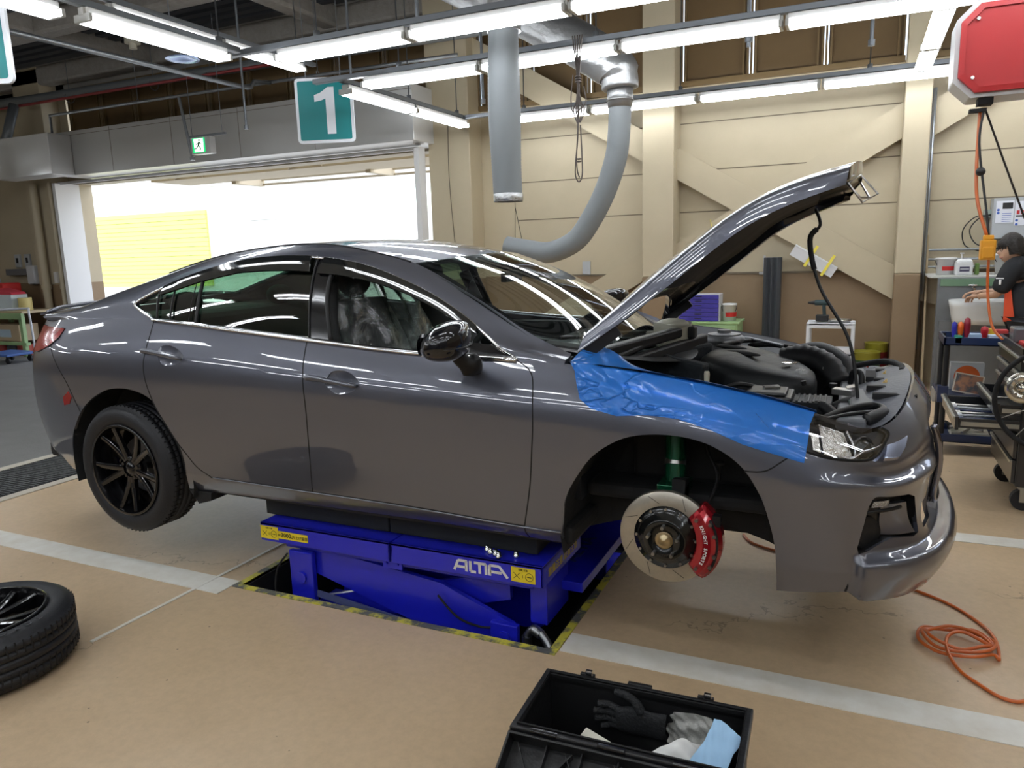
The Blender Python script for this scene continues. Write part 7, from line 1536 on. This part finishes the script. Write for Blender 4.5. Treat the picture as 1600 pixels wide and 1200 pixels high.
sbox(-13.38,-13.0,4.85,5.15,.80,1.08,(.58,.66,.68),'pale translucent box on the right part of the workbench')
mb = MB(); mb.hexa([(-13.42,4.86,1.081),(-12.98,4.86,1.081),(-12.98,5.12,1.081),(-13.42,5.12,1.081)],[(-13.44,4.88,1.19),(-13.02,4.86,1.12),(-13.02,5.12,1.12),(-13.44,5.12,1.19)]); tag(build(mb, 'red_carton', mat('red_white_carton', (.60,.05,.08), .5)), 'red and white carton lying on the translucent box', 'box', 'things on the far left bench')
mb = MB(); mb.cyl((-12.86,5.0,.80),(-12.86,5.0,1.02),.11,20); tag(build(mb, 'yellow_tub', mat('yellow_tub_plastic', (.60,.50,.20), .5)), 'yellowish tub at the right end of the workbench', 'tub', 'things on the far left bench')
sbox(-14.5,-13.95,5.08,5.30,1.28,1.36,(.45,.50,.52),'grey flat box on top of the red case',nm='flat_box')
mb = MB(); mb.cyl((-14.80,5.15,.80),(-14.80,5.15,1.60),.14,20); tag(build(mb, 'orange_reel', mat('orange_plastic', (.70,.18,.03), .5)), 'orange reel at the left edge above the red case', 'reel')
sbox(-13.75,-12.9,4.85,5.2,.25,.55,(.55,.42,.28),'cardboard box with a blue label under the workbench',nm='cardboard_box')
mb = MB(); mb.box(-13.55,-13.15,4.845,4.85,.32,.46); build(mb, 'box_label', mat('pale_blue_label', (.5,.62,.75), .5), bpy.data.objects['cardboard_box'])
for i, (x, c_) in enumerate(((-13.6,(.40,.05,.04)),(-13.25,(.06,.07,.08)),(-12.95,(.42,.08,.06)))):
    mb = MB(); mb.cyl((x,4.95,.0),(x,4.95,.19),.13,18); tag(build(mb, 'paint_can', mat('far_can_%d' % i, c_, .4)), ['red tin at the left under the workbench','black tin between two red tins under the workbench','red tin at the right under the workbench'][i], 'tin', 'tins under the workbench')
HT_ = thing('hand_truck', 'folding platform trolley with a blue deck and a white handle', 'platform trolley', (-12.1,4.2,0)); TB_ = mat('trolley_blue', (.06,.14,.42), .4)
mb = MB(); mb.box(-12.55,-11.85,3.95,4.45,.13,.17); build(mb, 'deck', TB_, HT_, bevel=.01)
mb = MB(); mb.tube(catmull([(-12.5,4.0,.17),(-12.5,4.0,.80),(-12.45,4.05,.86),(-11.95,4.4,.88),(-11.88,4.42,.80),(-11.87,4.43,.17)],5), .018, 8); build(mb, 'push_handle', WPP, HT_)
for x, y in ((-12.45,4.02),(-11.95,4.02),(-12.45,4.38),(-11.95,4.38)): mb = MB(); mb.cyl((x,y-.015,.055),(x,y+.015,.055),.055,16); mb.box(x-.02,x+.02,y-.02,y+.02,.08,.13); build(mb, 'castor', RUBBER, HT_)
for i, x in enumerate((-14.45,-14.15)):
    mb = MB(); mb.box(x,x+.16,5.91,5.95,1.55,1.80); o = tag(build(mb, 'switch_box', GRYB, bevel=.006), '%s of two grey switch boxes on the far left wall' % ('left','right')[i], 'switch', 'switch boxes on the far left wall'); mb = MB(); mb.box(x+.05,x+.11,5.905,5.91,1.63,1.73); build(mb, 'switch_rocker', DARK, o)
mb = MB(); mb.box(-14.6,-13.9,5.80,5.95,1.40,1.52); tag(build(mb, 'wall_ledge', mat('dark_ledge', (.14,.14,.15), .5)), 'dark grey box shelf under the switch boxes', 'shelf')
for i, x in enumerate((-13.95,-13.55)):
    mb = MB(); mb.box(x,x+.24,5.78,5.95,1.22,1.58); tag(build(mb, 'paper_dispenser', mat('white_dispenser', (.66,.67,.68), .35), bevel=.03), '%s white paper towel dispenser on the far left wall' % ('left','right')[i], 'dispenser', 'paper dispensers')
mb = MB(); mb.box(-12.85,-12.76,5.585,5.62,1.25,1.45); tag(build(mb, 'outlet_plate', WPL), 'white outlet plate on the column by the left of the opening', 'outlet')
for i, (x, r_, lb) in enumerate(((-13.0,.07,'thick cream pipe running down the far left wall'),(-12.53,.045,'thin cream pipe beside the left jamb of the opening'))):
    mb = MB(); mb.cyl((x,5.52,0),(x,5.52,3.02),r_,16); mb.cyl((x,5.52,1.14),(x,5.52,1.22),r_*1.25,16); tag(build(mb, 'down_pipe', CREAM), lb, 'pipe', 'down pipes')
mb = MB(); mb.tube(catmull([(-4.42,5.585,3.4),(-4.44,5.585,2.6),(-4.40,5.585,1.8),(-4.36,5.585,1.3)],8), .006, 6); tag(build(mb, 'wall_cable', SEAM), 'thin brown cable running down the column right of the opening', 'cable')

# ---------------------------------------------------------------- hall behind the camera, seen only as reflections
mb = MB(); mb.box(-6,-2,-9.4,-8.9,0,1.9); tag(build(mb, 'rear_shelving', mat('dark_shelving', (.06,.06,.07), .5)), 'dark shelving at the wall behind the camera', 'shelving')
mb = MB(); mb.box(-1,2.5,-9.4,-8.8,0,1.0); tag(build(mb, 'rear_bench', mat('rear_bench_grey', (.12,.12,.13), .5)), 'long grey bench at the wall behind the camera', 'bench')
# ---------------------------------------------------------------- the mechanic at the sink
PE = thing('person', 'person in a black and orange work shirt and glasses washing hands at the sink', 'person', (2.0,4.22,0))
SKIN = mat('skin', (.50,.30,.20), .5, bump=(60,.1)); HAIR = mat('black_hair', (.018,.014,.012), .55, bump=(90,.8)); SHIRT = mat('black_shirt', (.010,.011,.014), .8, bump=(18,.5)); ORS = mat('orange_panel_cloth', (.62,.07,.02), .8); TROU = mat('dark_trousers', (.016,.018,.024), .85, bump=(14,.5))
fwd = Vector((-.80,.60,0)); lft = Vector((-.60,-.80,0)); up = Vector((0,0,1)); O = Vector((1.98,4.23,0))
def B(f, l, z): return O + fwd*f + lft*l + up*z
def skin_obj(name, verts, edges, radii, m, parent, root=0, sub=2):
    me = bpy.data.meshes.new(name); Mi = EMP[parent.name].inverted(); me.from_pydata([tuple(Mi @ Vector(v)) for v in verts], edges, [])
    o = bpy.data.objects.new(name, me); COL.objects.link(o); o.parent = parent; EMP[o.name] = EMP[parent.name]
    s = o.modifiers.new('skin', 'SKIN'); s.use_smooth_shade = True
    for i, r_ in enumerate(radii):
        sv = me.skin_vertices[0].data[i]; sv.radius = r_ if isinstance(r_, tuple) else (r_, r_); sv.use_root = (i == root)
    q = o.modifiers.new('sub', 'SUBSURF'); q.levels = sub; q.render_levels = sub; me.materials.append(m); return o
sh = .17   # half shoulder
# lean forward a little over the basin
hipc, waist, chest, neckb = B(0,0,.93), B(.01,0,1.05), B(.06,0,1.22), B(.12,0,1.37)
Ls, Rs = B(.10,sh,1.31), B(.10,-sh,1.31); Le, Re = B(.18,.24,1.08), B(.20,-.24,1.08); Lw, Rw = B(.42,.17,1.075), B(.44,-.06,1.06)
Lw = Vector((1.60,4.40,1.065)); Le = Vector((1.715,4.19,1.09)); Rw = Vector((1.64,4.58,1.09)); Re = B(.28,-.20,1.10)
V = [B(0,0,.90), B(.0,.0,1.02), chest, B(.10,0,1.32), neckb+Vector((0,0,.04)), B(.10,.10,1.33), Ls, Le, Lw, B(.10,-.10,1.33), Rs, Re, Rw, B(0,.09,.86), B(.03,.10,.48), B(0,.11,.08), B(.10,.12,.05), B(0,-.09,.86), B(.03,-.10,.48), B(0,-.11,.08), B(.10,-.12,.05)]
E_ = [(0,1),(1,2),(2,3),(3,4),(3,5),(5,6),(6,7),(7,8),(3,9),(9,10),(10,11),(11,12),(0,13),(13,14),(14,15),(15,16),(0,17),(17,18),(18,19),(19,20)]
rad = [(.10,.08),(.09,.07),(.10,.07),(.06,.05),.050,.045,.040,.036,.026,.045,.040,.036,.026,.070,.058,.040,.035,.085,.058,.040,.035]
skin_obj('body', V, E_, rad, SKIN, PE)
# shirt and trousers as slightly larger shells
Vs = [B(0,0,.80), B(0,0,.97), chest, B(.10,0,1.31), B(.11,0,1.355), B(.10,.10,1.325), Ls, Ls.lerp(Le,.55), Ls.lerp(Le,.95), B(.10,-.10,1.325), Rs, Rs.lerp(Re,.55), Rs.lerp(Re,.95)]
shirt = skin_obj('work_shirt', Vs, [(0,1),(1,2),(2,3),(3,4),(3,5),(5,6),(6,7),(7,8),(3,9),(9,10),(10,11),(11,12)], [(.175,.155),(.175,.15),(.19,.155),(.135,.115),.070,.098,.090,.080,.078,.098,.090,.080,.078], SHIRT, PE)
skin_obj('trousers', [B(0,0,.90), B(0,.09,.82), B(.03,.10,.48), B(0,.11,.09), B(0,-.09,.82), B(.03,-.10,.48), B(0,-.11,.09)], [(0,1),(1,2),(2,3),(0,4),(4,5),(5,6)], [(.145,.125),.105,.078,.068,.105,.078,.068], TROU, PE)
for s in (1,-1):
    mb = MB(); mb.M = Matrix.Translation(B(.06,.11*s,0)) @ Matrix.Rotation(math.atan2(fwd.y,fwd.x),4,'Z'); mb.sph((0,0,.045), .075, 14, 8, (1.8,.65,.6)); build(mb, 'shoe', DARK, PE)
# orange side panel on the shirt
mb = MB(); cN = (B(.02,.115,1.03) + Vector((0,-.07,0)))
def opn(u, v):
    z = .86 + .28*v; a = -.5+.9*u; w = .155*(1-.15*v); return tuple(B(.085 + .03*v + (u-.5)*.085*(1-.55*v), .172-.010*math.cos(3.14*u)-.0*v, z))
mb.grid(opn, 8, 10); build(mb, 'orange_panel', ORS, shirt, solid=.006)
mb = MB(); p = Ls.lerp(Le,.45) + (lft*.075); fr = Matrix(((0-fwd.x*-1,0,lft.x,p.x),(fwd.y,0,lft.y,p.y),(0,1,0,p.z),(0,0,0,1)))
ex = -fwd * -1; 
xa = Vector((-lft.y, lft.x, 0)) * -1; xa = Vector((fwd.x, fwd.y, 0)) * -1
fr = Matrix(((xa.x,0,lft.x,p.x+lft.x*.004),(xa.y,0,lft.y,p.y+lft.y*.004),(0,1,0,p.z),(0,0,0,1)))
mb.M = fr; mb.box(-.035,.030,.018,.028,-.002,.002); mb.box(-.008,.010,-.03,.012,-.002,.002); build(mb, 'sleeve_logo', WHT, shirt)
pb = B(-.045,.06,1.25) - fwd*.075; xb = Vector((-lft.x,-lft.y,0)); fb = Matrix(((xb.x,0,-fwd.x,pb.x),(xb.y,0,-fwd.y,pb.y),(0,1,0,pb.z),(0,0,0,1)))
mb = MB(); mb.M = fb; mb.lathe([(.006,.0),(.018,.0)], (-.02,0,.012), n=16); mb.text('MAZDA', .03, Matrix.Translation((.06,0,.012)), .001); build(mb, 'back_lettering', WHT, shirt)
# head: turned to the left, slightly down
hc = Vector((1.80,4.27,1.475)); hf = Vector((-.93,-.28,-.12)).normalized(); hl = up.cross(hf).normalized(); hu = hf.cross(hl)
HM = Matrix(((hf.x,hl.x,hu.x,hc.x),(hf.y,hl.y,hu.y,hc.y),(hf.z,hl.z,hu.z,hc.z),(0,0,0,1)))
mb = MB(); mb.M = HM
def hd(u, v):
    a = 2*math.pi*u; b = math.pi*v; x, y, z = math.cos(a)*math.sin(b), math.sin(a)*math.sin(b), math.cos(b)
    X = .095*x; Y = .076*y; Z = .118*z
    if z < 0: X += .012*(-z)*(1 if x > 0 else .2); Y *= 1-.30*(-z)**1.5
    if x > .75: X += .024*math.exp(-((z+.12)/.16)**2)*math.exp(-(y/.16)**2) - .008*math.exp(-((z-.12)/.14)**2)*(1 if abs(y) > .15 else .4) + .008*math.exp(-((z+.48)/.10)**2)*math.exp(-(y/.3)**2)
    return (X, Y, Z)
mb.grid(hd, 56, 36, cu=True); mb.tube([tuple((0,0,-.08)), tuple((-.03,0,-.17))], [.055,.06], 16)
for s in (1,-1): mb.sph((-.005,.076*s,-.01), .03, 12, 8, (.6,.3,1))
hd_ = build(mb, 'head', SKIN, PE)
mb = MB(); mb.M = HM
def hr(u, v):
    a = 2*math.pi*u; b = math.pi*v*.62; x, y, z = math.cos(a)*math.sin(b), math.sin(a)*math.sin(b), math.cos(b); k = 1 + .03*math.sin(9*a)+.02*math.sin(17*a)
    zz = .135*z; fr_ = max(0, x); back = max(0, -x)
    if v > .55: zz = max(zz, .030) if fr_ > .55 else (zz - .045*back)
    return ((.101 if x > 0 else .108)*x*k - .006, .090*y*k, zz+.010)
mb.grid(hr, 60, 18, cu=True)
for i in range(26):
    a = R(-75+150*i/25); q = Vector((.104*math.cos(a), .088*math.sin(a), .055)); mb.tube([q*.80+Vector((0,0,.040)), q*.915+Vector((0,0,.004)), q*.925+Vector((0,.010*math.sin(i*3),-.022-.010*(i%3)))], [.009,.007,.002], 6)
build(mb, 'hair', HAIR, hd_)
mb = MB(); mb.M = HM
for s in (1,-1): mb.tube([(.094+.004*math.cos(t), .034*s+.024*math.cos(t), .012+.017*math.sin(t)) for t in np.linspace(0,6.283,20)[:-1]], .0022, 6, closed=True); mb.tube([(.092,.058*s,.018),(.05,.078*s,.018),(-.01,.080*s,.010)], .002, 6)
mb.tube([(.096,-.010,.016),(.100,0,.018),(.096,.010,.016)], .002, 6); build(mb, 'glasses', DARK, hd_)
mb = MB(); mb.M = HM
for s in (1,-1): mb.sph((.083,.033*s,.012), .010, 10, 6, (.6,1.1,.6))
build_each(mb, 'eye', mat('eye_dark', (.03,.025,.02), .3), hd_)
mb = MB(); mb.M = HM
for s in (1,-1): mb.tube([(.090,.016*s,.034),(.088,.034*s,.040),(.078,.052*s,.036)], .004, 6)
build_each(mb, 'eyebrow', HAIR, hd_)
mb = MB(); mb.M = HM; mb.tube([(.082,-.024,-.060),(.092,-.010,-.058),(.094,0,-.059),(.092,.010,-.058),(.082,.024,-.060)], .0045, 6); build(mb, 'lips', mat('lip_skin', (.42,.17,.13), .45), hd_)
# hands: palm, four fingers, thumb
def hand(wrist, d, side, name):
    d = Vector(d).normalized(); n = Vector((0,0,1)); s_ = d.cross(n).normalized()*side; n = s_.cross(d).normalized()*(1 if side > 0 else 1)
    up_ = Vector((0,0,1)); P = lambda a, b, c: wrist + d*a + s_*b + up_*c
    V = [P(-.01,0,0), P(.03,0,0), P(.065,0,0)]; E = [(0,1),(1,2)]; r_ = [(.026,.020),(.034,.018),(.036,.016)]
    for b, l_ in ((-.030,.062),(-.010,.075),(.010,.070),(.029,.055)):
        i = len(V); V += [P(.080,b,-.003), P(.080+l_*.45,b*1.1,-.012), P(.080+l_*.72,b*1.12,-.034), P(.080+l_*.78,b*1.1,-.055)]; E += [(2,i),(i,i+1),(i+1,i+2),(i+2,i+3)]; r_ += [.0095,.009,.0085,.0075]
    i = len(V); V += [P(.025,-.040,-.004), P(.050,-.058,-.014), P(.075,-.060,-.026)]; E += [(0,i),(i,i+1),(i+1,i+2)]; r_ += [.013,.0105,.0085]
    return skin_obj(name, V, E, r_, SKIN, PE, root=1, sub=1)
hand(Lw, (Lw-Le).normalized(), -1, 'left_hand'); hand(Rw, (Rw-Re).normalized(), 1, 'right_hand')
